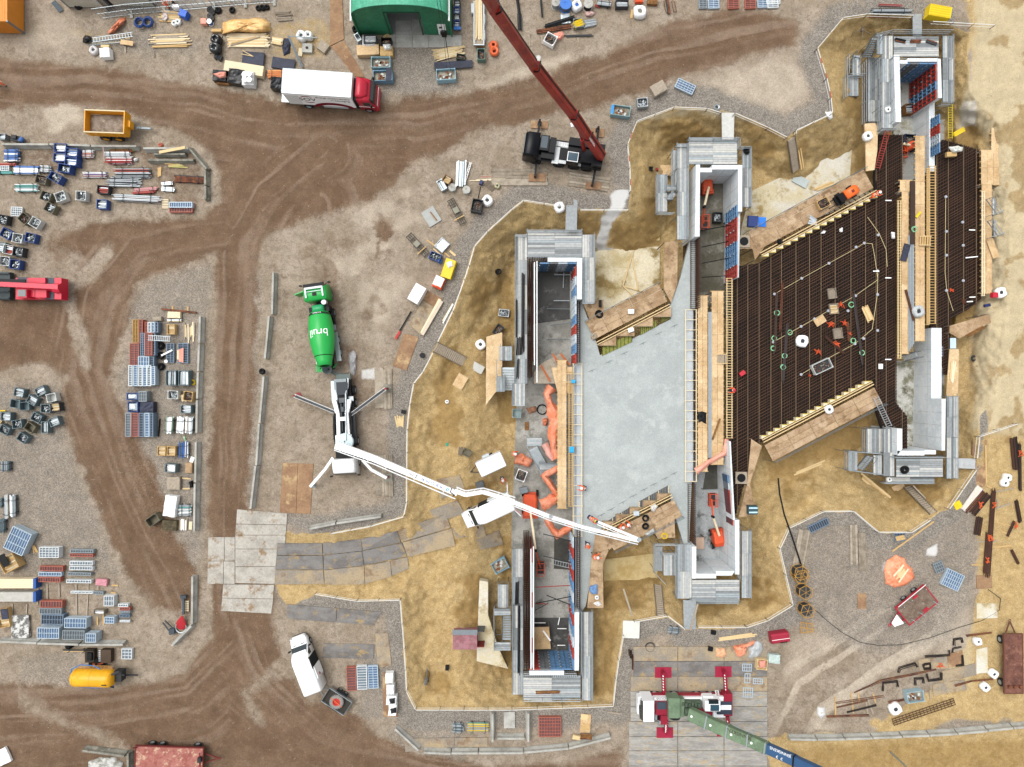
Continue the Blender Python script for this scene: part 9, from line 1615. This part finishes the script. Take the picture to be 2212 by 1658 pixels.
sheet(450,1115,-32,96,66,PLYS[2],'plywood board on the rebar mat',zb=ZR);bag(305,1290,48,'white bag lying on the rebar mat',zb=ZR,h=.6,m=WHITE);crate(470,1510,-25,165,90,CRW,'rust','steel skip with a blue end on the rebar mat',.6,zb=ZR,name='skip',cat='skip');planks((835,990),(895,1120),60,5,[PINE,PINEB,PINEW],'short timber in the stack on the rebar mat',2,zb=ZR,ll=(.8,1));sheet(975,1510,0,36,44,WHITE,'small white sheet by the shutter corner',zb=ZR)
for i,(p,q_,m_) in enumerate((((78,880),(60,1390),CRK),((128,790),(110,1200),RUST),((170,1150),(130,1640),CRK),((740,880),(820,1480),CRK),((690,1130),(705,1290),RUST),((500,1250),(660,1400),RUST))):bundle(p,q_,22,4,[m_,REBAR],'dark bar bundle lying on the rebar mat, %s from the timber edge'%ORD[i],h=.2,z0=.03,zb=ZR,strap=False)
WO=mat('d4562c',.7,var=.35,scale=6);GRN=mat('8fd0a0',.6)
for i,(x,y,r) in enumerate(((625,985,34),(540,1150,36),(655,1140,34),(590,1325,40),(430,1385,40),(700,1230,20),(1575,855,20),(1685,950,22),(355,1590,12))):heap([(x-r,y-r*.6),(x,y-r),(x+r,y-r*.4),(x+r*.7,y+r*.7),(x-r*.6,y+r*.6)],.2,WO if i!=7 else RUST,'orange tie wire on the rebar mat, %s of the scattered heaps'%ORD[i],'wire_heap','wire',zb=ZR,rough=.7)
for i,(x,y) in enumerate(((722,975),(735,1290),(815,1392),(190,1215),(55,1270),(45,1355),(145,1420),(130,1515),(78,1045),(1265,325))):coil(x,y,22,.025,GRN,'green rope loop on the rebar, %s of the loops'%ORD[i],'rope','rope',zb=ZR if x<1200 else-.4,turns=3,h=.1)
cap=None
for x,y in((760,480),(830,445),(950,375),(525,620),(290,750),(55,885),(945,685),(945,890),(755,900),(690,1030),(520,1030),(400,1100),(285,1165),(45,1300),(945,1200),(825,1270),(750,1315),(285,1580),(1535,45),(1680,265),(1540,345),(1685,465),(1540,550),(1685,770),(1540,855)):
 if cap is None:q=M();q.lathe([(.01,.1),(.14,.1),(.16,.04),(.16,0)],0,12);cap=q.obj('vibrator_cap',mat('a9adb6',.5));tag(cap,'small round grey cap on the rebar mats','cap','round grey caps on the rebar mats');o=cap
 else:o=cap.copy();SC.collection.objects.link(o)
 o.location=W(x,y,ZR+.02)
PC=mat('c9b98c',.6)
for pts,lb in(([(55,885),(290,750),(525,620),(760,490),(830,445),(900,450),(920,550),(950,760),(755,900)],'pale cable curving over the upper rebar mat'),([(45,1300),(285,1165),(400,1100),(520,1030),(755,900)],'pale cable crossing the middle of the rebar mat'),([(285,1580),(500,1450),(750,1315),(900,1190),(945,890),(950,690)],'pale cable along the lower rebar mat'),([(1535,45),(1530,700),(1545,860),(1600,1030)],'pale cable on the narrow rebar mat'),([(860,220),(960,360),(1020,500),(1030,650)],'pale cable near the far walkway')):q=M();q.path([W(*p,ZR) for p in pts],.03,0,5);solo(q,'cable',PC,lb,'cable')
for i,(x,y,a) in enumerate(((1042,76,0),(1765,331,2),(1762,566,-6),(1768,911,-2),(1745,950,-4),(1040,745,0),(1040,1450,0),(935,687,0))):sheet(x,y,a,52 if i!=2 else 105,9,WHITE,'short white lath on the rebar, %s from the zigzag shutter'%ORD[i],zb=ZR)
heap([(455,360),(480,335),(500,340),(490,365)],.1,WHITE,'white glove on the rebar mat, lower one',zb=ZR);heap([(1065,350),(1100,350),(1098,410),(1070,400)],.15,WHITE,'white plastic scrap near the far walkway',zb=ZR);heap([(620,320),(645,310),(645,350),(622,350)],.1,WHITE,'white scrap below the zigzag shutter',zb=ZR)
sheet(1188,525,15,56,150,NAVY,'navy board on the far walkway',zb=-.5);bag(1310,1032,46,'grey rubbish bag on the far walkway',zb=-.5,h=.6,m=mat('b5b9bb',.6));bundle((1195,845),(1265,1112),20,1,[mat('4c2c1c',.6)],'brown beam lying slanted on the far walkway',h=.25,rows=1,zb=-.5,strap=False,sq=True);sheet(1300,198,-50,60,20,YEL,'yellow piece on the far walkway',zb=-.5);stair(W(1305,425,-.4),W(1410,425,-.1),.95,5,'small wooden step on the far walkway',PINEB,PINE,rail=False)
crate(480,100,-28,100,80,PINEB,'rust','wooden crate of black gear on the upper zigzag walkway',.5,zb=-.85);planks((350,240),(430,260),70,4,[GALV,STEEL],'short grey board on the upper zigzag walkway',zb=-.85,rot=.4);coil(105,428,16,.1,BLACK,'black vibrator motor on the upper zigzag walkway','motor','motor',zb=-.6,h=.3)
bag(2025,870,42,'white bag on the sandy edge beside a red cloth',zb=-.6,h=.6,m=WHITE);boxy(1968,892,0,45,45,.5,mat('c0273a',.5),'red cloth on a white box at the sandy edge','box','box',zb=-.5);sheet(1945,490,-20,60,170,PLYS[0],'tilted plywood board by the sandy edge',zb=-.5);boxy(1900,982,-10,50,26,.3,mat('1f2c5c',.5),'dark blue roll at the sandy edge','roll','roll',zb=-.6);ply([(1570,1160),(1850,1075),(1905,1060),(1930,1130),(1650,1270),(1570,1220)],-.8,MP,'plywood landing with rusty hooks at the end of the narrow mat');sheet(1600,1310,0,50,90,mat('bfd3de',.4),'pale blue panel on the landing edge',zb=-.8);ply([(1570,1360),(1650,1360),(1640,1900),(1530,1900)],-.8,PLYS[1],'plywood strip with timber along the corner chamber');planks((1610,1460),(1590,1640),40,3,[PINE,PINEW],'long timber on the plywood strip',zb=-.8);bundle((1720,1250),(1870,1170),30,3,[BROWN],'rusty hooks on the landing',h=.2,zb=-.75,strap=False)
panels(1460,1382,0,120,84,1,'b',8,1,'blue formwork panel lying over the corner chamber, upper one',zb=-1.6);panels(1465,1565,0,105,85,1,'g',8,1,'grey formwork panel lying over the corner chamber, lower one',zb=-1.6);coil(1780,1442,20,.08,CRK,'dark round well in the sand','well','well',h=.15)
for i,(x,y) in enumerate(((1990,330),(1980,140))):scaffold('leaning open scaffold frame on the sand, %s one'%('lower' if i==0 else 'upper'),[(x-40,y-80,x-8,y+60,'y',-.9)],[[(x-45,y-90),(x+50,y+40)],[(x-45,y+60),(x+60,y+20)]])
stair(W(1165,1440,-2.4),W(1290,1405,-1.),.7,8,'grey stair flight at the end of the far walkway')
tile(2,1);stair(W(1770,1445,-.5),W(1855,1445,-.3),1.,5,'small wooden step on the middle walkway, upper one',OLDW3,PINE,rail=False);stair(W(415,1610,-.7),W(520,1610,-.5),.9,5,'small wooden step by the light blue box',OLDW3,PINE,rail=False)
hk=None
for j,pts in((1,((690,1545),(835,1470),(970,1395),(1130,1310),(1265,1225),(1400,1160))),(2,((770,1135),(855,1085),(955,1025),(1045,970),(1140,915),(1225,870),(1320,820),(1400,775)))):
 tile(2,j)
 for x,y in pts:
  if hk is None:q=M();q.bar((-.4,-.18,.03),(-.1,-.02,.1),.03,.03);q.bar((-.1,-.02,.1),(.4,.18,.03),.03,.03);q.bar((0,0,0),(.08,-.15,.12),.03,.03);hk=o=q.obj('steel_hook',GALVD);tag(o,'small steel hook in the surface of the poured slab','hook','steel hooks in the poured slab')
  else:o=hk.copy();SC.collection.objects.link(o)
  o.location=W(x,y,ZS)
def skin(vs,es,rs,name,m,par):
 me_=bpy.data.meshes.new(name);me_.from_pydata(vs,es,[]);o=bpy.data.objects.new(name,me_);SC.collection.objects.link(o);md=o.modifiers.new('s','SKIN');md.use_smooth_shade=True;sl=me_.skin_vertices[0].data
 for i,r in enumerate(rs):sl[i].radius=(r,r)
 sl[0].use_root=True;o.modifiers.new('d','SUBSURF').render_levels=1;bpy.context.view_layer.update();e=bpy.data.meshes.new_from_object(o.evaluated_get(bpy.context.evaluated_depsgraph_get()));bpy.data.objects.remove(o);e.materials.clear();e.materials.append(m);o=bpy.data.objects.new(name,e);SC.collection.objects.link(o);o.parent=par;return o
SKN=mat('c99a7c',.6)
def person(p,a,lean,arm,step,label,hel,jack,trou):
 t=thing('person',label,'person',p,a,'workers on the site');sl,cl=math.sin(R(lean)),math.cos(R(lean));hip=Vector((-sl*.25,0,.93-.08*(lean>40)));up=Vector((sl,0,cl));fw=Vector((cl,0,-sl));sh=hip+up*.5;nk=sh+up*.1;hd=nk+up*.16+fw*.03
 am=lambda s:(sh+Vector((0,s*.19,0)),sh+Vector((math.sin(R(arm))*.3,s*.25,-math.cos(R(arm))*.3)),sh+Vector((math.sin(R(arm+22))*.55,s*.22,-math.cos(R(arm+22))*.55)))
 vs=[hip,hip+up*.25,sh,nk,hd,hd+up*.1];es=[(i,i+1) for i in range(5)];rs=[.14,.13,.13,.06,.1,.08];jv=[hip,hip+up*.25,sh];je=[(0,1),(1,2)];jr=[.165,.16,.155];lv=[hip];le=[];lr=[.17]
 for s in(-1,1):
  A,B,C_=am(s);b=len(vs);h=C_+(C_-B).normalized()*.09;vs+=[A,B,C_,h];es+=[(2,b),(b,b+1),(b+1,b+2),(b+2,b+3)];rs+=[.07,.05,.035,.04];d=(C_-B).normalized()
  for k in range(5):e=len(vs);vs.append(h+d*(.09-.012*abs(k-2))+Vector((0,(k-2)*.02,0)) if k<4 else C_+d*.08+Vector((.05,0,0)));es.append((b+3 if k<4 else b+2,e));rs.append(.012)
  j=len(jv);jv+=[A,B,C_];je+=[(2,j),(j,j+1),(j+1,j+2)];jr+=[.085,.065,.055]
  K_=Vector((.06+s*step*.3+hip.x*.5,s*.1,.5));F_=Vector((s*step*.5,s*.11,.1));T_=F_+Vector((.17,0,-.03));b=len(vs);vs+=[hip+Vector((0,s*.09,-.06)),K_,F_,T_];es+=[(0,b),(b,b+1),(b+1,b+2),(b+2,b+3)];rs+=[.1,.07,.05,.045];j=len(lv);lv+=[hip+Vector((0,s*.09,-.06)),K_,F_];le+=[(0,j),(j,j+1),(j+1,j+2)];lr+=[.115,.09,.075]
  q=M();q.box((F_+T_)/2-Vector((0,0,.02)),(.28,.1,.1));q.obj('boot',BLACK,t)
 skin(vs,es,rs,'body',SKN,t);skin(jv,je,jr,'jacket',jack,t);skin(lv,le,lr,'trousers',trou,t)
 q=M();q.lathe([(.165,.02),(.14,.03),(.135,.08),(.1,.14),(.02,.165)],0,14);q.v=[tuple(hd+up*(v[2]+.02)+fw*v[0]+Vector((0,v[1],0))) for v in q.v];q.obj('helmet',hel,t)
 q=M();[q.cyl(c-up*.012,c+up*.03,.172,0,12) for c in(hip+up*.14,hip+up*.34)];q.obj('reflective_band',mat('e9e9df',.4),t)
HV=mat('f0622a',.5,var=.08);TB=mat('23304f',.7);WH=mat('f6f6f4',.3);YH=mat('e3d84a',.4)
tile(0,0);person(G(1460,70),R(60),8,25,.3,'worker in orange with a helmet standing at the fence by the pile',WH,HV,HV);person(G(1500,25),R(-80),20,50,.2,'worker in orange and dark trousers behind the white box at the fence',WH,HV,TB);person(G(20,742),R(-20),15,30,.6,'worker in orange walking in from the picture edge on the muddy road',HV,HV,HV)
tile(1,2);person(G(2130,815),R(-60),10,40,.4,'worker in orange and blue below the white box trailer',WH,HV,TB)
tile(2,2)
for x,y,z,a,l,ar,st,lb,h,tr in((612,892,ZS,170,30,70,.3,'white-helmeted worker on the slab edge reaching over the edge form',WH,TB),(675,1150,ZS,-30,55,70,.4,'stooping worker in a yellow helmet spreading concrete below the boom',YH,TB),(645,1375,ZS,-90,10,20,.3,'worker in orange alone on the narrow end of the slab',HV,TB),(712,1480,-.6,20,20,50,.2,'white-helmeted worker on the walkway by the lower chamber',WH,HV),(932,1228,-.5,40,15,40,.2,'worker on the lower shutter, the one nearer the boom joint',WH,HV),(1000,1210,-.5,140,25,50,.2,'worker on the lower shutter, the one nearer the generator',WH,TB),(20,598,-3.5,0,10,25,.3,'worker in orange on the sand beside the flat orange sheet',WH,HV),(1888,58,-.5,180,10,30,.2,'red-helmeted worker at the timber edge of the rebar mat',mat('c8283c',.4),TB)):person(W(x,y,z),R(a),l,ar,st,lb,h,HV,tr)
tile(3,1);person(W(885,48,-.8),R(20),20,40,.3,'white-helmeted worker at the top of the upper zigzag shutter',WH,HV,HV)
